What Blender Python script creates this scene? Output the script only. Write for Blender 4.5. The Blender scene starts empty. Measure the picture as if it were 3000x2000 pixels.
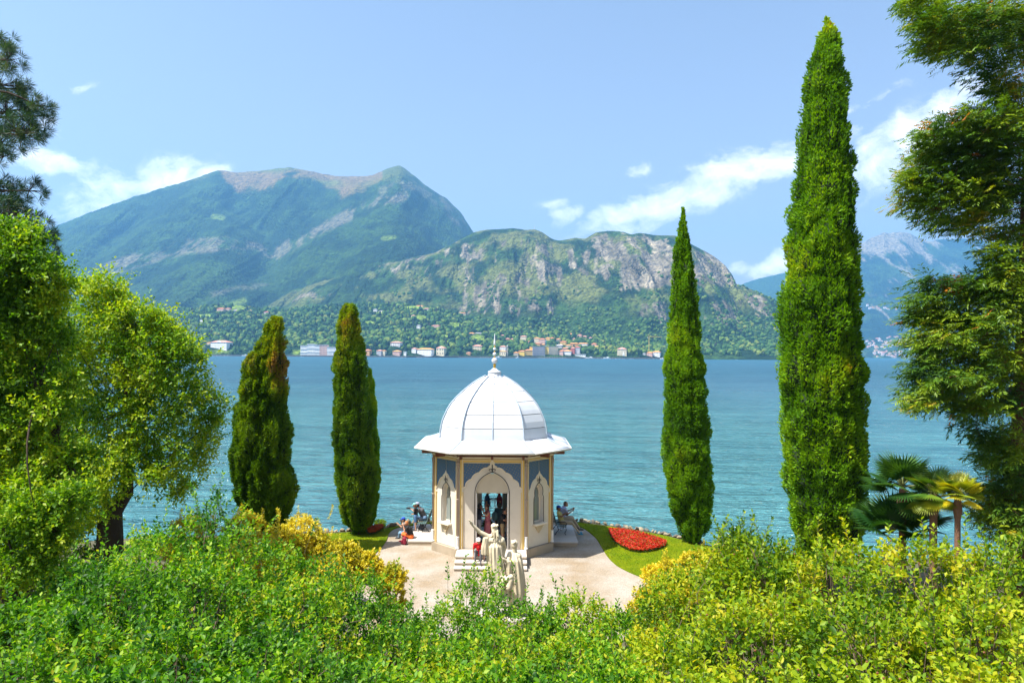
import bpy, bmesh, math, random
import numpy as np
from mathutils import Vector, Matrix, Euler, Quaternion
R = math.radians
random.seed(7)
rng = np.random.default_rng(11)
scene = bpy.context.scene
COL = scene.collection

# ---------------------------------------------------------------- camera
CZ = 8.95                       # eye height above the gravel by the pavilion
HZ = 1037.0                     # row of the horizon in the 3000 x 2000 photograph
RS = 0.0070; RC = math.sqrt(1 - RS * RS)      # the camera is rolled by 0.4 degrees
cam_d = bpy.data.cameras.new('camera')
cam_d.sensor_width = 36; cam_d.lens = 24.0
cam_d.shift_y = (HZ - 1000) / 3000.0
cam_d.clip_start = 0.1; cam_d.clip_end = 60000
cam = bpy.data.objects.new('camera', cam_d); COL.objects.link(cam)
cam.matrix_world = Matrix(((RC, -RS, 0, 0), (0, 0, -1, 0), (RS, RC, 0, CZ), (0, 0, 0, 1)))
scene.camera = cam

# ---------------------------------------------------------------- light
SUN_DIR = Vector((2.3, 1.0, -4.72)).normalized()      # the way the light travels
SUN_EL = math.asin(-SUN_DIR.z)
SUN_STRENGTH = 5.0
SKY_STRENGTH = 0.105
EXPOSURE = 0.98
HAZE = 0.000098
sun_d = bpy.data.lights.new('sun', 'SUN'); sun_d.energy = SUN_STRENGTH; sun_d.angle = R(0.53)
sun_d.color = (1.0, 0.955, 0.88)
sun = bpy.data.objects.new('sun', sun_d); COL.objects.link(sun)
sun.rotation_mode = 'QUATERNION'; sun.rotation_quaternion = SUN_DIR.to_track_quat('-Z', 'Y')
sun.location = (-40, -20, 80)

world = bpy.data.worlds.new('World'); scene.world = world; world.use_nodes = True
wt = world.node_tree; wt.nodes.clear()
def wn(t, **k):
    n = wt.nodes.new(t)
    for a, b in k.items(): setattr(n, a, b)
    return n
wl = wt.links.new
wout = wn('ShaderNodeOutputWorld'); wbg = wn('ShaderNodeBackground')
sky = wn('ShaderNodeTexSky', sky_type='NISHITA')
sky.sun_disc = False; sky.sun_elevation = SUN_EL
sky.sun_rotation = math.atan2(-SUN_DIR.x, -SUN_DIR.y)
sky.altitude = 200; sky.air_density = 1.0; sky.dust_density = 3.0; sky.ozone_density = 1.8
wbg.inputs['Strength'].default_value = SKY_STRENGTH
# fair-weather clouds low over the lake: ellipses of noise in the sky direction (u = x/y, v = z/y)
tc = wn('ShaderNodeTexCoord'); sep = wn('ShaderNodeSeparateXYZ'); wl(tc.outputs['Generated'], sep.inputs[0])
def wm(op, a, b=None, clamp=False):
    n = wn('ShaderNodeMath', operation=op, use_clamp=clamp)
    for i, v in enumerate((a, b)):
        if v is None: continue
        if isinstance(v, (int, float)): n.inputs[i].default_value = v
        else: wl(v, n.inputs[i])
    return n.outputs[0]
ymax = wm('MAXIMUM', sep.outputs['Y'], 0.05)
uu = wm('DIVIDE', sep.outputs['X'], ymax); vv = wm('DIVIDE', sep.outputs['Z'], ymax)
comb = wn('ShaderNodeCombineXYZ'); wl(uu, comb.inputs[0]); wl(vv, comb.inputs[1])
warp = wn('ShaderNodeTexNoise'); warp.inputs['Scale'].default_value = 9; warp.inputs['Detail'].default_value = 5
wl(comb.outputs[0], warp.inputs['Vector'])
wsub = wn('ShaderNodeVectorMath', operation='SUBTRACT'); wl(warp.outputs['Color'], wsub.inputs[0]); wsub.inputs[1].default_value = (0.5, 0.5, 0.5)
wsc = wn('ShaderNodeVectorMath', operation='SCALE'); wl(wsub.outputs[0], wsc.inputs[0]); wsc.inputs['Scale'].default_value = 0.07
wadd = wn('ShaderNodeVectorMath', operation='ADD'); wl(comb.outputs[0], wadd.inputs[0]); wl(wsc.outputs[0], wadd.inputs[1])
CLOUDS = [(2060, 548, 330, 62, 20, 1.0), (1830, 615, 140, 36, 14, 1.0), (2230, 500, 120, 46, 22, .95), (2690, 375, 250, 66, 36, 1.0),
          (2560, 440, 90, 36, 25, .9), (2800, 250, 110, 24, 30, .55), (1650, 622, 60, 24, 10, .9), (1625, 596, 55, 14, 5, .55), (1868, 474, 36, 22, 20, .6),
          (130, 488, 125, 38, -6, .95), (60, 480, 50, 34, 0, .7), (330, 560, 120, 70, 10, .8), (470, 528, 130, 60, 8, 1.0), (520, 512, 70, 40, 30, 1.0), (590, 540, 90, 40, 15, .9),
          (2290, 775, 95, 28, 22, 1.0), (2170, 790, 50, 18, 10, .6), (215, 255, 55, 13, 8, .32), (140, 375, 50, 26, -20, .5), (2540, 300, 120, 16, 25, .35),
          (2500, 380, 60, 24, 5, .4), (250, 620, 110, 50, 0, .55)]
acc = None
for (cx, cy, rx, ry, an, st) in CLOUDS:
    mp = wn('ShaderNodeMapping', vector_type='TEXTURE')
    mp.inputs['Location'].default_value = ((cx - 1500) / 2000, (HZ - cy) / 2000, 0)
    mp.inputs['Rotation'].default_value = (0, 0, R(an))
    mp.inputs['Scale'].default_value = (rx / 2000, ry / 2000, 1)
    wl(wadd.outputs[0], mp.inputs[0])
    ln = wn('ShaderNodeVectorMath', operation='LENGTH'); wl(mp.outputs[0], ln.inputs[0])
    mr = wn('ShaderNodeMapRange', interpolation_type='SMOOTHSTEP')
    mr.inputs['From Min'].default_value = 1.7; mr.inputs['From Max'].default_value = 0.1
    mr.inputs['To Min'].default_value = 0; mr.inputs['To Max'].default_value = st
    wl(ln.outputs['Value'], mr.inputs[0])
    acc = mr.outputs[0] if acc is None else wm('MAXIMUM', acc, mr.outputs[0])
cn = wn('ShaderNodeTexNoise'); cn.inputs['Scale'].default_value = 22; cn.inputs['Detail'].default_value = 9; cn.inputs['Roughness'].default_value = .62
cmap = wn('ShaderNodeMapping'); cmap.inputs['Scale'].default_value = (1, 1.7, 1); cmap.inputs['Rotation'].default_value = (0, 0, R(-20))
wl(wadd.outputs[0], cmap.inputs[0]); wl(cmap.outputs[0], cn.inputs['Vector'])
nz = wm('MULTIPLY', wm('SUBTRACT', cn.outputs[0], 0.5), 2.3)
dens = wm('ADD', wm('ADD', acc, nz), -0.18)
dens = wm('MULTIPLY', dens, .95, True)
dens = wm('MULTIPLY', dens, wm('MULTIPLY', acc, 3.0, True), True)
dens = wm('MULTIPLY', dens, wm('MULTIPLY', wm('ADD', sep.outputs['Y'], -0.05), 10, True))
mixc = wn('ShaderNodeMix', data_type='RGBA')
wl(wm('MULTIPLY', dens, .9), mixc.inputs['Factor'])
# the air whitens the sky towards the horizon, all the way round
hz_f = wm('MULTIPLY', wm('POWER', 2.718, wm('MULTIPLY', wm('MAXIMUM', sep.outputs['Z'], 0.0), -3.5)), .95)
mixh = wn('ShaderNodeMix', data_type='RGBA'); wl(hz_f, mixh.inputs['Factor']); wl(sky.outputs[0], mixh.inputs['A']); mixh.inputs['B'].default_value = (4.5, 4.35, 4.55, 1)
wl(mixh.outputs['Result'], mixc.inputs['A']); mixc.inputs['B'].default_value = (11.5, 11.3, 11.6, 1)
wl(mixc.outputs['Result'], wbg.inputs['Color']); wl(wbg.outputs[0], wout.inputs['Surface'])

vs = scene.view_settings
vs.view_transform = 'Standard'; vs.look = 'None'; vs.exposure = EXPOSURE; vs.gamma = 1; vs.use_curve_mapping = False
scene.render.engine = 'CYCLES'
cy = scene.cycles
cy.max_bounces = 6; cy.diffuse_bounces = 3; cy.glossy_bounces = 3; cy.transmission_bounces = 4; cy.volume_bounces = 1; cy.transparent_max_bounces = 8
cy.caustics_reflective = False; cy.caustics_refractive = False
cy.use_denoising = True
cy.sample_clamp_indirect = 4
try: cy.denoiser = 'OPENIMAGEDENOISE'
except Exception: pass

# ---------------------------------------------------------------- helpers
def ray(px, py):
    xc = (px - 1500) / 2000.0; yc = (HZ - py) / 2000.0
    return RC * xc - RS * yc, RS * xc + RC * yc
def P(px, py, y):
    a, b = ray(px, py)
    return Vector((a * y, y, CZ + b * y))
def PG(px, py, z=0.0):
    a, b = ray(px, py)
    y = (z - CZ) / b
    return Vector((a * y, y, z))

_perm = rng.permutation(256); _perm = np.concatenate([_perm, _perm, _perm])
_val = rng.random(256)
def vnoise(x, y, z=0.0):
    x, y, z = np.broadcast_arrays(np.asarray(x, float), np.asarray(y, float), np.asarray(z, float))
    xi = np.floor(x).astype(int); yi = np.floor(y).astype(int); zi = np.floor(z).astype(int)
    xf = x - xi; yf = y - yi; zf = z - zi
    sx = xf * xf * (3 - 2 * xf); sy = yf * yf * (3 - 2 * yf); sz = zf * zf * (3 - 2 * zf)
    def h(a, b, c): return _val[_perm[_perm[_perm[a & 255] + (b & 255)] + (c & 255)]]
    def lp(a, b, t): return a + (b - a) * t
    return lp(lp(lp(h(xi, yi, zi), h(xi + 1, yi, zi), sx), lp(h(xi, yi + 1, zi), h(xi + 1, yi + 1, zi), sx), sy),
              lp(lp(h(xi, yi, zi + 1), h(xi + 1, yi, zi + 1), sx), lp(h(xi, yi + 1, zi + 1), h(xi + 1, yi + 1, zi + 1), sx), sy), sz)
def fbm(x, y, z=0.0, o=4, g=0.5):
    s = 0; a = 1; t = 0; f = 1.0
    for i in range(o):
        s = s + a * vnoise(x * f + 17.3 * i, y * f + 5.1 * i, z * f + 3.7 * i); t += a; a *= g; f *= 2.03
    return s / t
def ridged(x, y, z=0.0, o=4):
    s = 0; a = 1; t = 0; f = 1.0
    for i in range(o):
        s = s + a * (1 - np.abs(2 * vnoise(x * f + 31.3 * i, y * f + 9.1 * i, z * f) - 1)); t += a; a *= .5; f *= 2.03
    return s / t
def sstep(a, b, x):
    t = np.clip((x - a) / (b - a), 0, 1); return t * t * (3 - 2 * t)

# materials
MATS = {}
def nm(name):
    m = bpy.data.materials.new(name); m.use_nodes = True; t = m.node_tree
    b = t.nodes['Principled BSDF']; return m, t, b
def col4(c): return (c[0], c[1], c[2], 1)
def mat(name, c, rough=.6, var=.12, scale=6, metal=0, bump=0, bscale=None, spec=None, stain=0):
    """one base colour with a little procedural unevenness"""
    if name in MATS: return MATS[name]
    m, t, b = nm(name)
    tcn = t.nodes.new('ShaderNodeTexCoord'); n = t.nodes.new('ShaderNodeTexNoise')
    n.inputs['Scale'].default_value = scale; n.inputs['Detail'].default_value = 5
    t.links.new(tcn.outputs['Object'], n.inputs['Vector'])
    mx = t.nodes.new('ShaderNodeMix'); mx.data_type = 'RGBA'
    mx.inputs['A'].default_value = col4([max(0, v * (1 - var)) for v in c]); mx.inputs['B'].default_value = col4([min(1, v * (1 + var)) for v in c])
    t.links.new(n.outputs[0], mx.inputs['Factor'])
    last = mx.outputs['Result']
    if stain:
        n2 = t.nodes.new('ShaderNodeTexNoise'); n2.inputs['Scale'].default_value = .8; n2.inputs['Detail'].default_value = 8
        mp = t.nodes.new('ShaderNodeMapping'); mp.inputs['Scale'].default_value = (2.5, 2.5, .6)
        t.links.new(tcn.outputs['Object'], mp.inputs[0]); t.links.new(mp.outputs[0], n2.inputs['Vector'])
        mr = t.nodes.new('ShaderNodeMapRange'); mr.inputs[1].default_value = .52; mr.inputs[2].default_value = .75; mr.inputs[4].default_value = stain
        t.links.new(n2.outputs[0], mr.inputs[0])
        mx2 = t.nodes.new('ShaderNodeMix'); mx2.data_type = 'RGBA'; mx2.inputs['B'].default_value = col4([c[0] * .5, c[1] * .47, c[2] * .4])
        t.links.new(mr.outputs[0], mx2.inputs['Factor']); t.links.new(last, mx2.inputs['A']); last = mx2.outputs['Result']
    t.links.new(last, b.inputs['Base Color'])
    b.inputs['Roughness'].default_value = rough; b.inputs['Metallic'].default_value = metal
    if spec is not None: b.inputs['Specular IOR Level'].default_value = spec
    if bump:
        n3 = t.nodes.new('ShaderNodeTexNoise'); n3.inputs['Scale'].default_value = bscale or scale * 6; n3.inputs['Detail'].default_value = 6
        t.links.new(tcn.outputs['Object'], n3.inputs['Vector'])
        bp = t.nodes.new('ShaderNodeBump'); bp.inputs['Strength'].default_value = bump; bp.inputs['Distance'].default_value = .02
        t.links.new(n3.outputs[0], bp.inputs['Height']); t.links.new(bp.outputs[0], b.inputs['Normal'])
    MATS[name] = m; return m
def leaf_mat(name, cols, trans=.45, rough=.45, spec=.4, sheen=None, tcol=None):
    """colour picked per leaf from a ramp by the 'tint' attribute; light passes through the blade"""
    m, t, b = nm(name)
    at = t.nodes.new('ShaderNodeAttribute'); at.attribute_name = 'tint'
    rp = t.nodes.new('ShaderNodeValToRGB'); cr = rp.color_ramp
    while len(cr.elements) < len(cols): cr.elements.new(0.5)
    for i, (p, c) in enumerate(cols): cr.elements[i].position = p; cr.elements[i].color = col4(c)
    t.links.new(at.outputs['Fac'], rp.inputs[0]); t.links.new(rp.outputs[0], b.inputs['Base Color'])
    b.inputs['Roughness'].default_value = rough; b.inputs['Specular IOR Level'].default_value = spec
    tr = t.nodes.new('ShaderNodeBsdfTranslucent')
    hs = t.nodes.new('ShaderNodeMix'); hs.data_type = 'RGBA'; hs.blend_type = 'MULTIPLY'; hs.inputs['Factor'].default_value = 1
    hs.inputs['B'].default_value = col4(tcol or (1.5, 1.35, .35)); t.links.new(rp.outputs[0], hs.inputs['A'])
    t.links.new(hs.outputs['Result'], tr.inputs['Color'])
    ms = t.nodes.new('ShaderNodeMixShader'); ms.inputs[0].default_value = trans
    t.links.new(b.outputs[0], ms.inputs[1]); t.links.new(tr.outputs[0], ms.inputs[2])
    t.links.new(ms.outputs[0], t.nodes['Material Output'].inputs['Surface'])
    return m

# object making
def link(name, me, m=None, parent=None, **props):
    o = bpy.data.objects.new(name, me); COL.objects.link(o)
    if me is not None and m is not None and not me.materials: me.materials.append(m)
    if parent is not None: o.parent = parent
    for k, v in props.items(): o[k] = v
    return o
def tag(o, label=None, category=None, group=None, kind=None):
    if label: o['label'] = label
    if category: o['category'] = category
    if group: o['group'] = group
    if kind: o['kind'] = kind
    return o
def thing(name, loc=(0, 0, 0), rz=0, label=None, category=None, group=None):
    o = bpy.data.objects.new(name, None); COL.objects.link(o); o.empty_display_size = .2
    o.location = loc; o.rotation_euler = (0, 0, rz)
    return tag(o, label, category, group)
def npmesh(name, V, F, m=None, smooth=False, tint=None, colr=None):
    """V (n,3); F (m,k) all faces with k corners"""
    me = bpy.data.meshes.new(name)
    V = np.ascontiguousarray(V, dtype=np.float32); F = np.ascontiguousarray(F, dtype=np.int32)
    nf, k = F.shape
    me.vertices.add(len(V)); me.vertices.foreach_set('co', V.ravel())
    me.loops.add(nf * k); me.loops.foreach_set('vertex_index', F.ravel())
    me.polygons.add(nf); me.polygons.foreach_set('loop_start', np.arange(0, nf * k, k, dtype=np.int32))
    me.polygons.foreach_set('loop_total', np.full(nf, k, dtype=np.int32))
    me.update(calc_edges=True)
    if smooth: me.polygons.foreach_set('use_smooth', np.ones(nf, dtype=bool))
    if tint is not None:
        a = me.attributes.new('tint', 'FLOAT', 'POINT'); a.data.foreach_set('value', np.asarray(tint, dtype=np.float32))
    if colr is not None:
        a = me.color_attributes.new('col', 'FLOAT_COLOR', 'POINT')
        c = np.concatenate([colr, np.ones((len(colr), 1))], 1).astype(np.float32); a.data.foreach_set('color', c.ravel())
    if m: me.materials.append(m)
    return me
class MB:
    """collects primitives into one mesh"""
    def __init__(s): s.v = []; s.f = []
    def add(s, v, f):
        n = len(s.v); s.v.extend(tuple(p) for p in v); s.f.extend(tuple(i + n for i in q) for q in f); return s
    def box(s, c, d, rz=0, rot=None):
        hx, hy, hz = d[0] / 2, d[1] / 2, d[2] / 2
        M = rot if rot is not None else Matrix.Rotation(rz, 3, 'Z')
        v = [Vector(c) + M @ Vector((x * hx, y * hy, z * hz)) for z in (-1, 1) for y in (-1, 1) for x in (-1, 1)]
        return s.add(v, [(0, 2, 3, 1), (4, 5, 7, 6), (0, 1, 5, 4), (2, 6, 7, 3), (0, 4, 6, 2), (1, 3, 7, 5)])
    def lathe(s, prof, n=20, c=(0, 0, 0)):
        v = []; f = []
        for (r, z) in prof:
            for k in range(n):
                a = 2 * math.pi * k / n; v.append((c[0] + r * math.cos(a), c[1] + r * math.sin(a), c[2] + z))
        for i in range(len(prof) - 1):
            for k in range(n):
                k2 = (k + 1) % n; f.append((i * n + k, i * n + k2, (i + 1) * n + k2, (i + 1) * n + k))
        f.append(tuple(reversed(range(n)))); f.append(tuple((len(prof) - 1) * n + k for k in range(n)))
        return s.add(v, f)
    def tube(s, pts, rad, n=8, closed=False):
        pts = [Vector(p) for p in pts]; m = len(pts)
        rad = rad if hasattr(rad, '__len__') else [rad] * m
        v = []; f = []; up = Vector((0, 0, 1))
        for i, p in enumerate(pts):
            a = pts[max(i - 1, 0)]; b = pts[min(i + 1, m - 1)]
            if closed: a = pts[(i - 1) % m]; b = pts[(i + 1) % m]
            t = (b - a).normalized() if (b - a).length > 1e-9 else Vector((0, 0, 1))
            if i == 0:
                x = t.cross(up) if abs(t.dot(up)) < .95 else t.cross(Vector((1, 0, 0)))
            x = (x - t * x.dot(t)); x = x.normalized() if x.length > 1e-6 else t.orthogonal().normalized()
            y = t.cross(x)
            for k in range(n):
                an = 2 * math.pi * k / n; v.append(p + (x * math.cos(an) + y * math.sin(an)) * rad[i])
        for i in range(m - 1 + (1 if closed else 0)):
            j = (i + 1) % m
            for k in range(n):
                k2 = (k + 1) % n; f.append((i * n + k, i * n + k2, j * n + k2, j * n + k))
        if not closed:
            f.append(tuple(reversed(range(n)))); f.append(tuple((m - 1) * n + k for k in range(n)))
        return s.add(v, f)
    def sphere(s, c, r, n=12, m=8, sc=(1, 1, 1)):
        prof = [(max(1e-4, r * math.sin(math.pi * i / m)), -r * math.cos(math.pi * i / m)) for i in range(m + 1)]
        n0 = len(s.v); s.lathe(prof, n)
        for i in range(n0, len(s.v)):
            p = s.v[i]; s.v[i] = (c[0] + p[0] * sc[0], c[1] + p[1] * sc[1], c[2] + p[2] * sc[2])
        return s
    def mesh(s, name, m=None, smooth=False):
        me = bpy.data.meshes.new(name); me.from_pydata([tuple(p) for p in s.v], [], s.f); me.update()
        if smooth: me.polygons.foreach_set('use_smooth', [True] * len(me.polygons))
        if m: me.materials.append(m)
        return me
    def build(s, name, m, parent=None, smooth=False, **props):
        return link(name, s.mesh(name, m, smooth), None, parent, **props)
def bevel(me, w=.01, seg=1):
    bm = bmesh.new(); bm.from_mesh(me)
    bmesh.ops.bevel(bm, geom=bm.edges[:], offset=w, segments=seg, affect='EDGES', clamp_overlap=True)
    bm.to_mesh(me); bm.free(); return me
def plate(name, outline, holes, thick, m, bev=0.0):
    """flat shape in local XY with holes, thickness along local Z (front at +thick/2)"""
    cu = bpy.data.curves.new(name, 'CURVE'); cu.dimensions = '2D'; cu.fill_mode = 'BOTH'; cu.extrude = thick / 2; cu.bevel_depth = bev
    for pts in [outline] + list(holes):
        sp = cu.splines.new('POLY'); sp.points.add(len(pts) - 1)
        for i, p in enumerate(pts): sp.points[i].co = (p[0], p[1], 0, 1)
        sp.use_cyclic_u = True
    o = bpy.data.objects.new(name, cu); COL.objects.link(o)
    dg = bpy.context.evaluated_depsgraph_get()
    me = bpy.data.meshes.new_from_object(o.evaluated_get(dg)); me.name = name
    bpy.data.objects.remove(o); bpy.data.curves.remove(cu)
    me.materials.clear(); me.materials.append(m); return me

# ---------------------------------------------------------------- leaves
def nrm(a): return a / np.maximum(np.linalg.norm(a, axis=1, keepdims=True), 1e-9)
def rdir(n): return nrm(rng.normal(size=(n, 3)))
def leaf_geo(Pp, D, N, L, W, fine=False, fold=.25):
    """blades: base at Pp, along D, facing N. returns verts, faces(quads or tris)"""
    D = nrm(D); S = nrm(np.cross(D, N)); N = np.cross(S, D)
    n = len(Pp); L = np.broadcast_to(L, n)[:, None]; W = np.broadcast_to(W, n)[:, None]
    if fine:
        q = [Pp, Pp + D * L * .3 + S * W * .5 + N * W * fold * .5, Pp + D * L * .72 + S * W * .42 + N * W * fold * .4, Pp + D * L - N * L * .08,
             Pp + D * L * .72 - S * W * .42 + N * W * fold * .4, Pp + D * L * .3 - S * W * .5 + N * W * fold * .5]
        V = np.stack(q, 1).reshape(-1, 3); b = np.arange(n)[:, None] * 6
        F = np.concatenate([b + np.array([[0, 3, 2, 1]]), b + np.array([[0, 5, 4, 3]])], 0); k = 6
    else:
        q = [Pp, Pp + D * L * .5 + S * W * .5 + N * W * fold * .5, Pp + D * L, Pp + D * L * .5 - S * W * .5 + N * W * fold * .5]
        V = np.stack(q, 1).reshape(-1, 3); b = np.arange(n)[:, None] * 4
        F = np.concatenate([b + np.array([[0, 2, 1]]), b + np.array([[0, 3, 2]])], 0); k = 4
    return V, F, k
def ell_shell(blobs, n, inner=.7, gap=.0, seed=0, gscale=1.2, top=0.0):
    """points in the outer shell of a union of ellipsoids; holes where noise is low"""
    w = np.array([b[3] * b[4] + b[4] * b[5] + b[3] * b[5] for b in blobs]); w = w / w.sum()
    idx = rng.choice(len(blobs), size=int(n * 2.4) + 50, p=w)
    B = np.array(blobs)[idx]; d = rdir(len(idx))
    if top: d[:, 2] += top; d = nrm(d)
    r = inner + (1.04 - inner) * rng.random(len(idx)) ** .6
    lump = 1 + .22 * (fbm(d[:, 0] * 2.3 + B[:, 0], d[:, 1] * 2.3 + B[:, 1], d[:, 2] * 2.3 + seed, 3) - .5) * 2
    p = B[:, :3] + d * B[:, 3:6] * (r * lump)[:, None]
    keep = np.ones(len(p), bool)
    for b in blobs:
        q = np.linalg.norm((p - np.array(b[:3])) / np.array(b[3:6]), axis=1); keep &= q > inner * .82
    if gap:
        keep &= fbm(p[:, 0] / gscale + seed, p[:, 1] / gscale, p[:, 2] / gscale, 3) > gap
    p = p[keep][:n]; d = nrm(d[keep][:n] / np.maximum(B[keep][:n, 3:6], .01))
    return p, d
# ---------------------------------------------------------------- lake
LAKE_Z = -1.55
def water_material():
    m, t, b = nm('lake_water')
    L = t.links.new
    tcn = t.nodes.new('ShaderNodeTexCoord')
    # broad patches of wind and depth: greener shallows near the garden, bluer out on the lake
    n1 = t.nodes.new('ShaderNodeTexNoise'); n1.inputs['Scale'].default_value = .02; n1.inputs['Detail'].default_value = 6
    mp0 = t.nodes.new('ShaderNodeMapping'); mp0.inputs['Scale'].default_value = (.35, 1.6, 1); L(tcn.outputs['Object'], mp0.inputs[0]); L(mp0.outputs[0], n1.inputs['Vector'])
    sp = t.nodes.new('ShaderNodeSeparateXYZ'); L(tcn.outputs['Object'], sp.inputs[0])
    mr = t.nodes.new('ShaderNodeMapRange'); mr.interpolation_type = 'SMOOTHSTEP'
    mr.inputs[1].default_value = 30; mr.inputs[2].default_value = 260; L(sp.outputs['Y'], mr.inputs[0])
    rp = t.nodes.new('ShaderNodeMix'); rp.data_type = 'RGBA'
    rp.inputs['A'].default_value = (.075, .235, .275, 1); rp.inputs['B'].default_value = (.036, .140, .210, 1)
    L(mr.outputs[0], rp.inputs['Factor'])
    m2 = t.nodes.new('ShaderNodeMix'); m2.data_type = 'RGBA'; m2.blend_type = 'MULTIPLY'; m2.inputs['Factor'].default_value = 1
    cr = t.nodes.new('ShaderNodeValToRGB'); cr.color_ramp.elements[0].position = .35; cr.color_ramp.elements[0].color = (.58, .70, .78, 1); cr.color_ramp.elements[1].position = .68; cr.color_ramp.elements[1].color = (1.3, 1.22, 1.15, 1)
    n1b = t.nodes.new('ShaderNodeTexNoise'); n1b.inputs['Scale'].default_value = .30; n1b.inputs['Detail'].default_value = 4; n1b.inputs['Roughness'].default_value = .65; n1b.inputs['Distortion'].default_value = .4; L(mp0.outputs[0], n1b.inputs['Vector'])  # finer streaks: the light and dark of wind ripples put into the colour
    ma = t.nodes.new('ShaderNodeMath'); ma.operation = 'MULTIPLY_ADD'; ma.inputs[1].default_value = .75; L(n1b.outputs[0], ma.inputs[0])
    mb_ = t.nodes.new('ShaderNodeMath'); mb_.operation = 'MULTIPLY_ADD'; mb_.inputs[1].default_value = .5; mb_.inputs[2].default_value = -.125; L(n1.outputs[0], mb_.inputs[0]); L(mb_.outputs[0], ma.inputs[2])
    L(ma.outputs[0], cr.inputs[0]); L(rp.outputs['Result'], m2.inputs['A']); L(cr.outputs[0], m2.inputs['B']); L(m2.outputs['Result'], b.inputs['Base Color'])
    mr2 = t.nodes.new('ShaderNodeMapRange'); mr2.inputs[1].default_value = 40; mr2.inputs[2].default_value = 420; mr2.inputs[3].default_value = .10; mr2.inputs[4].default_value = .50; L(sp.outputs['Y'], mr2.inputs[0]); L(mr2.outputs[0], b.inputs['Roughness']); b.inputs['IOR'].default_value = 1.33
    h = None
    for (sc, sx, sy, wgt) in ((.55, .42, 1.6, 1.0), (1.5, .45, 1.5, .55), (4.0, .5, 1.3, .22), (.14, .5, 1.6, 1.9), (.03, .6, 1.6, 3.2)):
        mp = t.nodes.new('ShaderNodeMapping'); mp.inputs['Scale'].default_value = (sc * sx, sc * sy, sc); mp.inputs['Rotation'].default_value = (0, 0, R(9 * sc + 4))
        nn = t.nodes.new('ShaderNodeTexNoise'); nn.inputs['Scale'].default_value = 1; nn.inputs['Detail'].default_value = 3; nn.inputs['Distortion'].default_value = .6
        L(tcn.outputs['Object'], mp.inputs[0]); L(mp.outputs[0], nn.inputs['Vector'])
        mu = t.nodes.new('ShaderNodeMath'); mu.operation = 'MULTIPLY'; mu.inputs[1].default_value = wgt; L(nn.outputs[0], mu.inputs[0])
        if h is None: h = mu.outputs[0]
        else:
            ad = t.nodes.new('ShaderNodeMath'); ad.operation = 'ADD'; L(h, ad.inputs[0]); L(mu.outputs[0], ad.inputs[1]); h = ad.outputs[0]
    bp = t.nodes.new('ShaderNodeBump'); bp.inputs['Strength'].default_value = 1; bp.inputs['Distance'].default_value = 1.9
    L(h, bp.inputs['Height']); L(bp.outputs[0], b.inputs['Normal'])
    return m
wv = np.array([(-9000, 24, LAKE_Z), (9000, 24, LAKE_Z), (9000, 9500, LAKE_Z), (-9000, 9500, LAKE_Z)], float)
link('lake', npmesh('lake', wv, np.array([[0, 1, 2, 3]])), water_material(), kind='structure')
bed = npmesh('lake_bed', wv + np.array([0, 0, -6.0]), np.array([[0, 1, 2, 3]])); link('lake_bed', bed, mat('bed', (.1, .12, .08)), kind='structure')

# ---------------------------------------------------------------- mountains
def terrain_material(name, bscale, bdist, forest_scale):
    m, t, b = nm(name); L = t.links.new
    at = t.nodes.new('ShaderNodeAttribute'); at.attribute_name = 'col'
    tcn = t.nodes.new('ShaderNodeTexCoord')
    n = t.nodes.new('ShaderNodeTexNoise'); n.inputs['Scale'].default_value = forest_scale; n.inputs['Detail'].default_value = 6; n.inputs['Roughness'].default_value = .65
    L(tcn.outputs['Object'], n.inputs['Vector'])
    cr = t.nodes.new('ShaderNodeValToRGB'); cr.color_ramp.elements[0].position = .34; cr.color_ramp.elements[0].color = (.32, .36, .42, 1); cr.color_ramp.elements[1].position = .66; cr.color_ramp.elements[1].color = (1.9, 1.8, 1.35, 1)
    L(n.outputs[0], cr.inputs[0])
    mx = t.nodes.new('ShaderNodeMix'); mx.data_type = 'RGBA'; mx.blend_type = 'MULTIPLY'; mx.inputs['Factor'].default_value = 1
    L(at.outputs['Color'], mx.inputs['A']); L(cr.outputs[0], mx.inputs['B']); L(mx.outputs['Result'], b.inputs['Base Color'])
    b.inputs['Roughness'].default_value = .95; b.inputs['Specular IOR Level'].default_value = .1
    vo = t.nodes.new('ShaderNodeTexVoronoi'); vo.inputs['Scale'].default_value = bscale; L(tcn.outputs['Object'], vo.inputs['Vector'])
    n2 = t.nodes.new('ShaderNodeTexNoise'); n2.inputs['Scale'].default_value = bscale * .4; n2.inputs['Detail'].default_value = 5; L(tcn.outputs['Object'], n2.inputs['Vector'])
    sb = t.nodes.new('ShaderNodeMath'); sb.operation = 'SUBTRACT'; L(n2.outputs[0], sb.inputs[0]); L(vo.outputs[0], sb.inputs[1])
    bp = t.nodes.new('ShaderNodeBump'); bp.inputs['Strength'].default_value = .9; bp.inputs['Distance'].default_value = bdist
    L(sb.outputs[0], bp.inputs['Height']); L(bp.outputs[0], b.inputs['Normal'])
    return m
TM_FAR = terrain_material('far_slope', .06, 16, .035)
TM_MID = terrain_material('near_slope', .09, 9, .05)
FOREST = np.array([.009, .027, .012]); FOREST2 = np.array([.026, .060, .016]); GRASSH = np.array([.10, .125, .03]); SUMMIT = np.array([.15, .105, .055]); ROCK = np.array([.225, .20, .185]); MEADOW = np.array([.14, .22, .04])
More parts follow.
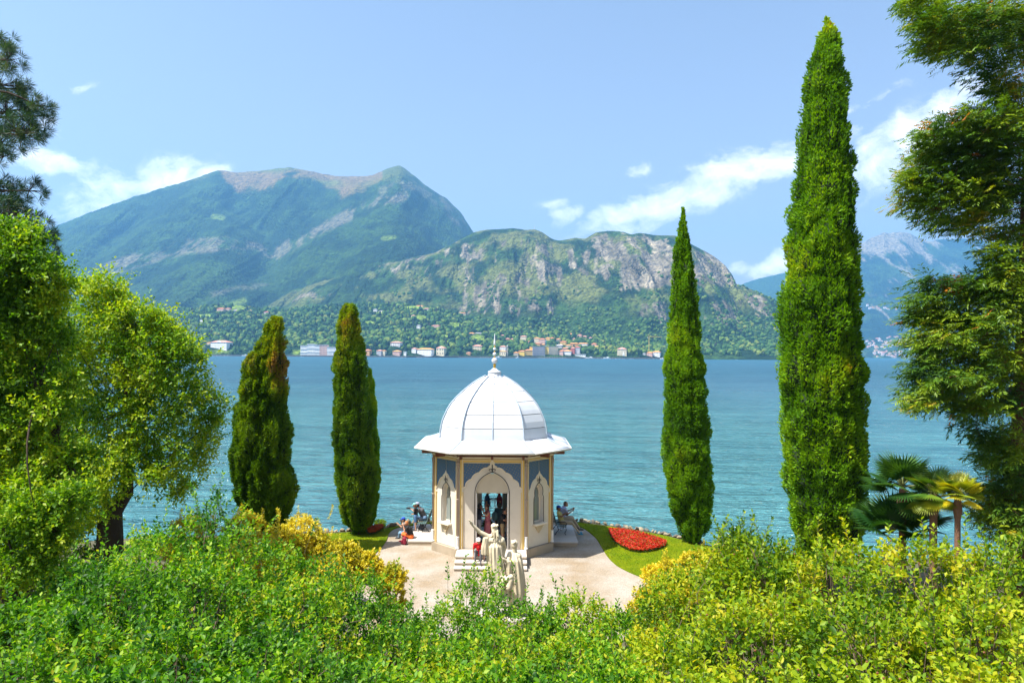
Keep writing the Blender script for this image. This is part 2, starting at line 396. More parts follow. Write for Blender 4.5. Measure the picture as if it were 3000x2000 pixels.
def build_layer(name, sil, yb, yr, nu, nt, g, disp, amp, paint, m, back=.35, u0=None, u1=None, vfine=0):
    """a mountain: skyline points (column, row of the photo) give the ridge direction; foot at depth yb, ridge at depth yr"""
    sx = np.array([p[0] for p in sil], float); sy = np.array([p[1] for p in sil], float)
    u0 = sx[0] if u0 is None else u0; u1 = sx[-1] if u1 is None else u1
    us = np.linspace(u0, u1, nu)
    S = np.interp(us, sx, sy)
    ker = np.ones(5) / 5; S = np.convolve(np.pad(S, 2, mode='edge'), ker, 'valid')
    nb = max(6, nt // 8)
    ts = np.concatenate([np.linspace(0, 1, nt), 1 + back * np.linspace(0, 1, nb + 1)[1:] ** 1.2])
    U, T = np.meshgrid(us, ts)
    Sg = np.broadcast_to(S, U.shape)
    Yb = np.interp(us, *yb)[None, :] if not np.isscalar(yb) else np.full((1, nu), float(yb))
    Yr = np.interp(us, *yr)[None, :] if not np.isscalar(yr) else np.full((1, nu), float(yr))
    xc = (U - 1500) / 2000; yc = (HZ - Sg) / 2000
    zr = CZ + (RS * xc + RC * yc) * Yr
    Y = Yb + (Yr - Yb) * T
    t1 = np.clip(T, 0, 1)
    xk = RC * xc - RS * (HZ - (Sg + (1046 - Sg) * (1 - t1))) / 2000
    X = xk * Y
    Zf = LAKE_Z - 4 + (zr - LAKE_Z + 4) * g(t1, U)
    Z = np.where(T <= 1, Zf, zr - (zr - LAKE_Z) * np.clip(T - 1, 0, 9) / back * .9)
    dy, dz = disp(X, Y, Z, T, U)
    win = np.clip(T * 14, 0, 1) * np.clip((1 - T) * 7, .0, 1); win = np.where(T > 1, 0, win)
    Y2 = Y - dy * amp * win; Z2 = Z + dz * amp * .35 * win
    jag = (fbm(X / 60, Y / 60, 3.3, 4) - .5) * (vfine) * np.clip(t1 * 3, 0, 1)
    Z2 = Z2 + jag
    X2 = X * (Y2 / Y)
    V = np.stack([X2, Y2, Z2], -1)
    # projected rows and columns, for placing rock bands and meadows
    dx_ = X2 / Y2; dzv = (Z2 - CZ) / Y2
    PX = 1500 + 2000 * (RC * dx_ + RS * dzv); PY = HZ - 2000 * (RC * dzv - RS * dx_)
    c = paint(X2, Y2, Z2, T, PX, PY, dy)
    n_r, n_c = U.shape
    i = np.arange(n_r - 1)[:, None] * n_c + np.arange(n_c - 1)[None, :]
    F = np.stack([i, i + 1, i + n_c + 1, i + n_c], -1).reshape(-1, 4)
    me = npmesh(name, V.reshape(-1, 3), F, m, True, colr=c.reshape(-1, 3))
    link(name, me, None, kind='structure')
    return dict(us=us, PX=PX[:nt], PY=PY[:nt], V=V[:nt])
def band(PX, PY, pts, w, soft=6):
    """1 near a polyline of the photo"""
    d = np.full(PX.shape, 1e9)
    for (a, b) in zip(pts[:-1], pts[1:]):
        ax, ay = a; bx, by = b; L2 = (bx - ax) ** 2 + (by - ay) ** 2
        t = np.clip(((PX - ax) * (bx - ax) + (PY - ay) * (by - ay)) / L2, 0, 1)
        d = np.minimum(d, np.hypot(PX - ax - t * (bx - ax), PY - ay - t * (by - ay)))
    return 1 - sstep(w, w + soft, d)
def mixc_(a, b, k): return a * (1 - k[..., None]) + b * k[..., None]
def S2(l): return [(x * 1.2755, y * 1.2755) for x, y in l]

silA = S2([(-140, 640), (40, 560), (128, 520), (200, 490), (300, 455), (380, 430), (430, 415), (470, 402), (500, 391), (515, 391), (540, 396), (600, 393), (645, 385), (665, 384), (700, 390), (740, 400), (780, 404), (840, 405), (870, 397), (900, 384), (917, 379), (927, 384), (940, 395), (970, 420), (1010, 447), (1025, 455), (1040, 470), (1060, 490), (1072, 510), (1086, 530), (1110, 560), (1180, 640)])
def dispA(X, Y, Z, T, U):
    ang = U / 3000
    v1 = ridged(X / 900 + .25 * fbm(X / 700, Z / 500, 1, 3), Z / 2600 + 4, .7, 3)
    v2 = ridged(X / 330 + .5 * fbm(X / 300, Z / 300, 2, 3), Z / 1100, 3.1, 4)
    gorge = -1.6 * np.exp(-((U - np.interp(T, [0, .25, .6, 1], [760, 790, 800, 640])) / 75) ** 2) * np.clip(T * 3, 0, 1) * np.clip((1 - T) * 3, 0, 1)
    g2 = -.9 * np.exp(-((U - np.interp(T, [0, .5, 1], [760, 880, 960])) / 50) ** 2) * np.clip((T - .45) * 4, 0, 1) * np.clip((1 - T) * 3, 0, 1)
    spur = 1.1 * np.exp(-((U - np.interp(T, [0, .5, 1], [1050, 1130, 1180])) / 140) ** 2)
    return (v1 - .5) * 1.6 + (v2 - .5) * .8 + gorge + g2 + spur, (v2 - .5) * 1.2
def paintA(X, Y, Z, T, PX, PY, dy):
    f = fbm(X / 160, Y / 160, Z / 90, 4)
    c = mixc_(np.broadcast_to(FOREST, X.shape + (3,)), FOREST2, sstep(.38, .66, f))
    ln = np.interp(PX, [0, 400, 560, 640, 700, 800, 850, 930, 1010, 1080, 1150, 1200, 1260], [400, 540, 520, 505, 560, 545, 505, 520, 575, 545, 520, 520, 480])
    tl = sstep(14, -10, PY - ln + 26 * (fbm(X / 90, Z / 60, 5, 4) - .5) * 2)
    grass = mixc_(np.broadcast_to(GRASSH, X.shape + (3,)), SUMMIT, sstep(.4, .6, fbm(X / 420, Z / 240, 9, 3)) )
    gr2 = np.where(((PX > 640) & (PX < 1120))[..., None], mixc_(grass, SUMMIT * 1.05, sstep(.3, .55, fbm(X / 300, Z / 400, 2, 2))), GRASSH * .8)
    c = mixc_(c, gr2, tl)
    rk = band(PX, PY, S2([(130, 672), (190, 648), (260, 615), (330, 592), (430, 566), (520, 560), (575, 572), (630, 580), (660, 565)]), 15, 12)
    rk = np.maximum(rk, band(PX, PY, S2([(660, 565), (700, 545), (745, 520), (790, 500), (830, 478), (880, 462), (925, 450)]), 12, 10))
    rk = np.maximum(rk, .7 * band(PX, PY, S2([(880, 440), (940, 420), (1000, 455), (1060, 510)]), 7, 16))
    rk = np.maximum(rk, .5 * band(PX, PY, S2([(430, 690), (560, 660), (620, 655)]), 3, 10))
    n = fbm(X / 55, Z / 110, Y / 200, 4)
    rk = rk * sstep(.40, .56, n)
    c = mixc_(c, ROCK * .8, rk * .6)
    md = np.maximum(band(PX, PY, S2([(490, 497), (512, 500)]), 5, 5), band(PX, PY, S2([(880, 548), (905, 545)]), 4, 5))
    md = np.maximum(md, band(PX, PY, S2([(540, 700), (500, 712), (560, 690)]), 4, 8))
    c = mixc_(c, MEADOW * .8, md * .8)
    return c
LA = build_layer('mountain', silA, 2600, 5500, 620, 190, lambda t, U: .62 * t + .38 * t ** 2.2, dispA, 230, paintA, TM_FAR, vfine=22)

silB = S2([(470, 800), (560, 740), (620, 700), (660, 672), (700, 655), (760, 638), (800, 628), (860, 612), (900, 602), (1000, 580), (1040, 560), (1090, 533), (1120, 528), (1150, 526), (1180, 524), (1210, 528), (1228, 526), (1250, 536), (1268, 548), (1282, 552), (1300, 550), (1320, 546), (1345, 549), (1370, 534), (1400, 530), (1430, 532), (1450, 538), (1470, 535), (1500, 540), (1550, 541), (1590, 562), (1640, 588), (1668, 612), (1684, 634), (1692, 655), (1712, 659), (1740, 672), (1770, 682), (1800, 700), (1850, 742), (1905, 800), (1935, 826)])
def dispB(X, Y, Z, T, U):
    w = .6 * fbm(X / 200, Z / 200, 1, 3)
    v1 = ridged(X / 330 + w, Z / 900 + .3, .7, 3)
    v2 = ridged(X / 120 + w * 1.5, Z / 330, 3.1, 4)
    v3 = ridged(X / 42 + w * 2, Z / 90, 6.1, 3)
    return (v1 - .5) * 1.5 + (v2 - .5) * 1.1 + (v3 - .5) * .45, (v2 - .5) * .9
def paintB(X, Y, Z, T, PX, PY, dy):
    f = fbm(X / 80, Y / 80, Z / 60, 4)
    c = mixc_(np.broadcast_to(FOREST, X.shape + (3,)), FOREST2 * 1.1, sstep(.38, .64, f))
    scrub = sstep(.4, .62, fbm(X / 70 + 9, Z / 60, 4, 4))
    c = mixc_(c, np.array([.12, .135, .05]), scrub * .75 * sstep(940, 860, PY))
    def zone(x0, x1, y0, y1, s=40):
        return sstep(x0 - s, x0 + s, PX) * sstep(x1 + s, x1 - s, PX) * sstep(y0 - s * .7, y0 + s * .7, PY) * sstep(y1 + s * .7, y1 - s * .7, PY)
    z = np.maximum.reduce([.62 * zone(1320, 1640, 700, 930), .78 * zone(1650, 1800, 720, 830), .68 * zone(1560, 1700, 740, 870),
                           1.02 * zone(1815, 2000, 735, 845, 24), .8 * zone(1720, 1990, 690, 780), .95 * zone(2030, 2150, 735, 840, 26), .72 * zone(2060, 2260, 860, 960),
                           .42 * zone(840, 1060, 845, 890, 30), .72 * zone(1860, 1960, 880, 950, 26), .52 * zone(1100, 1500, 720, 800), .55 * zone(2120, 2190, 800, 850)])
    n = fbm(X / 27, Z / 110, Y / 110, 5, .58)
    n2 = fbm(X / 120, Z / 60, 8, 3)
    rk = sstep(.53, .63, n * .66 + n2 * .12 + z * .27)
    rk = np.clip(rk, 0, 1) * sstep(.02, .2, z)
    rc = mixc_(np.broadcast_to(ROCK * .42, X.shape + (3,)), ROCK * .95, sstep(.36, .62, fbm(X / 20, Z / 60, 3, 4)))
    wh = sstep(.60, .72, fbm(X / 30, Z / 90, 17, 3)) * sstep(.5, .9, z)
    rc = mixc_(rc, np.array([.36, .32, .29]), wh * .5)
    c = mixc_(c, rc, rk * .93)
    ch = band(PX, PY, [(2119, 1012), (2126, 1018), (2130, 1026), (2134, 1044)], 2.4, 2)
    c = mixc_(c, np.array([.5, .48, .44]), ch)
    return c
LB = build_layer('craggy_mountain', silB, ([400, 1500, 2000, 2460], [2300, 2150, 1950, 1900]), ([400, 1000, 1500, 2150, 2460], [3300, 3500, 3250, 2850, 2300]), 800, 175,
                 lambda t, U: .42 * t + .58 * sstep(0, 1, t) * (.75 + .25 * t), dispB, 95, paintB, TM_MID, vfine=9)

silC = S2([(-200, 740), (100, 730), (300, 722), (380, 720), (430, 710), (470, 705), (510, 700), (560, 702), (640, 712), (690, 708), (740, 704), (800, 700), (840, 698), (900, 700), (940, 698), (1000, 704), (1060, 722), (1120, 736), (1200, 746), (1300, 757), (1400, 764), (1500, 772), (1600, 782), (1700, 796), (1760, 808), (1810, 822)])
MEADOWS = [(545, 640, 16, 5), (695, 903, 26, 8), (700, 890, 20, 6), (600, 925, 24, 5), (660, 925, 18, 4), (1080, 945, 16, 5), (1420, 935, 20, 6), (1560, 968, 14, 5), (760, 940, 14, 5), (1300, 985, 12, 6), (1040, 985, 14, 4), (1880, 1000, 16, 5), (1500, 985, 14, 4), (618, 940, 10, 5), (1130, 916, 30, 4), (1215, 902, 40, 6), (1228, 930, 22, 8), (1330, 952, 24, 9), (1365, 945, 16, 6), (1400, 990, 22, 10), (1195, 985, 7, 12), (1490, 950, 20, 7), (1190, 935, 14, 4), (640, 1028, 44, 4), (600, 968, 12, 6), (1265, 905, 14, 4), (1820, 985, 22, 6), (1700, 972, 8, 5), (1640, 985, 12, 5), (1155, 1003, 8, 6), (900, 1000, 26, 5), (870, 1030, 24, 6), (1490, 1003, 8, 5), (1345, 912, 10, 3)]
def paintC(X, Y, Z, T, PX, PY, dy):
    c = np.broadcast_to(FOREST * 1.1, X.shape + (3,)).copy()
    c = mixc_(c, FOREST2, sstep(.4, .6, fbm(X / 50, Y / 50, 2, 3)))
    for (mx, my, rx, ry) in MEADOWS:
        d = ((PX - mx) / rx) ** 2 + ((PY - my) / ry) ** 2
        c = mixc_(c, MEADOW * (1.1 if (mx + my) % 2 else .95), sstep(1.25, .8, d))
    return c
def dispC(X, Y, Z, T, U):
    v = fbm(X / 130, Y / 130, 3, 3) - .5
    return v * .0, v
LC = build_layer('hill', silC, 1790, ([0, 1500, 2300], [2480, 2420, 2000]), 520, 70, lambda t, U: .12 * sstep(0, .1, t) + .88 * t ** 1.15, dispC, 50, paintC, TM_MID, vfine=2)

silD = S2([(1880, 640), (1925, 600), (1968, 560), (1985, 556), (2000, 545), (2020, 540), (2028, 533), (2040, 537), (2065, 532), (2085, 534), (2110, 545), (2128, 555), (2150, 552), (2180, 550), (2230, 546), (2270, 556), (2352, 575), (2500, 640)])
def dispD(X, Y, Z, T, U):
    return (ridged(X / 500 + .4 * fbm(X / 500, Z / 400, 1, 3), Z / 1500, 4, 4) - .5) * 1.3, (ridged(X / 200, Z / 300, 1, 4) - .5) * 1.2
def paintD(X, Y, Z, T, PX, PY, dy):
    c = mixc_(np.broadcast_to(FOREST, X.shape + (3,)), FOREST2, sstep(.4, .6, fbm(X / 160, Y / 160, Z / 90, 4)))
    rk = sstep(.48, .62, fbm(X / 70, Z / 150, 4, 5, .6) + .42 * sstep(790, 690, PY) * sstep(2790, 2680, PX) - .12)
    c = mixc_(c, ROCK * 1.05, rk * .85)
    tw = sstep(.48, .6, fbm(X / 60, Z / 40, 7, 3)) * sstep(985, 1000, PY)
    return mixc_(c, MEADOW * .7, tw * .6)
LD = build_layer('distant_mountain', silD, 5000, 7600, 330, 150, lambda t, U: .3 * t + .7 * t ** 1.7, dispD, 200, paintD, TM_FAR, vfine=34)
silE = S2([(1560, 760), (1640, 700), (1700, 655), (1740, 640), (1790, 629), (1850, 618), (1920, 622), (1990, 650), (2060, 700), (2200, 760)])
LE = build_layer('distant_ridge', silE, 6000, 8600, 160, 60, lambda t, U: .5 * t + .5 * t ** 1.5, dispD, 150, lambda *a: np.broadcast_to(FOREST2, a[0].shape + (3,)), TM_FAR, vfine=20)

def ground_at(Ld, px, py):
    """the point of a slope seen at this spot"""
    j = int(np.clip(np.searchsorted(Ld['us'], px), 1, len(Ld['us']) - 1))
    col = Ld['PY'][:, j]
    i = int(np.argmin(np.abs(col - py) + (np.arange(len(col)) * .01)))
    return Vector(Ld['V'][i, j])

# woods on the far shore, crown by crown
def scatter_trees(name, pts, sc, m, seed, sub=2, amp=.55):
    me = bpy.data.meshes.new(name); n = len(pts)
    me.vertices.add(n); me.vertices.foreach_set('co', np.asarray(pts, np.float32).ravel())
    a = me.attributes.new('sc', 'FLOAT_VECTOR', 'POINT'); a.data.foreach_set('vector', np.asarray(sc, np.float32).ravel())
    o = link(name, me, None, kind='stuff')
    ng = bpy.data.node_groups.new(name, 'GeometryNodeTree')
    ng.interface.new_socket('Geometry', in_out='INPUT', socket_type='NodeSocketGeometry')
    ng.interface.new_socket('Geometry', in_out='OUTPUT', socket_type='NodeSocketGeometry')
    N = ng.nodes.new; L = ng.links.new
    gi = N('NodeGroupInput'); go = N('NodeGroupOutput'); ico = N('GeometryNodeMeshIcoSphere'); ico.inputs['Subdivisions'].default_value = sub + 1; ico.inputs['Radius'].default_value = 1
    sp = N('GeometryNodeSetPosition'); nz_ = N('ShaderNodeTexNoise'); nz_.noise_dimensions = '4D'; nz_.inputs['W'].default_value = seed; nz_.inputs['Scale'].default_value = 1.6; nz_.inputs['Detail'].default_value = 3
    nr = N('GeometryNodeInputNormal'); ml = N('ShaderNodeVectorMath'); ml.operation = 'SCALE'; sb = N('ShaderNodeMath'); sb.operation = 'MULTIPLY_ADD'; sb.inputs[1].default_value = 2 * amp; sb.inputs[2].default_value = -amp
    L(nz_.outputs[0], sb.inputs[0]); L(nr.outputs[0], ml.inputs[0]); L(sb.outputs[0], ml.inputs['Scale']); L(ico.outputs['Mesh'], sp.inputs['Geometry']); L(ml.outputs[0], sp.inputs['Offset'])
    sm = N('GeometryNodeSetMaterial'); sm.inputs['Material'].default_value = m; L(sp.outputs[0], sm.inputs['Geometry'])
    ip = N('GeometryNodeInstanceOnPoints'); L(gi.outputs[0], ip.inputs['Points']); L(sm.outputs[0], ip.inputs['Instance'])
    na = N('GeometryNodeInputNamedAttribute'); na.data_type = 'FLOAT_VECTOR'; na.inputs['Name'].default_value = 'sc'; L(na.outputs['Attribute'], ip.inputs['Scale'])
    rv = N('FunctionNodeRandomValue'); rv.data_type = 'FLOAT'; rv.inputs[3].default_value = 6.28
    cx = N('ShaderNodeCombineXYZ'); L(rv.outputs[1], cx.inputs[2]); L(cx.outputs[0], ip.inputs['Rotation'])
    L(ip.outputs[0], go.inputs[0])
    md = o.modifiers.new('scatter', 'NODES'); md.node_group = ng
    return o
def far_tree_mat(name, cols):
    m, t, b = nm(name); L = t.links.new
    oi = t.nodes.new('ShaderNodeObjectInfo'); g = t.nodes.new('ShaderNodeNewGeometry')
    n = t.nodes.new('ShaderNodeTexNoise'); n.inputs['Scale'].default_value = .016; n.inputs['Detail'].default_value = 3; L(g.outputs['Position'], n.inputs['Vector'])
    ad = t.nodes.new('ShaderNodeMath'); ad.operation = 'MULTIPLY_ADD'; ad.inputs[1].default_value = .75; L(oi.outputs['Random'], ad.inputs[0])
    ml = t.nodes.new('ShaderNodeMath'); ml.operation = 'MULTIPLY_ADD'; ml.inputs[1].default_value = .9; ml.inputs[2].default_value = -.32; L(n.outputs[0], ml.inputs[0]); L(ml.outputs[0], ad.inputs[2])
    rp = t.nodes.new('ShaderNodeValToRGB'); cr = rp.color_ramp
    while len(cr.elements) < len(cols): cr.elements.new(.5)
    for i, (p, c) in enumerate(cols): cr.elements[i].position = p; cr.elements[i].color = col4(c)
    L(ad.outputs[0], rp.inputs[0])
    n3 = t.nodes.new('ShaderNodeTexNoise'); n3.inputs['Scale'].default_value = .45; n3.inputs['Detail'].default_value = 2; L(g.outputs['Position'], n3.inputs['Vector'])
    cr3 = t.nodes.new('ShaderNodeMapRange'); cr3.inputs[1].default_value = .3; cr3.inputs[2].default_value = .7; cr3.inputs[3].default_value = .6; cr3.inputs[4].default_value = 1.35; L(n3.outputs[0], cr3.inputs[0])
    vs_ = t.nodes.new('ShaderNodeVectorMath'); vs_.operation = 'SCALE'; L(rp.outputs[0], vs_.inputs[0]); L(cr3.outputs[0], vs_.inputs['Scale'])
    L(vs_.outputs[0], b.inputs['Base Color']); b.inputs['Roughness'].default_value = .9; b.inputs['Specular IOR Level'].default_value = .15
    bp = t.nodes.new('ShaderNodeBump'); bp.inputs['Strength'].default_value = .8; bp.inputs['Distance'].default_value = 1.5; L(n3.outputs[0], bp.inputs['Height']); L(bp.outputs[0], b.inputs['Normal'])
    return m
FT = far_tree_mat('far_crown', [(0, (.012, .038, .018)), (.25, (.028, .080, .022)), (.55, (.065, .14, .028)), (.8, (.13, .20, .035)), (1, (.20, .22, .05))])
FTD = far_tree_mat('far_conifer', [(0, (.012, .03, .016)), (.6, (.022, .055, .022)), (1, (.045, .035, .035))])

# ---------------------------------------------------------------- far shore: houses
WALLC = dict(white=(.86, .84, .80), cream=(.80, .68, .46), yellow=(.86, .60, .10), ochre=(.76, .50, .16), pink=(.72, .46, .38), grey=(.46, .45, .46), beige=(.58, .50, .38), orange=(.62, .34, .14), stone=(.36, .33, .28), red=(.45, .12, .10))
ROOFC = dict(terracotta=(.60, .22, .10), orange=(.70, .32, .10), rose=(.60, .29, .21), grey=(.34, .34, .34), white=(.7, .7, .68), red=(.48, .10, .09))
HOUSE_SPOTS = []
WMESH = {}
def box_mesh(name, d, m):
    return MB().box((0, 0, 0), d).mesh(name, m)
def house(pxl, pxr, pyt, pyb, wall, roof, label, cat='house', floors=2, cols=4, y=None, layer=None, depth=12, flat=False, rh=None, yaw=0, group=None, dark=(.10, .11, .13), win=(1.2, 1.7), extra=None, name='house'):
    """a building seen between these columns, from wall top pyt to foot pyb (rows)"""
    cx = (pxl + pxr) / 2
    p = ground_at(layer or LC, cx, pyb) if y is None else P(cx, pyb, y)
    k = p.y / 2000.0; w = (pxr - pxl) * k; h = (pyb - pyt) * k
    base = P(cx, pyb, p.y)
    HOUSE_SPOTS.append((base.x, base.y, w / 2 + 5, base.z))
    turn = 0
    if yaw == 0 and cat in ('house', 'villa', 'chapel', 'boathouse') and layer is None:
        turn = -(10 + (int(pxl * 7 + pyb * 3) % 17)); w = w / (math.cos(R(turn)) + .35 * math.sin(R(-turn)) * min(1.5, depth / w)); depth = min(depth, w * 1.1)
    root = thing(name, (base.x, base.y, base.z), R(yaw + turn), label, cat, group)
    wm_ = mat('wall_' + wall, WALLC[wall], .85, .08, .15)
    rm = mat('roof_' + roof, ROOFC[roof], .85, .2, .6)
    foot = 6.0
    MB().box((0, depth / 2, (h - foot) / 2), (w, depth, h + foot)).build('wall', wm_, root)
    o = .5 + w * .012
    rh = rh if rh is not None else min(w, depth) * .22
    mb = MB()
    x0, x1, y0, y1 = -w / 2 - o, w / 2 + o, -o, depth + o
    if flat:
        mb.box((0, depth / 2, h + .35), (w + 2 * o, depth + 2 * o, .7))
    else:
        ins = min(w, depth) * .5
        rx0, rx1 = (-w / 2 + ins, w / 2 - ins) if w > depth else (-.3, .3)
        ry0, ry1 = (depth / 2, depth / 2) if w > depth else (ins, depth - ins)
        if ry0 == ry1: ry0 -= .2; ry1 += .2
        if rx1 - rx0 < .5: rx0, rx1 = -.3, .3
        v = [(x0, y0, h), (x1, y0, h), (x1, y1, h), (x0, y1, h), (rx0, ry0, h + rh), (rx1, ry0, h + rh), (rx1, ry1, h + rh), (rx0, ry1, h + rh),
             (x0, y0, h - .4), (x1, y0, h - .4), (x1, y1, h - .4), (x0, y1, h - .4)]
        mb.add(v, [(0, 1, 5, 4), (1, 2, 6, 5), (2, 3, 7, 6), (3, 0, 4, 7), (4, 5, 6, 7), (8, 9, 1, 0), (9, 10, 2, 1), (10, 11, 3, 2), (11, 8, 0, 3), (11, 10, 9, 8)])
    mb.build('roof', rm, root)
    if floors and cols:
        ww = min(win[0], w / cols * .48); wh = min(win[1], h / floors * .55)
        key = (round(ww, 1), round(wh, 1), dark)
        if key not in WMESH: WMESH[key] = box_mesh('window', (key[0], .3, key[1]), mat('dark_window_%d' % len(WMESH), dark, .25))
        for f in range(floors):
            for c in range(cols):
                o_ = link('window', WMESH[key], None, root); o_.location = (-w / 2 + w * (c + .5) / cols, -.05, h * (f + .5) / floors)
        if turn:
            key2 = ('side',) + key; nc = max(1, int(round(cols * depth / w * .6)))
            if key2 not in WMESH: WMESH[key2] = box_mesh('window', (.3, key[0], key[1]), mat('dark_window_%d' % len(WMESH), dark, .25))
            for f in range(floors):
                for c in range(nc):
                    o_ = link('window', WMESH[key2], None, root); o_.location = (-w / 2 - .05, depth * (c + .5) / nc, h * (f + .5) / floors)
    if extra: extra(root, w, h, depth)
    return root
def chimney(root, w, h, d):
    MB().box((w * .22, d * .5, h + 2.2), (1.4, 1.4, 3.2)).build('chimney', mat('wall_cream', WALLC['cream']), root)
def pediment(root, w, h, d):
    mb = MB(); a = w * .14
    mb.add([(-a, -.8, h), (a, -.8, h), (0, -.8, h + a * .55), (-a, 3, h), (a, 3, h), (0, 3, h + a * .55)], [(0, 1, 2), (5, 4, 3), (0, 2, 5, 3), (1, 4, 5, 2), (0, 3, 4, 1)])
    mb.build('pediment', mat('wall_white', WALLC['white']), root)
def cornices(n):
    def f(root, w, h, d):
        for i in range(1, n + 1):
            MB().box((0, -.25, h * i / (n + .0) - .3), (w + .8, 1.1, .6)).build('cornice', mat('cornice', (.8, .78, .74)), root)
    return f
def balconies(n, nf):
    def f(root, w, h, d):
        m = mat('balcony', (.5, .44, .4)); me = box_mesh('balcony', (w / n * .55, 1.4, .9), m)
        for i in range(n):
            for k in range(1, nf):
                o = link('balcony', me, None, root); o.location = (-w / 2 + w * (i + .5) / n, -.75, h * k / nf + .2)
    return f
house(612, 668, 1002, 1022, 'white', 'rose', 'stately white villa with red roof standing alone above lakeside lawns', 'villa', 3, 11, extra=pediment, depth=26, rh=5)
house(604, 616, 1004, 1009, 'cream', 'orange', 'little orange roofed cottage tucked left of the stately white villa', floors=1, cols=2, depth=7, rh=1.6)
house(633, 656, 904, 911, 'pink', 'terracotta', 'long brown chalet highest on the left hillside', floors=2, cols=6, depth=14)
house(658, 673, 904, 909, 'beige', 'rose', 'small beige house right of the long brown hillside chalet', floors=1, cols=4)
house(680, 700, 908, 912, 'grey', 'grey', 'low grey roofed house in the meadow left of the first cypress', floors=1, cols=5)
house(724, 736, 910, 916, 'cream', 'rose', 'cream cottage alone among trees high above the first cypress', floors=1, cols=3)
house(772, 785, 914, 920, 'white', 'red', 'white cottage with red roof above the brown cypress tip', floors=1, cols=3, extra=chimney)
house(584, 600, 936, 942, 'white', 'grey', 'white flat roofed house beside a small field at far left', floors=1, cols=3, flat=True)
house(880, 900, 1012, 1041, 'white', 'grey', 'left pavilion wing of the grand white lakeside hotel', 'hotel', 5, 5, flat=True, depth=16, extra=cornices(3))
house(900, 922, 1008, 1041, 'white', 'white', 'tall central block of the grand white lakeside hotel', 'hotel', 5, 6, flat=True, depth=22, extra=cornices(3))
house(922, 936, 1011, 1041, 'white', 'grey', 'narrow bay of the white hotel between centre and pink wing', 'hotel', 5, 4, flat=True, depth=16, extra=cornices(3))
house(936, 958, 1010, 1040, 'pink', 'white', 'pinkish right wing of the grand lakeside hotel', 'hotel', 5, 5, flat=True, depth=18)
house(958, 990, 1017, 1040, 'white', 'white', 'lower white annexe of the grand hotel beside the second cypress', 'hotel', 4, 8, flat=True, depth=14, extra=cornices(2))
house(1064, 1084, 1026, 1040, 'orange', 'terracotta', 'orange house just right of the second cypress by the water', floors=2, cols=5, depth=12)
house(1101, 1118, 1027, 1040, 'grey', 'rose', 'grey fronted villa with tall windows by the seawall', 'villa', 2, 5, depth=12)
house(1118, 1128, 1027, 1038, 'cream', 'orange', 'cream side wing joined to the grey fronted seawall villa', floors=2, cols=2, depth=12)
house(1142, 1173, 1003, 1015, 'white', 'rose', 'white villa with dark arched windows on a terrace among trees', 'villa', 2, 5, depth=20, win=(3, 3.4), extra=chimney, rh=3.4)
house(1149, 1172, 1029, 1038, 'pink', 'orange', 'mauve house with bright orange roof behind the seawall', floors=2, cols=6, depth=14, rh=3)
house(1182, 1190, 1030, 1039, 'white', 'white', 'tiny white boathouse with one dark doorway on the seawall', floors=1, cols=2, depth=6, flat=True)
house(1219, 1266, 1023, 1042, 'white', 'orange', 'long white lakeside house with orange roof and three storeys', 'villa', 3, 10, depth=15, rh=3.4)
house(1205, 1219, 1021, 1032, 'white', 'rose', 'small rose roofed wing left of the long white lakeside house', floors=1, cols=2, depth=12)
house(1277, 1302, 1019, 1040, 'cream', 'rose', 'square cream villa with pyramid roof by the seawall', 'villa', 2, 3, depth=18, win=(2.0, 4), rh=5, extra=pediment)
house(1365, 1378, 1033, 1041, 'orange', 'rose', 'small brick orange gatehouse on the promenade', floors=1, cols=2, depth=7)
house(1384, 1411, 1013, 1027, 'cream', 'rose', 'cream villa with rounded front left of the pavilion finial', 'villa', 2, 5, depth=18, win=(1.5, 3.4), rh=3.5)
house(1463, 1482, 1015, 1026, 'white', 'rose', 'white house with rose roof right of the pavilion finial', floors=2, cols=4, depth=12)
house(1463, 1482, 1029, 1042, 'cream', 'orange', 'cream boathouse chapel by the water right of the finial', 'chapel', 1, 3, depth=12, win=(1.4, 4))
house(1484, 1488, 1015, 1040, 'beige', 'grey', 'slim stone bell tower by the water beside dark cypresses', 'bell tower', 3, 1, depth=4, rh=5, name='bell_tower')
house(1504, 1519, 1033, 1042, 'beige', 'orange', 'low beige café house left of the yellow hotel', floors=1, cols=4, depth=10)
house(1518, 1537, 1029, 1041, 'yellow', 'terracotta', 'yellow building with red gable on the waterfront', floors=2, cols=5, depth=12)
house(1537, 1560, 1026, 1041, 'ochre', 'terracotta', 'ochre wing with red roof against the grey hotel block', 'hotel', 3, 6, depth=14)
house(1552, 1560, 1015, 1030, 'yellow', 'grey', 'bright yellow end wall of the grey hotel block', 'hotel', 0, 0, depth=18, flat=True)
house(1560, 1597, 1015, 1041, 'grey', 'grey', 'grey five storey hotel block with blue shutters', 'hotel', 5, 9, depth=18, flat=True, dark=(.12, .14, .25), extra=balconies(8, 5))
house(1597, 1607, 1014, 1041, 'yellow', 'white', 'narrow yellow tower bay between two hotel blocks', 'hotel', 5, 1, depth=20, flat=True)
house(1607, 1635, 1015, 1041, 'cream', 'grey', 'cream five storey hotel block with many windows', 'hotel', 5, 8, depth=18, flat=True, extra=balconies(7, 5))
house(1635, 1650, 1028, 1041, 'pink', 'terracotta', 'pink house with red roof right of the hotel blocks', floors=2, cols=5, depth=12)
house(1650, 1673, 1028, 1042, 'white', 'orange', 'white waterfront house with orange roof and tall shutters', floors=2, cols=7, depth=14)
house(1671, 1684, 1019, 1036, 'red', 'rose', 'narrow crimson house with yellow neighbour by the harbour', floors=4, cols=3, depth=12)
house(1684, 1699, 1017, 1037, 'grey', 'red', 'tall grey house with red roof above the white boathouse', floors=4, cols=4, depth=12)
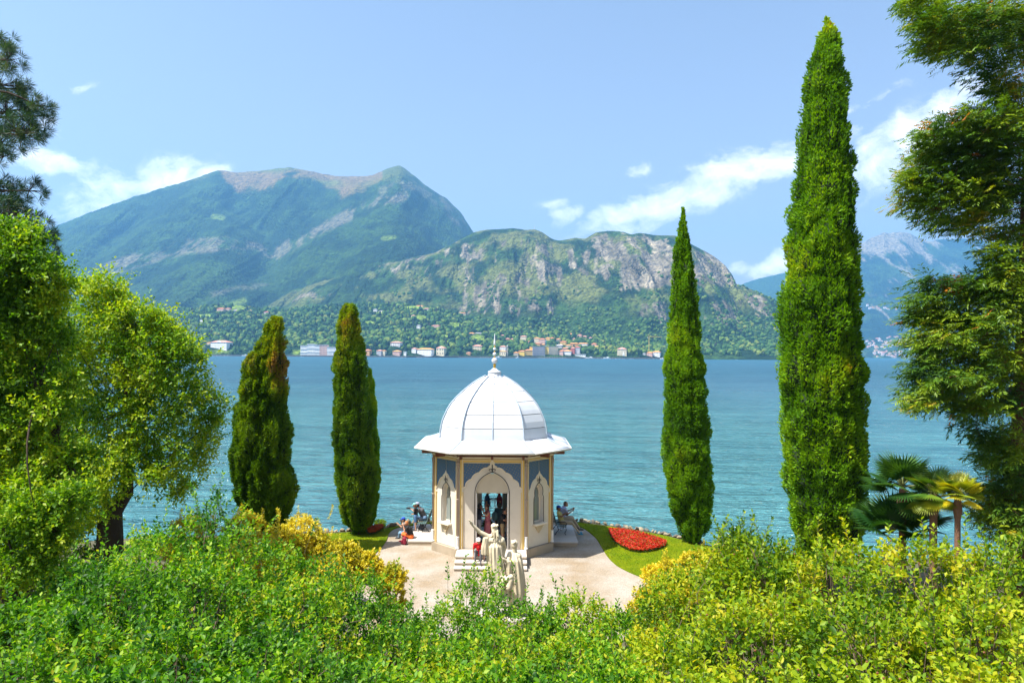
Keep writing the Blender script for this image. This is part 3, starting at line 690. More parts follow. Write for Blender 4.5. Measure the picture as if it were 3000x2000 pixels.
house(1684, 1715, 1038, 1043, 'white', 'white', 'long white awning roofed boathouse at the waterline', 'boathouse', 1, 5, depth=8, flat=True)
UP = [(1524, 1542, 985, 996, 'cream', 'rose', 'broad cream house with rose roof above the trees left of the village'), (1480, 1493, 992, 996, 'red', 'rose', 'low red house half hidden right of the finial tip'),
      (1496, 1504, 993, 997, 'pink', 'rose', 'tiny pink cottage on the slope left of the cream hillside house'), (1564, 1580, 990, 1003, 'cream', 'orange', 'upper left house of the village rows'),
      (1578, 1597, 993, 1006, 'pink', 'terracotta', 'pink house in the upper village beside a blue crane'), (1597, 1611, 990, 999, 'ochre', 'orange', 'ochre house in the top village row'),
      (1610, 1623, 990, 1000, 'orange', 'terracotta', 'orange house at the right end of the top village row'), (1566, 1583, 1006, 1014, 'orange', 'terracotta', 'orange house directly behind the grey hotel roof'),
      (1584, 1597, 1009, 1014, 'pink', 'orange', 'low pink house behind the yellow tower bay'), (1629, 1642, 993, 999, 'beige', 'orange', 'beige house right of the big village tree'),
      (1640, 1659, 1001, 1010, 'ochre', 'terracotta', 'ochre house with stacked balconies above the hotel'), (1629, 1647, 1011, 1020, 'grey', 'white', 'pale grey house with white flat roof above the hotel corner'),
      (1657, 1672, 1011, 1019, 'cream', 'orange', 'cream house behind the orange roofed waterfront house'), (1669, 1694, 1006, 1015, 'orange', 'orange', 'wide orange house in the middle of the right village'),
      (1693, 1720, 1006, 1013, 'white', 'orange', 'wide white house with open loggia at the village edge'), (1647, 1663, 1020, 1027, 'pink', 'terracotta', 'small pink house above the white waterfront house'),
      (1663, 1676, 968, 971, 'beige', 'rose', 'solitary beige house high in the woods above the village'), (1666, 1677, 978, 982, 'orange', 'orange', 'orange cottage below the solitary woodland house'),
      (1691, 1704, 981, 987, 'pink', 'rose', 'pink hillside house left of a dark tree clump'), (1707, 1719, 985, 989, 'beige', 'rose', 'beige cottage right of the pink hillside house'),
      (1677, 1685, 992, 996, 'cream', 'rose', 'small cream cottage left of the dark green hill trees'), (1732, 1747, 1007, 1013, 'pink', 'terracotta', 'pink house with bright red roof at the right village end'),
      (1739, 1754, 1014, 1021, 'cream', 'orange', 'cream house below the red roofed house at the village end'), (1725, 1733, 989, 995, 'white', 'rose', 'white cottage between two slim cypresses on the hill'),
      (1786, 1794, 990, 995, 'cream', 'orange', 'lone cream cottage on the hill left of the yellow meadow'), (1825, 1830, 985, 989, 'white', 'white', 'white hut at the right end of the hill meadow'),
      (1263, 1287, 954, 961, 'pink', 'rose', 'pink villa alone in the woods above the cream pyramid villa'), (1220, 1231, 953, 962, 'white', 'grey', 'white tower house left of the pink woodland villa'),
      (1372, 1389, 976, 980, 'beige', 'orange', 'long low beige farmhouse over the terraced field'), (1390, 1412, 976, 979, 'grey', 'grey', 'grey greenhouse beside the farmhouse over the terraced field'),
      (1093, 1104, 906, 913, 'white', 'grey', 'white chalet right of the second cypress high on the hill'), (1108, 1124, 911, 915, 'cream', 'grey', 'low cream house in the meadow right of the white chalet'),
      (1218, 1240, 896, 899, 'beige', 'orange', 'long beige house at the edge of the top meadow'), (1240, 1256, 904, 908, 'grey', 'rose', 'grey cottage below the top meadow'),
      (1345, 1364, 917, 920, 'beige', 'terracotta', 'house with red roof on the skyline of the near hill'), (1204, 1214, 924, 929, 'cream', 'rose', 'cream cottage at the foot of the top meadow'),
      (1546, 1553, 1000, 1005, 'pink', 'terracotta', 'small pink house between tree clumps left of the village'), (1467, 1476, 982, 984, 'red', 'rose', 'low crimson roof among dark trees right of the finial tip')]
for (a, b_, t_, f_, w_, r_, lab) in UP:
    house(a, b_, t_, f_, w_, r_, lab, floors=2 if f_ - t_ > 6 else 1, cols=max(2, (b_ - a) // 4), depth=10, rh=2.2, group='houses scattered through the village and hill')
house(1808, 1836, 1022, 1040, 'cream', 'rose', 'large square cream mansion with balustrade right of the village', 'villa', 3, 6, depth=20, extra=pediment)
house(1894, 1911, 1033, 1043, 'pink', 'orange', 'pink house at the foot of the yellow crane', floors=2, cols=4, depth=12)
house(1911, 1933, 1031, 1043, 'white', 'orange', 'white house with orange roof right of the yellow crane', floors=2, cols=5, depth=14, extra=chimney)
house(1883, 1891, 1035, 1039, 'white', 'grey', 'tiny white cottage left of the yellow crane', floors=1, cols=2, depth=6)
house(2149, 2163, 1036, 1045, 'white', 'white', 'white house on the shore between the two tall cypresses', y=1950, floors=2, cols=2, depth=10, flat=True)
house(2148, 2156, 1024, 1028, 'grey', 'rose', 'small grey house above the white shore house', y=2010, floors=1, cols=2, depth=8)
house(2164, 2176, 1041, 1046, 'beige', 'grey', 'low beige boathouse right of the white shore house', 'boathouse', 1, 3, y=1950, depth=8)
for k, (a, b_) in enumerate([(2064, 2074), (2078, 2092), (2180, 2204), (2228, 2237)]):
    house(a, b_, 1042 if k != 3 else 1032, 1046 if k != 3 else 1035, ('pink', 'cream', 'grey', 'white')[k], 'grey', ('pale pink shed on the shore right of the slender cypress', 'cream row house on the shore right of the slender cypress', 'long grey lakeside shelter right of the beige boathouse', 'tiny white cottage above the shore left of the giant cypress')[k], y=1950, floors=1, cols=3, depth=6, flat=True)
# the hazy town under the distant mountain
clus = [(2530, 1012, 22, 8), (2560, 1018, 26, 5), (2555, 1004, 12, 3), (2577, 995, 8, 6), (2602, 1008, 10, 5), (2615, 990, 14, 4), (2640, 995, 16, 8), (2632, 1010, 10, 8), (2655, 1002, 14, 5), (2592, 1030, 16, 8), (2575, 1035, 20, 10), (2620, 1035, 24, 8), (2640, 1043, 20, 4), (2680, 1010, 20, 10), (2720, 1015, 40, 14), (2800, 1020, 60, 14), (2620, 905, 30, 5), (2565, 905, 30, 5)]
npl = 0; rr = random.Random(5); twn = []
while npl < 105:
    cx_, cy_, sx_, sy_ = clus[rr.randrange(len(clus))]
    px_ = cx_ + rr.gauss(0, .7) * sx_; py_ = min(1046, cy_ + rr.gauss(0, .7) * sy_)
    if not 2512 < px_ < 2900 or any(abs(px_ - a) < 5 and abs(py_ - b_) < 3 for a, b_ in twn): continue
    twn.append((px_, py_)); npl += 1
    w_ = rr.choice((4, 5, 6, 8, 10))
    house(px_ - w_ / 2, px_ + w_ / 2, py_ - rr.uniform(2.5, 4.5), py_, rr.choice(('white', 'white', 'cream', 'pink')), rr.choice(('rose', 'orange', 'terracotta', 'rose')),
          'small pale house of the hazy town under the distant mountain', layer=LD, floors=0, cols=0, depth=14, rh=4, group='houses of the distant town')
ch = house(2575, 2581, 996, 1000, 'white', 'rose', 'pale church with a slim white tower above the distant town', 'church', 0, 0, layer=LD, depth=22, name='church')
MB().box((-6, 0, 15), (5, 5, 36)).build('tower', mat('wall_white', WALLC['white']), ch)

# crowns: everywhere on the near hill but not on meadows, houses or the lake
def hill_points(Ld, n, vmin, vmax, umin, umax, avoid_m=True):
    rows, cols_ = Ld['PX'].shape
    out = []; V = Ld['V']; PXm, PYm = Ld['PX'], Ld['PY']
    i = rng.random(n) * (rows - 2); j = rng.random(n) * (cols_ - 2)
    i0 = i.astype(int); j0 = j.astype(int); fi = (i - i0)[:, None]; fj = (j - j0)[:, None]
    p = (V[i0, j0] * (1 - fi) + V[i0 + 1, j0] * fi) * (1 - fj) + (V[i0, j0 + 1] * (1 - fi) + V[i0 + 1, j0 + 1] * fi) * fj
    q = PXm[i0, j0]; r = PYm[i0, j0]
    k = (q > umin) & (q < umax) & (r > vmin) & (r < vmax) & (p[:, 2] > LAKE_Z + .6)
    if avoid_m:
        for (mx, my, rx, ry) in MEADOWS: k &= ((q - mx) / rx) ** 2 + ((r - my) / ry) ** 2 > .95
    H = np.array(HOUSE_SPOTS)
    p = p[k]
    kk = np.ones(len(p), bool)
    for (hx, hy, hr, hz) in H:
        dy_ = hy - p[:, 1]
        near = (np.abs(p[:, 0] - hx) < hr) & (dy_ > -18) & (dy_ < 26)
        front = (np.abs(p[:, 0] - hx) < hr - 3) & (dy_ >= 26) & (dy_ < 90) & (p[:, 2] > hz - 9)
        kk &= ~(near | front)
    return p[kk]
pts = hill_points(LC, 15500, 860, 1041, 380, 2330)
s = 2.6 + 5.6 * rng.random(len(pts)) ** 2.4
hgt = s * (.9 + .5 * rng.random(len(pts)))
scatter_trees('far_woodland', pts + np.stack([0 * s, 0 * s, hgt * .55], 1), np.stack([s, s, hgt], 1), FT, 1.0, sub=2)
pts = hill_points(LC, 3000, 870, 1041, 380, 2330)
s = 1.6 + 1.6 * rng.random(len(pts)); hgt = s * (2.0 + 1.5 * rng.random(len(pts)))
scatter_trees('far_conifers', pts + np.stack([0 * s, 0 * s, hgt * .7], 1), np.stack([s, s, hgt], 1), FTD, 7.0, sub=2, amp=.35)
pts = hill_points(LB, 17000, 935, 1045, 1500, 2460, False)
pts2 = hill_points(LB, 9000, 800, 935, 1150, 2460, False); pts2 = pts2[fbm(pts2[:, 0] / 34, pts2[:, 2] / 75, pts2[:, 1] / 90, 5, .58) < .44]
pts = np.concatenate([pts, pts2]); s = 2.4 + 4.6 * rng.random(len(pts)) ** 2.2; hgt = s * (.8 + .4 * rng.random(len(pts)))
scatter_trees('mountain_forest', pts + np.stack([0 * s, 0 * s, hgt * .45], 1), np.stack([s, s, hgt], 1), FT, 3.0, sub=1)

# lakeside wall, promenade arches, jetties, boats, cranes
SHORE_Y = 1781.0
def PLK(px, y, z):
    a, b = ray(px, 1043); return Vector((a * y, y, z))
sw = thing('sea_wall', (0, SHORE_Y, 0), 0, 'long dark stone seawall running along the foot of the village', 'seawall')
stone_far = mat('far_stone', (.17, .16, .15), .9, .3, .2)
a0 = PLK(560, SHORE_Y, 0).x; a1 = PLK(2020, SHORE_Y, 0).x
MB().box(((a0 + a1) / 2, 2.5, LAKE_Z + 1.6), (a1 - a0, 5, 3.6)).build('wall', stone_far, sw)
MB().box(((a0 + a1) / 2, 2.5, LAKE_Z + 3.6), (a1 - a0, 5.6, .4)).build('coping', mat('far_coping', (.42, .41, .39), .9), sw)
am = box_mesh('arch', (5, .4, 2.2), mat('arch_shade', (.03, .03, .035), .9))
for k in range(26):
    o = link('arch', am, None, sw); o.location = (PLK(1262 + k * 5.2 + (60 if k > 20 else 0) - (150 if k > 15 else 0), SHORE_Y, 0).x, -.15, LAKE_Z + 1.3)
def boat(px, y, L_, label, kind='speedboat', head=0, hull=(.85, .85, .86)):
    p = PLK(px, y, LAKE_Z)
    r = thing('boat', p, R(head), label, 'boat', 'boats along the far shore')
    hm = mat('hull_%d' % int(hull[0] * 100), hull, .35); b = L_ * .16
    v = []; 
    for z, s_ in ((-.3, .7), (L_ * .09, 1.0)):
        v += [(-L_ / 2, -b * s_, z), (L_ * .2, -b * s_, z), (L_ / 2 * (.86 + .14 * s_), 0, z * 1.2), (L_ * .2, b * s_, z), (-L_ / 2, b * s_, z)]
    MB().add(v, [(4, 3, 2, 1, 0), (5, 6, 7, 8, 9), (0, 1, 6, 5), (1, 2, 7, 6), (2, 3, 8, 7), (3, 4, 9, 8), (4, 0, 5, 9)]).build('hull', hm, r)
    z0 = L_ * .08
    if kind == 'ferry':
        MB().box((-L_ * .06, 0, z0 + 1.2), (L_ * .68, b * 1.6, 2.4)).build('cabin', mat('cabin_white', (.82, .82, .8), .5), r)
        MB().box((-L_ * .06, 0, z0 + 1.5), (L_ * .6, b * 1.63, .8)).build('window', mat('cabin_glass', (.06, .08, .1), .2), r)
        MB().box((L_ * .1, 0, z0 + 3.1), (L_ * .2, b * 1.2, 1.4)).build('bridge', mat('cabin_white', (.82, .82, .8), .5), r)
    else:
        MB().box((L_ * .04, 0, z0 + .35), (L_ * .22, b * 1.1, .7)).build('windscreen', mat('cabin_glass', (.06, .08, .1), .2), r)
        MB().box((-L_ * .25, 0, z0 + .15), (L_ * .3, b * 1.2, .3)).build('bench_seat', mat('boat_seat', (.5, .45, .4)), r)
    return r
boat(718, 1740, 17, 'white passenger ferry left of the first cypress', 'ferry', 6)
boat(1182, 1560, 12, 'white motorboat right of the mauve house with people aboard', head=3)
boat(1228, 1600, 13, 'white speedboat in front of the long white lakeside house', head=-4)
boat(1516, 1740, 9, 'white cabin boat moored below the yellow hotel', 'ferry', 20)
boat(1728, 1725, 24, 'large cream pleasure boat at the harbour right of the hotel', 'ferry', 0, (.75, .68, .6))
boat(1778, 1720, 20, 'flat car ferry moored near the harbour pontoon', 'ferry', 0)
boat(1811, 1725, 14, 'white boat moored left of the shore monument', head=4)
boat(1826, 1690, 8, 'small white boat below the shore monument', head=0)
boat(1851, 1700, 10, 'small sailing dinghy hull right of the shore monument', head=8)
boat(1920, 1740, 12, 'green and white launch under the yellow crane', head=0, hull=(.4, .5, .4))
boat(1940, 1660, 10, 'white launch touching the slender cypress outline', 'ferry', 5)
boat(2106, 1850, 14, 'white boat by the shore right of the slender cypress', 'ferry', 0)
boat(2158, 1780, 6, 'tiny white boat out from the white shore house')
boat(885, 1760, 9, 'small boat moored left of the grand white hotel', head=10)
boat(1458, 1745, 20, 'long white ferry docked behind the pavilion finial', 'ferry', 0)
wood_far = mat('far_jetty', (.5, .48, .45), .9)
def jetty(px0, px1, label, y=1765, posts=6):
    a = PLK(px0, y, 0).x; b = PLK(px1, y, 0).x
    r = thing('jetty', ((a + b) / 2, y, LAKE_Z), 0, label, 'jetty', 'jetties on the far shore')
    MB().box((0, 0, .9), (b - a, 3, .35)).build('deck', wood_far, r)
    pm = box_mesh('post', (.5, .5, 4.2), mat('far_post', (.62, .6, .57)))
    for k in range(posts):
        o = link('post', pm, None, r); o.location = (-(b - a) / 2 + (b - a) * (k + .5) / posts, -1.7, 1.3)
jetty(596, 674, 'jetty with tall mooring posts below the stately white villa', posts=7)
jetty(1404, 1442, 'landing stage with white posts left of the pavilion finial', posts=5)
jetty(1576, 1660, 'long hotel pontoon with railings in front of the hotel blocks', posts=11)
jetty(1745, 1800, 'harbour pontoon right of the cream pleasure boat', posts=5)
def crane(px, pyb, pyt, jl, jr, col, label, y):
    base = P(px, pyb, y); k = y / 2000; h = (pyb - pyt) * k
    r = thing('tower_crane', base, 0, label, 'crane'); cm = mat('crane_%d' % int(col[0] * 100), col, .5)
    mb = MB()
    for sx_ in (-.9, .9):
        for sy_ in (-.9, .9): mb.box((sx_, sy_, h / 2), (.35, .35, h))
    n = max(6, int(h / 3))
    for i in range(n):
        z = h * (i + .5) / n; mb.tube([(-.9, -.9, z - 1.2), (.9, -.9, z + 1.2)], .14, 4); mb.box((0, -.9, z), (1.8, .2, .2)); mb.box((0, .9, z), (1.8, .2, .2))
    mb.build('mast', cm, r)
    a = -(px - jl) * k; b = (jr - px) * k; mb = MB()
    mb.box(((a + b) / 2, -.5, h + .6), (b - a, .3, .4)); mb.box(((a + b) / 2, .5, h + .6), (b - a, .3, .4)); mb.box(((0 + b) / 2, 0, h + 2), (b, .3, .3))
    for i in range(12): mb.tube([(b * i / 12, 0, h + .6), (b * (i + .5) / 12, 0, h + 2)], .12, 4)
    mb.tube([(a, 0, h + .6), (0, 0, h + 6), (b * .7, 0, h + 2)], .12, 4); mb.box((0, 0, h + 3), (.5, .5, 6)); mb.build('jib', cm, r)
    MB().box((a + 1, 0, h), (2.4, 1.6, 1.8)).build('counterweight', mat('weight', (.6, .6, .58)), r)
    MB().box((1.6, -.6, h - 1), (1.4, 1.4, 1.8)).build('cab', cm, r)
crane(1901, 1032, 988, 1896, 1940, (.72, .50, .10), 'yellow tower crane above the pink house at the shore', 1860)
crane(1599, 1014, 999, 1597, 1603, (.05, .30, .42), 'short teal crane behind the hotel roofs', 1900)
mast_p = ground_at(LB, 1565, 668)
r = thing('radio_mast', (mast_p.x, mast_p.y, mast_p.z), 0, 'thin radio mast on the ridge above the village', 'mast')
MB().tube([(0, 0, -10), (0, 0, 20)], [.9, .5], 6).build('mast', mat('far_post', (.62, .6, .57)), r); MB().box((0, 0, 14), (5, .5, .5)).build('crossbar', mat('far_post', (.62, .6, .57)), r)
mo = P(1827, 1042, 1765)
r = thing('monument', mo, 0, 'small white stone monument on the far quay below the mansion', 'monument')
MB().box((0, 0, 2.2), (4, 4, 4.4)).build('pedestal', mat('wall_white', WALLC['white']), r); MB().lathe([(1.4, 4.4), (1.5, 6), (1.1, 8.2), (.9, 9.2), (.2, 10)], 10).build('figure', mat('wall_white', WALLC['white']), r)

# ---------------------------------------------------------------- haze over the lake
hv = [(-9500, -30, -9), (9500, -30, -9), (9500, 12500, -9), (-9500, 12500, -9)]
hz_me = MB().box((0, 4900, 905), (19000, 9880, 1830)).mesh('haze')
hm, ht, hb = nm('haze'); ht.nodes.remove(hb)
pv = ht.nodes.new('ShaderNodeVolumePrincipled'); pv.inputs['Color'].default_value = (.24, .59, 1.0, 1); pv.inputs['Density'].default_value = HAZE; pv.inputs['Anisotropy'].default_value = .25
ht.links.new(pv.outputs[0], ht.nodes['Material Output'].inputs['Volume'])
link('haze', hz_me, hm, kind='stuff')
# ---------------------------------------------------------------- the garden by the water
def flat_poly(name, pts, z, m, h=0.0, sub=0, parent=None, kind='structure', rough=0):
    """a sheet over a plan outline, with a skirt of depth h"""
    bm = bmesh.new()
    vs_ = [bm.verts.new((p[0], p[1], z)) for p in pts]
    f = bm.faces.new(vs_)
    if f.normal.z < 0: f.normal_flip()
    if h:
        r = bmesh.ops.extrude_face_region(bm, geom=[f]); 
        for v in [g for g in r['geom'] if isinstance(g, bmesh.types.BMVert)]: v.co.z -= 0
        for v in vs_: v.co.z = z - h
        bmesh.ops.recalc_face_normals(bm, faces=bm.faces[:])
    bmesh.ops.triangulate(bm, faces=[g for g in bm.faces if len(g.verts) > 4])
    me = bpy.data.meshes.new(name); bm.to_mesh(me); bm.free()
    o = link(name, me, m, parent)
    if kind: o['kind'] = kind
    return o
def smooth_line(pts, n=6):
    out = []
    for i in range(len(pts) - 1):
        p0 = pts[max(i - 1, 0)]; p1 = pts[i]; p2 = pts[i + 1]; p3 = pts[min(i + 2, len(pts) - 1)]
        for k in range(n):
            t = k / n
            out.append(tuple(.5 * (2 * b + (c - a) * t + (2 * a - 5 * b + 4 * c - d) * t * t + (3 * b - a - 3 * c + d) * t ** 3) for a, b, c, d in zip(p0, p1, p2, p3)))
    out.append(tuple(pts[-1])); return out
shore_px = [(-250, 1700), (0, 1630), (200, 1590), (400, 1574), (700, 1566), (900, 1560), (1060, 1551), (1130, 1542), (1170, 1535), (1220, 1527), (1290, 1521), (1440, 1517), (1600, 1521), (1650, 1524), (1700, 1527), (1760, 1533), (1850, 1547), (1930, 1560), (1990, 1574), (2060, 1592), (2200, 1612), (2450, 1625), (2800, 1640), (3250, 1660)]
shore = smooth_line([tuple(PG(a, b, -.02)[:2]) for a, b in shore_px], 5)
def hill_h(x, y):
    base = np.interp(y, [-10, 1.8, 2.4, 6, 9, 13, 17, 20, 21.8], [7.25, 7.25, 5.6, 4.9, 4.0, 2.5, 1.0, .2, 0])
    return base + 0 * x
# soil: grid inside the shore line, falling into the lake
gx = np.linspace(-46, 46, 150); 
sh = np.array(shore)
ys = np.interp(gx, sh[:, 0], sh[:, 1])
gt = np.concatenate([np.linspace(0, 1, 90), [1.006, 1.03]])
GX, GT = np.meshgrid(gx, gt)
GY = -10 + (np.broadcast_to(ys, GX.shape) + 10) * np.minimum(GT, 1) + np.clip(GT - 1, 0, 1) * 30
GZ = hill_h(GX, GY) + .10 * (fbm(GX / 1.5, GY / 1.5, 0, 3) - .5) * np.clip((20 - GY) / 3, 0, 1) - .035
GZ[-2, :] -= .5; GZ[-1, :] -= 3.0
n_r, n_c = GX.shape; ii = np.arange(n_r - 1)[:, None] * n_c + np.arange(n_c - 1)[None, :]
Fg = np.stack([ii, ii + 1, ii + n_c + 1, ii + n_c], -1).reshape(-1, 4)
soil = mat('soil', (.075, .07, .035), .95, .5, 1.3, bump=.6, bscale=9)
link('ground', npmesh('ground', np.stack([GX, GY, GZ], -1).reshape(-1, 3), Fg, soil, True), None, kind='structure')

def gravel_material():
    m, t, b = nm('gravel'); L = t.links.new
    tcn = t.nodes.new('ShaderNodeTexCoord')
    vo = t.nodes.new('ShaderNodeTexVoronoi'); vo.inputs['Scale'].default_value = 38; L(tcn.outputs['Object'], vo.inputs['Vector'])
    n = t.nodes.new('ShaderNodeTexNoise'); n.inputs['Scale'].default_value = .55; n.inputs['Detail'].default_value = 7; n.inputs['Roughness'].default_value = .6; L(tcn.outputs['Object'], n.inputs['Vector'])
    r1 = t.nodes.new('ShaderNodeValToRGB'); e = r1.color_ramp.elements; e[0].position = .36; e[0].color = (.29, .22, .14, 1); e[1].position = .64; e[1].color = (.38, .34, .285, 1); L(n.outputs[0], r1.inputs[0])
    hs = t.nodes.new('ShaderNodeMix'); hs.data_type = 'RGBA'; hs.blend_type = 'MULTIPLY'; hs.inputs['Factor'].default_value = .6
    bw = t.nodes.new('ShaderNodeRGBToBW'); L(vo.outputs['Color'], bw.inputs[0])
    mrg = t.nodes.new('ShaderNodeMapRange'); mrg.inputs[3].default_value = .35; mrg.inputs[4].default_value = 1.35; L(bw.outputs[0], mrg.inputs[0])
    L(r1.outputs[0], hs.inputs['A']); L(mrg.outputs[0], hs.inputs['B']); L(hs.outputs['Result'], b.inputs['Base Color'])
    b.inputs['Roughness'].default_value = .9
    bp = t.nodes.new('ShaderNodeBump'); bp.inputs['Strength'].default_value = .7; bp.inputs['Distance'].default_value = .02; L(vo.outputs['Distance'], bp.inputs['Height']); L(bp.outputs[0], b.inputs['Normal'])
    return m
grav = gravel_material()
grav_px = [(1290, 1533), (1190, 1540), (1155, 1549), (1140, 1562), (1134, 1580), (1120, 1600), (1080, 1640), (1020, 1700), (980, 1780), (980, 1900), (1500, 1980), (1960, 1900), (1960, 1760), (1900, 1698), (1850, 1678), (1806, 1655), (1780, 1630), (1762, 1602), (1742, 1572), (1705, 1545), (1660, 1533), (1600, 1530)]
flat_poly('gravel_path', smooth_line([tuple(PG(a, b, -.01)[:2]) for a, b in grav_px], 4), .0, grav)
lawn_m, lt_, lb_ = nm('lawn')
tcn = lt_.nodes.new('ShaderNodeTexCoord'); ln1 = lt_.nodes.new('ShaderNodeTexNoise'); ln1.inputs['Scale'].default_value = 1.1; ln1.inputs['Detail'].default_value = 8; ln1.inputs['Roughness'].default_value = .7
lt_.links.new(tcn.outputs['Object'], ln1.inputs['Vector']); lr_ = lt_.nodes.new('ShaderNodeValToRGB'); e = lr_.color_ramp.elements
e[0].position = .32; e[0].color = (.10, .185, .003, 1); e[1].position = .66; e[1].color = (.23, .27, .006, 1); lt_.links.new(ln1.outputs[0], lr_.inputs[0]); lt_.links.new(lr_.outputs[0], lb_.inputs['Base Color'])
lb_.inputs['Roughness'].default_value = .95; lb_.inputs['Specular IOR Level'].default_value = .05; ln2 = lt_.nodes.new('ShaderNodeTexNoise'); ln2.inputs['Scale'].default_value = 60; ln2.inputs['Detail'].default_value = 3; lt_.links.new(tcn.outputs['Object'], ln2.inputs['Vector'])
lbp = lt_.nodes.new('ShaderNodeBump'); lbp.inputs['Distance'].default_value = .06; lt_.links.new(ln2.outputs[0], lbp.inputs['Height']); lt_.links.new(lbp.outputs[0], lb_.inputs['Normal'])
rl = [(1632, 1527), (1662, 1532.5), (1706, 1544.5), (1743, 1571.5), (1763, 1601.5), (1781, 1629.5), (1807, 1654.5), (1851, 1677.5), (1901, 1697), (1990, 1740), (2150, 1740), (2450, 1700), (2450, 1632), (2200, 1618), (2060, 1597), (1990, 1579), (1930, 1565), (1850, 1552), (1760, 1538), (1700, 1531), (1650, 1527.5)]
flat_poly('lawn', smooth_line([tuple(PG(a, b, .03)[:2]) for a, b in rl], 4), .045, lawn_m, h=.06)
ll = [(1289, 1532.5), (1189, 1539.5), (1154, 1548.5), (1139, 1561.5), (1133, 1579.5), (1119, 1599.5), (1079, 1639), (1010, 1690), (760, 1690), (560, 1650), (400, 1600), (400, 1580), (700, 1572), (900, 1565), (1060, 1556), (1130, 1547), (1170, 1540), (1220, 1532), (1288, 1527)]
flat_poly('lawn', smooth_line([tuple(PG(a, b, .03)[:2]) for a, b in ll], 4), .045, lawn_m, h=.06)

# grass blades: tufts along the lawns, nobody could count them
def in_poly(x, y, poly):
    c = np.zeros(len(x), bool); n = len(poly); j = n - 1
    for i in range(n):
        xi, yi = poly[i]; xj, yj = poly[j]
        k = ((yi > y) != (yj > y)) & (x < (xj - xi) * (y - yi) / (yj - yi + 1e-12) + xi); c ^= k; j = i
    return c
GRASS = leaf_mat('grass_blade', [(0, (.07, .14, .005)), (.5, (.14, .22, .01)), (1, (.26, .28, .02))], .35, .6, .2)
gp = []
for poly in (rl, ll):
    pw = [tuple(PG(a, b, .04)[:2]) for a, b in poly]; xs_ = [p[0] for p in pw]; ys_ = [p[1] for p in pw]
    x = rng.uniform(min(xs_), max(xs_), 40000); y = rng.uniform(min(ys_), max(ys_), 40000)
    k = in_poly(x, y, pw) & (y > 26.5); gp.append(np.stack([x[k], y[k], np.full(k.sum(), .04)], 1)[:15000])
gp = np.concatenate(gp); n = len(gp); d = rdir(n) * .5; d[:, 2] = 1
V, F, k = leaf_geo(gp, d, rdir(n), .03 + .04 * rng.random(n), .018)
link('grass', npmesh('grass', V, F, GRASS, tint=np.repeat(np.clip(fbm(gp[:, 0], gp[:, 1], 0, 3) + .3 * (rng.random(n) - .5), 0, 1), k)), None, kind='stuff')

# shore stones: individual boulders set along the lawn edge
rockm = mat('shore_rock', (.29, .24, .16), .95, .45, 3, bump=.8, bscale=8)
rockd = mat('shore_rock_dark', (.13, .12, .10), .95, .45, 3, bump=.8, bscale=8)
def rock_mesh(seed):
    bm = bmesh.new(); bmesh.ops.create_icosphere(bm, subdivisions=2, radius=1)
    for v in bm.verts:
        q = v.co * 1.3; v.co *= .72 + .6 * float(vnoise(q.x + seed * 9, q.y, q.z)); v.co.z *= .62
    me = bpy.data.meshes.new('rock'); bm.to_mesh(me); bm.free(); return me
rms = [rock_mesh(i) for i in range(5)]
for me in rms: me.materials.append(rockm)
rms_d = [me.copy() for me in rms]
for me in rms_d: me.materials.clear(); me.materials.append(rockd)
bank = thing('rock_bank', (0, 0, 0), 0, 'rough stones edging the lawn along the water behind the pavilion', 'stone edging')
rr = random.Random(3); cnt = 0
pts = [PG(a, b, 0) for a, b in smooth_line([(p[0], p[1]) for p in shore_px if 700 < p[0] < 2100], 30)]
acc_ = 0; last = pts[0]; nxt = 0
for p in pts:
    acc_ += (p - last).length; last = p
    if acc_ < nxt: continue
    nxt = acc_ + rr.uniform(.12, .3)
    for row in range(2):
        if cnt >= 295 or not (-13 < p.x < 11): break
        dark = p.x > 1.5 and rr.random() < .5
        o = link('stone', (rms_d if dark else rms)[rr.randrange(5)], None, bank); cnt += 1
        s = rr.uniform(.07, .15); o.location = (p.x + rr.uniform(-.1, .1), p.y + .02 + row * .2 + rr.uniform(-.05, .05), .03 - row * .16 + rr.uniform(-.03, .03)); o.scale = (s * 1.3, s, s); o.rotation_euler = (rr.random(), rr.random(), rr.random() * 6)

# ---------------------------------------------------------------- the pavilion
KX, KY = -.83, 32.66
CREAM = mat('cream_plaster', (.67, .62, .53), .85, .06, 2.5, bump=.2, bscale=30, stain=.2)
CREAM2 = mat('cream_trim', (.74, .67, .54), .8, .05, 3)
YELLOW = mat('yellow_plaster', (.72, .50, .12), .85, .08, 4)
WHITE = mat('white_metal', (.60, .64, .69), .42, .06, 1.2, bump=.2, bscale=2.5, stain=.16)
RIBM = mat('rib_metal', (.36, .43, .50), .4, .08, 4)  # the ribs' grey-blue shade is put into this colour
SHELL = mat('dome_shell', (.10, .11, .13), .8)
WHITE2 = mat('white_paint', (.78, .78, .76), .5, .04, 4)
GOLD = mat('gold', (.70, .42, .06), .35, .1, 8, metal=.6)
BLACK = mat('black_iron', (.012, .012, .014), .45)
BROWN = mat('brown_wood', (.16, .055, .03), .7, .3, 6)
PIPE = mat('pipe_paint', (.34, .27, .22), .5, .2, 4)
STONE = mat('step_stone', (.52, .47, .40), .85, .15, 3, bump=.4, bscale=25, stain=.5)
STONE2 = mat('plinth_stone', (.40, .33, .24), .9, .25, 2.5, bump=.5, bscale=22, stain=.7)
SLAB = mat('terrace_slab', (.50, .45, .40), .85, .1, 2, bump=.3, bscale=40)
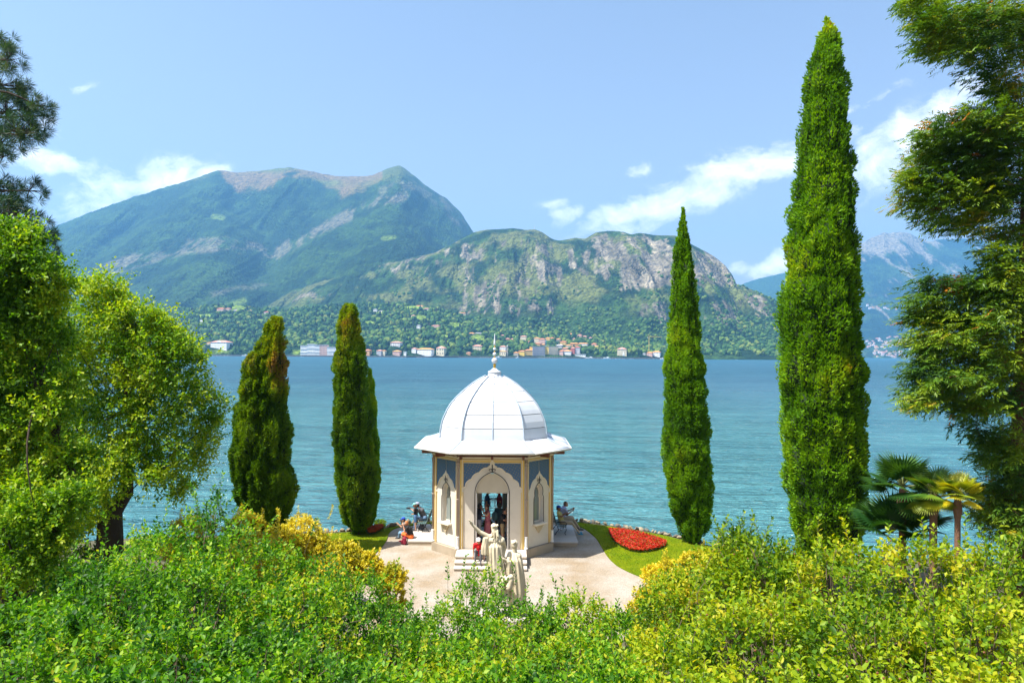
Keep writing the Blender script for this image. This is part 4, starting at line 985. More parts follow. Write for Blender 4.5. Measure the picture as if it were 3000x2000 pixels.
def blue_material():
    m, t, b = nm('blue_panel'); L = t.links.new
    tcn = t.nodes.new('ShaderNodeTexCoord'); mp = t.nodes.new('ShaderNodeMapping'); mp.inputs['Scale'].default_value = (9, 9, 9); mp.inputs['Rotation'].default_value = (0, 0, R(30)); L(tcn.outputs['Object'], mp.inputs[0])
    vo = t.nodes.new('ShaderNodeTexVoronoi'); vo.inputs['Scale'].default_value = 1; vo.inputs['Randomness'].default_value = .25; L(mp.outputs[0], vo.inputs['Vector'])
    cr = t.nodes.new('ShaderNodeValToRGB'); cr.color_ramp.interpolation = 'LINEAR'; e = cr.color_ramp.elements; e[0].position = .10; e[0].color = (.40, .27, .09, 1); e[1].position = .2; e[1].color = (.055, .13, .245, 1)
    L(vo.outputs['Distance'], cr.inputs[0]); L(cr.outputs[0], b.inputs['Base Color']); b.inputs['Roughness'].default_value = .6; return m
BLUE = blue_material()
ks = thing('pavilion', (KX, KY, 0), 0, 'white domed moorish garden pavilion with blue and yellow walls by the lake', 'pavilion')
ZF, ZW = .40, 4.62            # floor, top of the wall
AF, A = 1.475, 2.66           # half the wide side, distance of a side from the axis
DF = (A - AF)                 # the corner sides run at 45 degrees
CW = DF * math.sqrt(2)        # their width
# eight faces: (centre, normal angle, width)
faces8 = []
for k in range(8):
    an = -math.pi / 2 + k * math.pi / 4; wide = k % 2 == 0
    dist = A if wide else (A + AF) / math.sqrt(2)
    faces8.append((dist, an, 2 * AF if wide else CW, wide))
def face_mat(dist, an, z=0.0, out=0.0):
    n = Vector((math.cos(an), math.sin(an), 0)); t = Vector((-n.y, n.x, 0)); c = n * (dist + out)
    return Matrix(((t.x, 0, n.x, c.x), (t.y, 0, n.y, c.y), (t.z, 1, 0, z), (0, 0, 0, 1)))
H = ZW - ZF
def arch(a, s, top, n=14):
    pts = []
    for i in range(n + 1):
        th = math.pi / 2 * i / n
        pts.append((a * math.cos(th), s + (top - s) * (.90 * math.sin(th) + .10 * (i / n) ** 5)))
    return pts
def full_arch(a, s, top, y0=0.0, n=14):
    r = arch(a, s, top, n); return [(a, y0)] + r + [(-x, y) for x, y in reversed(r[:-1])] + [(-a, y0)]
def scallop(a, s, top, lobes=4, n=9, amp=.05):
    """right half of a scalloped arch from (a, s) up to (0, top)"""
    pts = []
    for l in range(lobes):
        for i in range(n):
            u = (l + i / n) / lobes; th = math.pi / 2 * u
            r = 1 + amp * math.sin(math.pi * i / n) * (1.3 - .4 * u)
            pts.append((a * math.cos(th) ** 1.5 * r, s + (top - s) * math.sin(th) ** 1.3 * r))
    pts.append((0, top + .03)); return pts
CLM = []
def put(name, me, M, parent=ks, **kw):
    o = link(name, me, None, parent, **kw); o.matrix_local = M; return o
def polyline_tube(name, pts, z, rad, m, M, parent=ks):
    return put(name, MB().tube([(x, y, z) for x, y in pts], rad, 6).mesh(name, m), M, parent)
WT = .26
door = full_arch(.71, 2.42, 3.33)
wide_outline = [(-AF, 0), (-.71, 0)] + list(reversed([p for p in door[1:-1]])) + [(.71, 0), (AF, 0), (AF, H), (-AF, H)]
me_wide = plate('wall', wide_outline, [], WT, CREAM)
# window of the corner sides: a slim ogee niche
def slim(a, s, top): 
    r = []
    for x, y in ((1, 0), (1, .55), (.98, .62), (.80, .68), (.86, .76), (.80, .84), (.55, .92), (.25, .96), (0, 1.0)): r.append((a * x, s + (top - s) * y))
    return r + [(-x, y) for x, y in reversed(r[:-1])]
niche = slim(.29, 1.02, 2.76)
me_slim = plate('wall', [(-CW / 2, 0), (CW / 2, 0), (CW / 2, H), (-CW / 2, H)], [niche], WT, CREAM)
# spandrel panels
from mathutils.geometry import tessellate_polygon
def plate2(name, pts, thick, m):
    n = len(pts); tris = tessellate_polygon([[Vector((x, y, 0)) for x, y in pts]])
    V_ = [(x, y, thick / 2) for x, y in pts] + [(x, y, -thick / 2) for x, y in pts]; F_ = []
    for t_ in tris: F_.append(tuple(t_)); F_.append(tuple(n + q for q in reversed(t_)))
    F_ += [(i, (i + 1) % n, n + (i + 1) % n, n + i) for i in range(n)]
    me = MB().add(V_, F_).mesh(name, m); bm = bmesh.new(); bm.from_mesh(me); bmesh.ops.recalc_face_normals(bm, faces=bm.faces[:]); bm.to_mesh(me); bm.free(); return me
def spandrel(a, s, top, ytop, side, lobes, amp=.05, cut=.02):
    sc = scallop(a, s, top, lobes, 9, amp)
    sc = [(max(cut, x), min(y, ytop - .02)) for x, y in sc]
    i0 = max([i for i, p in enumerate(sc) if p[0] >= a] + [-1]); sc = ([(a, sc[i0][1])] if i0 >= 0 else []) + sc[i0 + 1:]
    pts = [(a + .0, ytop), (cut, ytop)] + list(reversed(sc))
    out = []
    for p in pts:
        p = (min(p[0], a) * side, p[1])
        if not out or abs(p[0] - out[-1][0]) + abs(p[1] - out[-1][1]) > 1e-4: out.append(p)
    return out
glass = bpy.data.materials.new('window_glass'); glass.use_nodes = True; gb = glass.node_tree.nodes['Principled BSDF']
gb.inputs['Base Color'].default_value = (.22, .25, .24, 1); gb.inputs['Roughness'].default_value = .08; gb.inputs['Specular IOR Level'].default_value = .8
MATS['glass'] = glass
me_sp = [plate2('blue_panel', spandrel(1.25, 2.50, 3.62, 3.74, s_, 5), .03, BLUE) for s_ in (1, -1)]
me_sps = [plate2('blue_panel', spandrel(.66, 2.30, 3.16, 3.80, s_, 3, .07), .03, BLUE) for s_ in (1, -1)]
shut = MB()
for i in range(19):
    y = 2.42 + .045 * i
    xx = .70 * math.cos(math.asin(min(.985, max(0, (y - 2.42) / .90)))) if y > 2.42 else .7
    shut.box((0, y + .02, 0), (2 * xx, .041, .03))
me_shut = shut.mesh('roller_shutter', mat('shutter_cream', (.60, .54, .42), .6, .08, 3))
def curl(s):
    pts = []
    for i in range(22):
        a_ = i / 21 * 4.6; r_ = .085 * (1 - i / 30); pts.append((s * (.045 + .05 - r_ * math.cos(a_) * .9 + .0), .02 + r_ * math.sin(a_) * .9 - .02))
    return pts
for fi, (dist, an, w, wide) in enumerate(faces8):
    M0 = face_mat(dist, an, ZF, -WT / 2)
    o = put('wall', me_wide if wide else me_slim, M0)
    Mo = face_mat(dist, an, ZF)                           # outer surface
    ha, hs = (1.25, AF) if wide else (.66, CW / 2)
    # yellow border, three mouldings in cream
    yo = [(-ha - .16, .0), (ha + .16, .0), (ha + .16, 3.93), (-ha - .16, 3.93)]; yi = [(-ha - .02, .0), (ha + .02, .0), (ha + .02, 3.80 if wide else 3.84), (-ha - .02, 3.80 if wide else 3.84)]
    ring = [yo[0], (yi[0][0], 0)] + [yi[3], yi[2]] + [(yi[1][0], 0), yo[1], yo[2], yo[3]]
    put('yellow_frame', plate('yellow_frame', ring, [], .05, YELLOW), Mo @ Matrix.Translation((0, 0, .012)))
    ring2 = [(-ha - .085, .0), (-ha - .055, .0), (-ha - .055, 3.87), (ha + .055, 3.87), (ha + .055, .0), (ha + .085, .0), (ha + .085, 3.90), (-ha - .085, 3.90)]
    put('moulding', plate('moulding', ring2, [], .03, CREAM2), Mo @ Matrix.Translation((0, 0, .038)))
    put('cornice', MB().box((0, 4.0, 0), (w + .12, .07, .26)).mesh('cornice', CREAM2), Mo)
    put('cornice', MB().box((0, 4.075, .02), (w + .10, .035, .22)).mesh('cornice', BROWN), Mo)
    if wide:
        for me in me_sp: put('blue_panel', me, Mo @ Matrix.Translation((0, 0, .008)))
        sc = scallop(1.25, 2.50, 3.62, 5); sc = sc + [(-x, y) for x, y in reversed(sc[:-1])]
        polyline_tube('scalloped_trim', sc, .02, .03, CREAM2, Mo)
        put('arch_boss', plate('arch_boss', [(-.16, 3.50), (.16, 3.50), (.10, 3.70), (.11, 3.80), (0, 3.88), (-.11, 3.80), (-.10, 3.70)], [], .06, CREAM2), Mo @ Matrix.Translation((0, 0, .02)))
        oa = full_arch(.76, 2.42, 3.38)
        polyline_tube('door_outline', oa, .012, .016, BLACK, Mo)
        for s_ in (1, -1): polyline_tube('scroll', [(x, y + 3.46) for x, y in curl(s_)], .06, .013, BLACK, Mo)
        polyline_tube('finial_rod', [(0, 3.36), (0, 3.50), (0, 3.58), (0, 3.70)], .06, .022, BLACK, Mo)
        put('roller_shutter', me_shut, face_mat(dist, an, ZF, -.12))
        put('door_jamb', MB().box((-.69, 1.21, 0), (.04, 2.42, .2)).box((.69, 1.21, 0), (.04, 2.42, .2)).mesh('door_jamb', WHITE2), face_mat(dist, an, ZF, -.12))
    else:
        for me in me_sps: put('blue_panel', me, Mo @ Matrix.Translation((0, 0, .008)))
        sc = scallop(.66, 2.30, 3.16, 3, 9, .07); sc = sc + [(-x, y) for x, y in reversed(sc[:-1])]
        polyline_tube('scalloped_trim', sc, .02, .026, CREAM2, Mo)
        put('arch_boss', plate('arch_boss', [(-.13, 3.02), (.13, 3.02), (.08, 3.16), (.05, 3.24), (0, 3.34), (-.05, 3.24), (-.08, 3.16)], [], .06, CREAM2), Mo @ Matrix.Translation((0, 0, .02)))
        polyline_tube('window_outline', slim(.32, 1.02, 2.82), .012, .014, BLACK, Mo)
        for s_ in (1, -1): polyline_tube('scroll', [(x * .8, y + 2.90) for x, y in curl(s_)], .04, .012, BLACK, Mo)
        polyline_tube('finial_rod', [(0, 2.8), (0, 2.92), (0, 2.98), (0, 3.1)], .05, .018, BLACK, Mo)
        wn_ = put('window', plate('window', slim(.29, 1.02, 2.76), [slim(.22, 1.08, 2.66)], .05, CREAM2), face_mat(dist, an, ZF, -.2))
        g_ = link('pane', plate('pane', slim(.22, 1.08, 2.66), [], .012, glass), None, wn_)
        put('window_sill', bevel(MB().box((0, .98, .08), (.78, .08, .26)).mesh('window_sill', CREAM2), .01), Mo)
        cb = MB()
        for r_ in range(5):
            ww_ = .5 - r_ * .1
            for q in range(5 - r_):
                cb.box((-ww_ / 2 + ww_ * (q + .5) / (5 - r_), .90 - r_ * .075, .05 - r_ * .004), (ww_ / (5 - r_) * .78, .062, .14 - r_ * .02))
        put('corbel', cb.mesh('corbel', mat('corbel', (.60, .50, .33), .8, .15, 9)), Mo)
# downpipes with white feet at the corners
verts8 = []
for k in range(8):
    a1_, a2_ = faces8[k], faces8[(k + 1) % 8]
    if a1_[3]: n1 = Vector((math.cos(a1_[1]), math.sin(a1_[1]), 0)); t1 = Vector((-n1.y, n1.x, 0)); v = n1 * A + t1 * AF
    else: n1 = Vector((math.cos(a2_[1]), math.sin(a2_[1]), 0)); t1 = Vector((-n1.y, n1.x, 0)); v = n1 * A - t1 * AF
    verts8.append(v)
for v in verts8:
    d_ = v.normalized(); q = v + d_ * .07
    MB().tube([(q.x, q.y, .92), (q.x, q.y, 4.4), (v.x + d_.x * .5, v.y + d_.y * .5, 4.66)], .048, 10).build('downpipe', PIPE, ks, True)
    MB().lathe([(.085, .41), (.085, .46), (.062, .48), (.06, .9), (.075, .93), (.05, .95)], 12, (q.x, q.y, 0)).build('pipe_foot', WHITE2, ks)
    MB().lathe([(.06, 2.55), (.075, 2.57), (.06, 2.6)], 10, (q.x, q.y, 0)).build('pipe_collar', PIPE, ks)
    MB().lathe([(.05, 4.0), (.075, 4.04), (.06, 4.1), (.08, 4.16), (.09, 4.2)], 10, (q.x, q.y, 0)).build('capital', PIPE, ks)
def octa(af, a):
    d_ = a - af
    pts = [(-af, -a), (af, -a), (a, -af), (a, af), (af, a), (-af, a), (-a, af), (-a, -af)]
    return pts
def prism(mb, pts, z0, z1):
    n = len(pts); mb.add([(x, y, z0) for x, y in pts] + [(x, y, z1) for x, y in pts], [tuple(reversed(range(n))), tuple(range(n, 2 * n))] + [(i, (i + 1) % n, n + (i + 1) % n, n + i) for i in range(n)])
pm = MB(); prism(pm, octa(1.53, 2.78), -.2, .385); pm.build('plinth', STONE2, ks)
pm = MB(); prism(pm, octa(1.48, 2.70), .3855, .393); pm.build('floor', mat('floor_joint', (.2, .19, .18)), ks)
# black and white floor
tb, tw = box_mesh('floor_tile', (.385, .385, .012), mat('tile_black', (.03, .03, .035), .35, .2, 5)), box_mesh('floor_tile', (.385, .385, .012), mat('tile_white', (.62, .62, .60), .35, .06, 5))
for i in range(-6, 7):
    for j in range(-6, 7):
        x, y = i * .39, j * .39
        if abs(x) > 2.3 or abs(y) > 2.3 or abs(x) + abs(y) > 3.6: continue
        o = link('floor_tile', tb if (i + j) % 2 else tw, None, ks); o.location = (x, y, .398)
MB().box((0, -2.56, .397), (1.42, .34, .02)).build('threshold', STONE, ks)
pm = MB(); prism(pm, octa(1.40, 2.45), 4.35, 4.42); pm.build('ceiling', mat('ceiling', (.55, .52, .47)), ks)
# eaves: brackets, soffit and sloping white sheets
BF, B_ = 1.82, 3.50; DFd, Dd = 1.365, 2.41
pm = MB(); oe = octa(BF - .06, B_ - .06); od = octa(AF - .05, A - .05)
for i in range(8):
    j = (i + 1) % 8
    pm.add([(*od[i], 4.55), (*od[j], 4.55), (*oe[j], 4.62), (*oe[i], 4.62), (*od[i], 4.60), (*od[j], 4.60), (*oe[j], 4.67), (*oe[i], 4.67)], [(0, 3, 2, 1), (4, 5, 6, 7), (0, 1, 5, 4), (2, 3, 7, 6)])
pm.build('soffit', mat('soffit', (.55, .47, .38), .8, .2, 6), ks)
for k in range(8):
    dist, an, w, wide = faces8[k]
    for off in ((-1, 0, 1) if wide else (0,)):
        M = face_mat(dist, an, 4.47, .3) @ Matrix.Translation((off * (w / 2 - .12), 0, 0))
        put('bracket', MB().box((0, 0, 0), (.1, .16, .62)).mesh('bracket', BROWN), M)
RZ = [5.12, 5.62, 6.22, 6.78, 7.22, 7.56, 7.86]
def rprof(z):
    return float(np.interp(z, [5.12, 5.35, 5.59, 5.88, 6.16, 6.40, 6.64, 6.86, 7.08, 7.3, 7.51, 7.69, 7.80, 7.93], [1.0, .995, .983, .955, .91, .865, .805, .73, .64, .54, .435, .325, .25, .14]))
de = octa(DFd, Dd)
def dome_pt(i, s_, z, out=0):
    j = (i + 1) % 8; x = de[i][0] * (1 - s_) + de[j][0] * s_; y = de[i][1] * (1 - s_) + de[j][1] * s_
    r = rprof(z); v = Vector((x * r, y * r, z))
    if out:
        n = Vector((de[i][0] + de[j][0], de[i][1] + de[j][1], 0)).normalized(); v += n * out * .8 + Vector((0, 0, out * .6))
    return v
for i in range(8):
    wide = i % 2 == 0
    for h0, h1 in (((0, .5), (.5, 1)) if wide else ((0, 1),)):
        for r_ in range(6):
            z0, z1 = RZ[r_] + .009, RZ[r_ + 1] - .009
            g = 9; V_ = []; F_ = []
            for a_ in range(g + 1):
                for b_ in range(3):
                    z = z0 + (z1 - z0) * a_ / g; s_ = h0 + (h1 - h0) * b_ / 2
                    V_.append(dome_pt(i, s_, z, .010 * (1 - a_ / g)))
            for a_ in range(g):
                for b_ in range(2):
                    q = a_ * 3 + b_; F_.append((q, q + 1, q + 4, q + 3))
            mb = MB().add(V_, F_)
            me = mb.mesh('dome_panel', WHITE, False)
            me.polygons.foreach_set('use_smooth', [False] * len(me.polygons))
            o = link('dome_panel', me, None, ks); sd = o.modifiers.new('thickness', 'SOLIDIFY'); sd.thickness = .02; sd.offset = 0
    # batten ribs
    for s_ in ((0, .5) if wide else (0,)):
        pts = [dome_pt(i, s_, 5.12 + (7.9 - 5.12) * q / 22, .03) for q in range(23)]
        if s_ == 0: pts = [Vector((p.x * 1.012, p.y * 1.012, p.z + .01)) for p in pts]
        MB().tube(pts, .028 if s_ == 0 else .022, 4).build('rib', RIBM, ks)
ob = octa(BF, B_)
V_ = []; F_ = []
for q in range(24):
    for i in range(8): V_.append(dome_pt(i, 0, 5.10 + 2.8 * q / 23) * .988 + Vector((0, 0, .05)))
for q in range(23):
    for i in range(8): F_.append((q * 8 + i, q * 8 + (i + 1) % 8, q * 8 + 8 + (i + 1) % 8, q * 8 + 8 + i))
MB().add(V_, F_).build('dome_shell', SHELL, ks)
for i in range(8):
    wide = i % 2 == 0; j = (i + 1) % 8
    for h0, h1 in (((0, .5), (.5, 1)) if wide else ((0, 1),)):
        def ep(s_, q): 
            a_ = Vector((de[i][0] * (1 - s_) + de[j][0] * s_, de[i][1] * (1 - s_) + de[j][1] * s_, 5.13)); b2 = Vector((ob[i][0] * (1 - s_) + ob[j][0] * s_, ob[i][1] * (1 - s_) + ob[j][1] * s_, 4.74))
            v = a_.lerp(b2, q); v.z -= .05 * math.sin(q * math.pi); return v
        V_ = []; F_ = []
        for a_ in range(5):
            for b_ in range(3): V_.append(ep(h0 + (h1 - h0) * b_ / 2, a_ / 4))
        for a_ in range(4):
            for b_ in range(2): q = a_ * 3 + b_; F_.append((q, q + 3, q + 4, q + 1))
        o = link('eave_panel', MB().add(V_, F_).mesh('eave_panel', WHITE, True), None, ks); sd = o.modifiers.new('thickness', 'SOLIDIFY'); sd.thickness = .02; sd.offset = 0
    for s_ in ((0, .5) if wide else (0,)):
        MB().tube([Vector(ep2) + Vector((0, 0, .02)) for ep2 in [ep_ for ep_ in [Vector((de[i][0] * (1 - s_) + de[j][0] * s_, de[i][1] * (1 - s_) + de[j][1] * s_, 5.13)).lerp(Vector((ob[i][0] * (1 - s_) + ob[j][0] * s_, ob[i][1] * (1 - s_) + ob[j][1] * s_, 4.74)), q / 5) - Vector((0, 0, .05 * math.sin(q / 5 * math.pi))) for q in range(6)]]], .026, 4).build('rib', RIBM, ks)
    a_ = Vector((*ob[i], 4.70)); b2 = Vector((*ob[j], 4.70))
    MB().tube([a_ * 1.0 + Vector((ob[i][0] * .008, ob[i][1] * .008, 0)), b2 + Vector((ob[j][0] * .008, ob[j][1] * .008, 0))], .045, 8).build('gutter', WHITE2, ks, True)
    MB().tube([a_ + Vector((0, 0, .035)), b2 + Vector((0, 0, .035))], .018, 4).build('drip_edge', BLACK, ks)
MB().lathe([(.42, 7.86), (.42, 7.90), (.31, 7.91), (.31, 8.07), (.33, 8.09), (.30, 8.12), (.17, 8.18), (.09, 8.27)], 28).build('dome_cap', WHITE, ks, True)
fin = link('finial', MB().lathe([(.055, 8.26), (.07, 8.30), (.05, 8.36), (.07, 8.40), (.07, 8.46), (.03, 8.49)], 14).mesh('finial', GOLD, True), None, ks)
MB().sphere((0, 0, 8.63), .145, 20, 14).build('ball', WHITE, fin, True); MB().lathe([(.03, 8.76), (.045, 8.79), (.03, 8.85)], 12).build('gold_neck', GOLD, fin)
MB().sphere((0, 0, 8.94), .092, 18, 12).build('ball', WHITE, fin, True); MB().lathe([(.025, 9.02), (.04, 9.05), (.025, 9.12)], 12).build('gold_neck', GOLD, fin)
MB().sphere((0, 0, 9.19), .075, 16, 12).build('ball', WHITE, fin, True); MB().lathe([(.022, 9.26), (.04, 9.30), (.022, 9.36)], 12).build('gold_neck', GOLD, fin)
MB().lathe([(.03, 9.36), (.058, 9.40), (.05, 9.50), (.02, 9.75), (.004, 9.93)], 14).build('spike', WHITE, fin, True)
# railing across the lake side door and slim posts inside
rl_ = MB(); y_ = 2.62
for z in (.55, 1.0, 1.42): rl_.tube([(-.72, y_, z), (.72, y_, z)], .018, 6)
for q in range(6):
    x = -.62 + q * .25; rl_.tube([(x + .12 * math.cos(t_ / 12 * 6.283), y_, 1.2 + .2 * math.sin(t_ / 12 * 6.283)) for t_ in range(12)], .013, 5, True); rl_.tube([(x - .12, y_, .5), (x - .12, y_, 1.45)], .012, 5)
rl_.build('railing', WHITE2, ks)
MB().box((.40, 2.2, 2.2), (.035, .06, 3.6)).build('door_leaf_edge', WHITE2, ks)
MB().box((.62, 2.05, 2.2), (.40, .05, 3.6)).build('door_leaf', mat('door_leaf', (.34, .35, .36), .5), ks)
# steps
st = thing('entrance_steps', (KX, KY, 0), 0, 'three broad pale stone steps below the pavilion doorway', 'steps')
for (w_, y0, y1, z1) in ((3.04, -2.79, -3.76, .40), (3.04, -3.765, -4.15, .262), (3.04, -4.155, -4.52, .125)):
    MB().box((0, (y0 + y1) / 2, z1 / 2 - .05 - .035), (w_ - .05, abs(y1 - y0), z1 + .1 - .07)).build('riser', STONE2, st)
    o = link('step', bevel(MB().box((0, (y0 + y1) / 2 - .02, z1 - .035), (w_, abs(y1 - y0) + .03, .07)).mesh('step', STONE), .012), None, st)
# side terraces
def terrace(sx, label):
    t = thing('stone_terrace', (KX, KY, 0), 0, label, 'terrace')
    x0, x1 = 2.785, 3.98
    MB().box((sx * (x0 + x1) / 2, .80, .05), (x1 - x0 - .06, 3.14, .17)).build('base', STONE2, t)
    for q in range(3):
        o = link('slab', bevel(MB().box((sx * (x0 + x1) / 2, -.26 + q * 1.063, .17), (x1 - x0, 1.055, .07)).mesh('slab', SLAB), .01), None, t)
terrace(-1, 'low stone terrace on the left side of the pavilion under the seated visitors')
terrace(1, 'low stone terrace on the right side of the pavilion in its shadow')

# ---------------------------------------------------------------- benches
GREENM = mat('bench_green', (.10, .17, .16), .5, .15, 6)
def bench(x, y, z, rz, label):
    r = thing('bench', (x, y, z), rz, label, 'bench')
    for k in range(5): link('slat', bevel(MB().box((.06 + k * .085, 0, .43), (.06, 1.5, .03)).mesh('slat', GREENM), .006), None, r)
    for k in range(6): link('back_slat', bevel(MB().box((-.03 - k * .022, 0, .52 + k * .075), (.025, 1.5, .055)).mesh('back_slat', GREENM), .005), None, r)
    for s_ in (-.6, .6):
        leg = MB().tube([(.42, s_, .0), (.36, s_, .1), (.44, s_, .24), (.40, s_, .40), (.0, s_, .41), (-.06, s_, .5), (-.17, s_, .94)], .02, 6)
        leg.tube([(.0, s_, .41), (.06, s_, .26), (-.04, s_, .12), (-.12, s_, .0)], .02, 6)
        leg.tube([(.20 + .07 * math.cos(q), s_, .28 + .07 * math.sin(q)) for q in [i * .6 for i in range(10)]], .012, 5)
        leg.build('iron_leg', BLACK, r, True)
        MB().tube([(.40, s_, .40), (.46, s_, .56), (.36, s_, .64), (-.05, s_, .62)], .018, 6).build('armrest', BLACK, r, True)
    return r
TZ = .206
bL = P(1253, 1540, 34.0); bench(bL.x, 34.1, TZ, R(180), 'green slatted iron bench left of the pavilion with a man in grey')
bR = P(1632, 1540, 33.6); bench(bR.x - .02, 33.7, TZ, R(0), 'green iron bench right of the pavilion with two men seated')

# ---------------------------------------------------------------- people
SKIN = {'fair': mat('skin_fair', (.58, .33, .23), .55), 'tan': mat('skin_tan', (.45, .23, .14), .55), 'brown': mat('skin_brown', (.22, .10, .06), .55)}
def cap_geo(a, b, ra, rb, n=10):
    mb = MB(); a = Vector(a); b = Vector(b); d = b - a; L_ = d.length
    if L_ < 1e-5: return mb.sphere(a, ra, n, 6)
    q = d.normalized().to_track_quat('Z', 'Y').to_matrix()
    prof = [(ra * math.sin(t), -ra * math.cos(t)) for t in (.05, .5, 1.0, math.pi / 2)] + [(rb * math.cos(t), L_ + rb * math.sin(t)) for t in (0, .55, 1.05, 1.5)]
    t_ = MB().lathe(prof, n); mb.add([a + q @ Vector(v) for v in t_.v], t_.f); return mb
def remeshed(name, bones, mats, voxel=.016, ratio=.3, extra=None, smooth=2):
    """union of tapered limbs as ONE closed skin; each face takes the cloth of its nearest limb"""
    mb = MB()
    for (a, b, ra, rb, mi) in bones:
        g = cap_geo(a, b, ra, rb); mb.add(g.v, g.f)
    if extra:
        for g in extra: mb.add(g.v, g.f)
    me = mb.mesh(name); o = bpy.data.objects.new(name, me); COL.objects.link(o)
    md = o.modifiers.new('r', 'REMESH'); md.mode = 'VOXEL'; md.voxel_size = voxel
    sm = o.modifiers.new('s', 'SMOOTH'); sm.iterations = smooth; sm.factor = .5
    if ratio < 1: dc = o.modifiers.new('d', 'DECIMATE'); dc.ratio = ratio
    dg = bpy.context.evaluated_depsgraph_get(); m2 = bpy.data.meshes.new_from_object(o.evaluated_get(dg))
    bpy.data.objects.remove(o); bpy.data.meshes.remove(me); m2.name = name
    m2.materials.clear()
    for m in mats: m2.materials.append(m)
    nf = len(m2.polygons); cn_ = np.zeros(nf * 3, np.float32); m2.polygons.foreach_get('center', cn_); cn_ = cn_.reshape(-1, 3)
    best = np.full(nf, 1e9); mi_ = np.zeros(nf, np.int32)
    for (a, b, ra, rb, mi) in bones:
        a = np.array(a); b = np.array(b); ab = b - a; L2 = max(1e-9, float(ab @ ab))
        t = np.clip(((cn_ - a) @ ab) / L2, 0, 1); d = np.linalg.norm(cn_ - a - t[:, None] * ab, axis=1) - (ra + (rb - ra) * t)
        k = d < best; best[k] = d[k]; mi_[k] = mi
    m2.polygons.foreach_set('material_index', mi_); m2.polygons.foreach_set('use_smooth', np.ones(nf, bool)); m2.update()
    return m2
def hand_bones(wr, dirv, side, mi, s=1.0, curl_=.35):
    """palm and five separate fingers beyond the wrist"""
    d = Vector(dirv).normalized(); lat = d.cross(Vector((0, 0, 1)))
    if lat.length < .1: lat = Vector((1, 0, 0))
    lat.normalize(); dn = lat.cross(d).normalized()
    w = Vector(wr); out = [(w, w + d * .07 * s, .026 * s, .034 * s, mi)]
    pb = w + d * .075 * s
    for k, (o_, ln_) in enumerate(((-.030, .062), (-.010, .072), (.011, .068), (.030, .052))):
        a = pb + lat * o_ * s; m_ = a + (d - dn * curl_ * .4) * ln_ * .55 * s; e = m_ + (d - dn * curl_).normalized() * ln_ * .5 * s
        out += [(a, m_, .0105 * s, .0095 * s, mi), (m_, e, .0095 * s, .008 * s, mi)]
    tb_ = w + d * .03 * s + lat * .03 * s * side; out += [(tb_, tb_ + (d * .5 + lat * side * .8).normalized() * .055 * s, .013 * s, .010 * s, mi)]
    return out
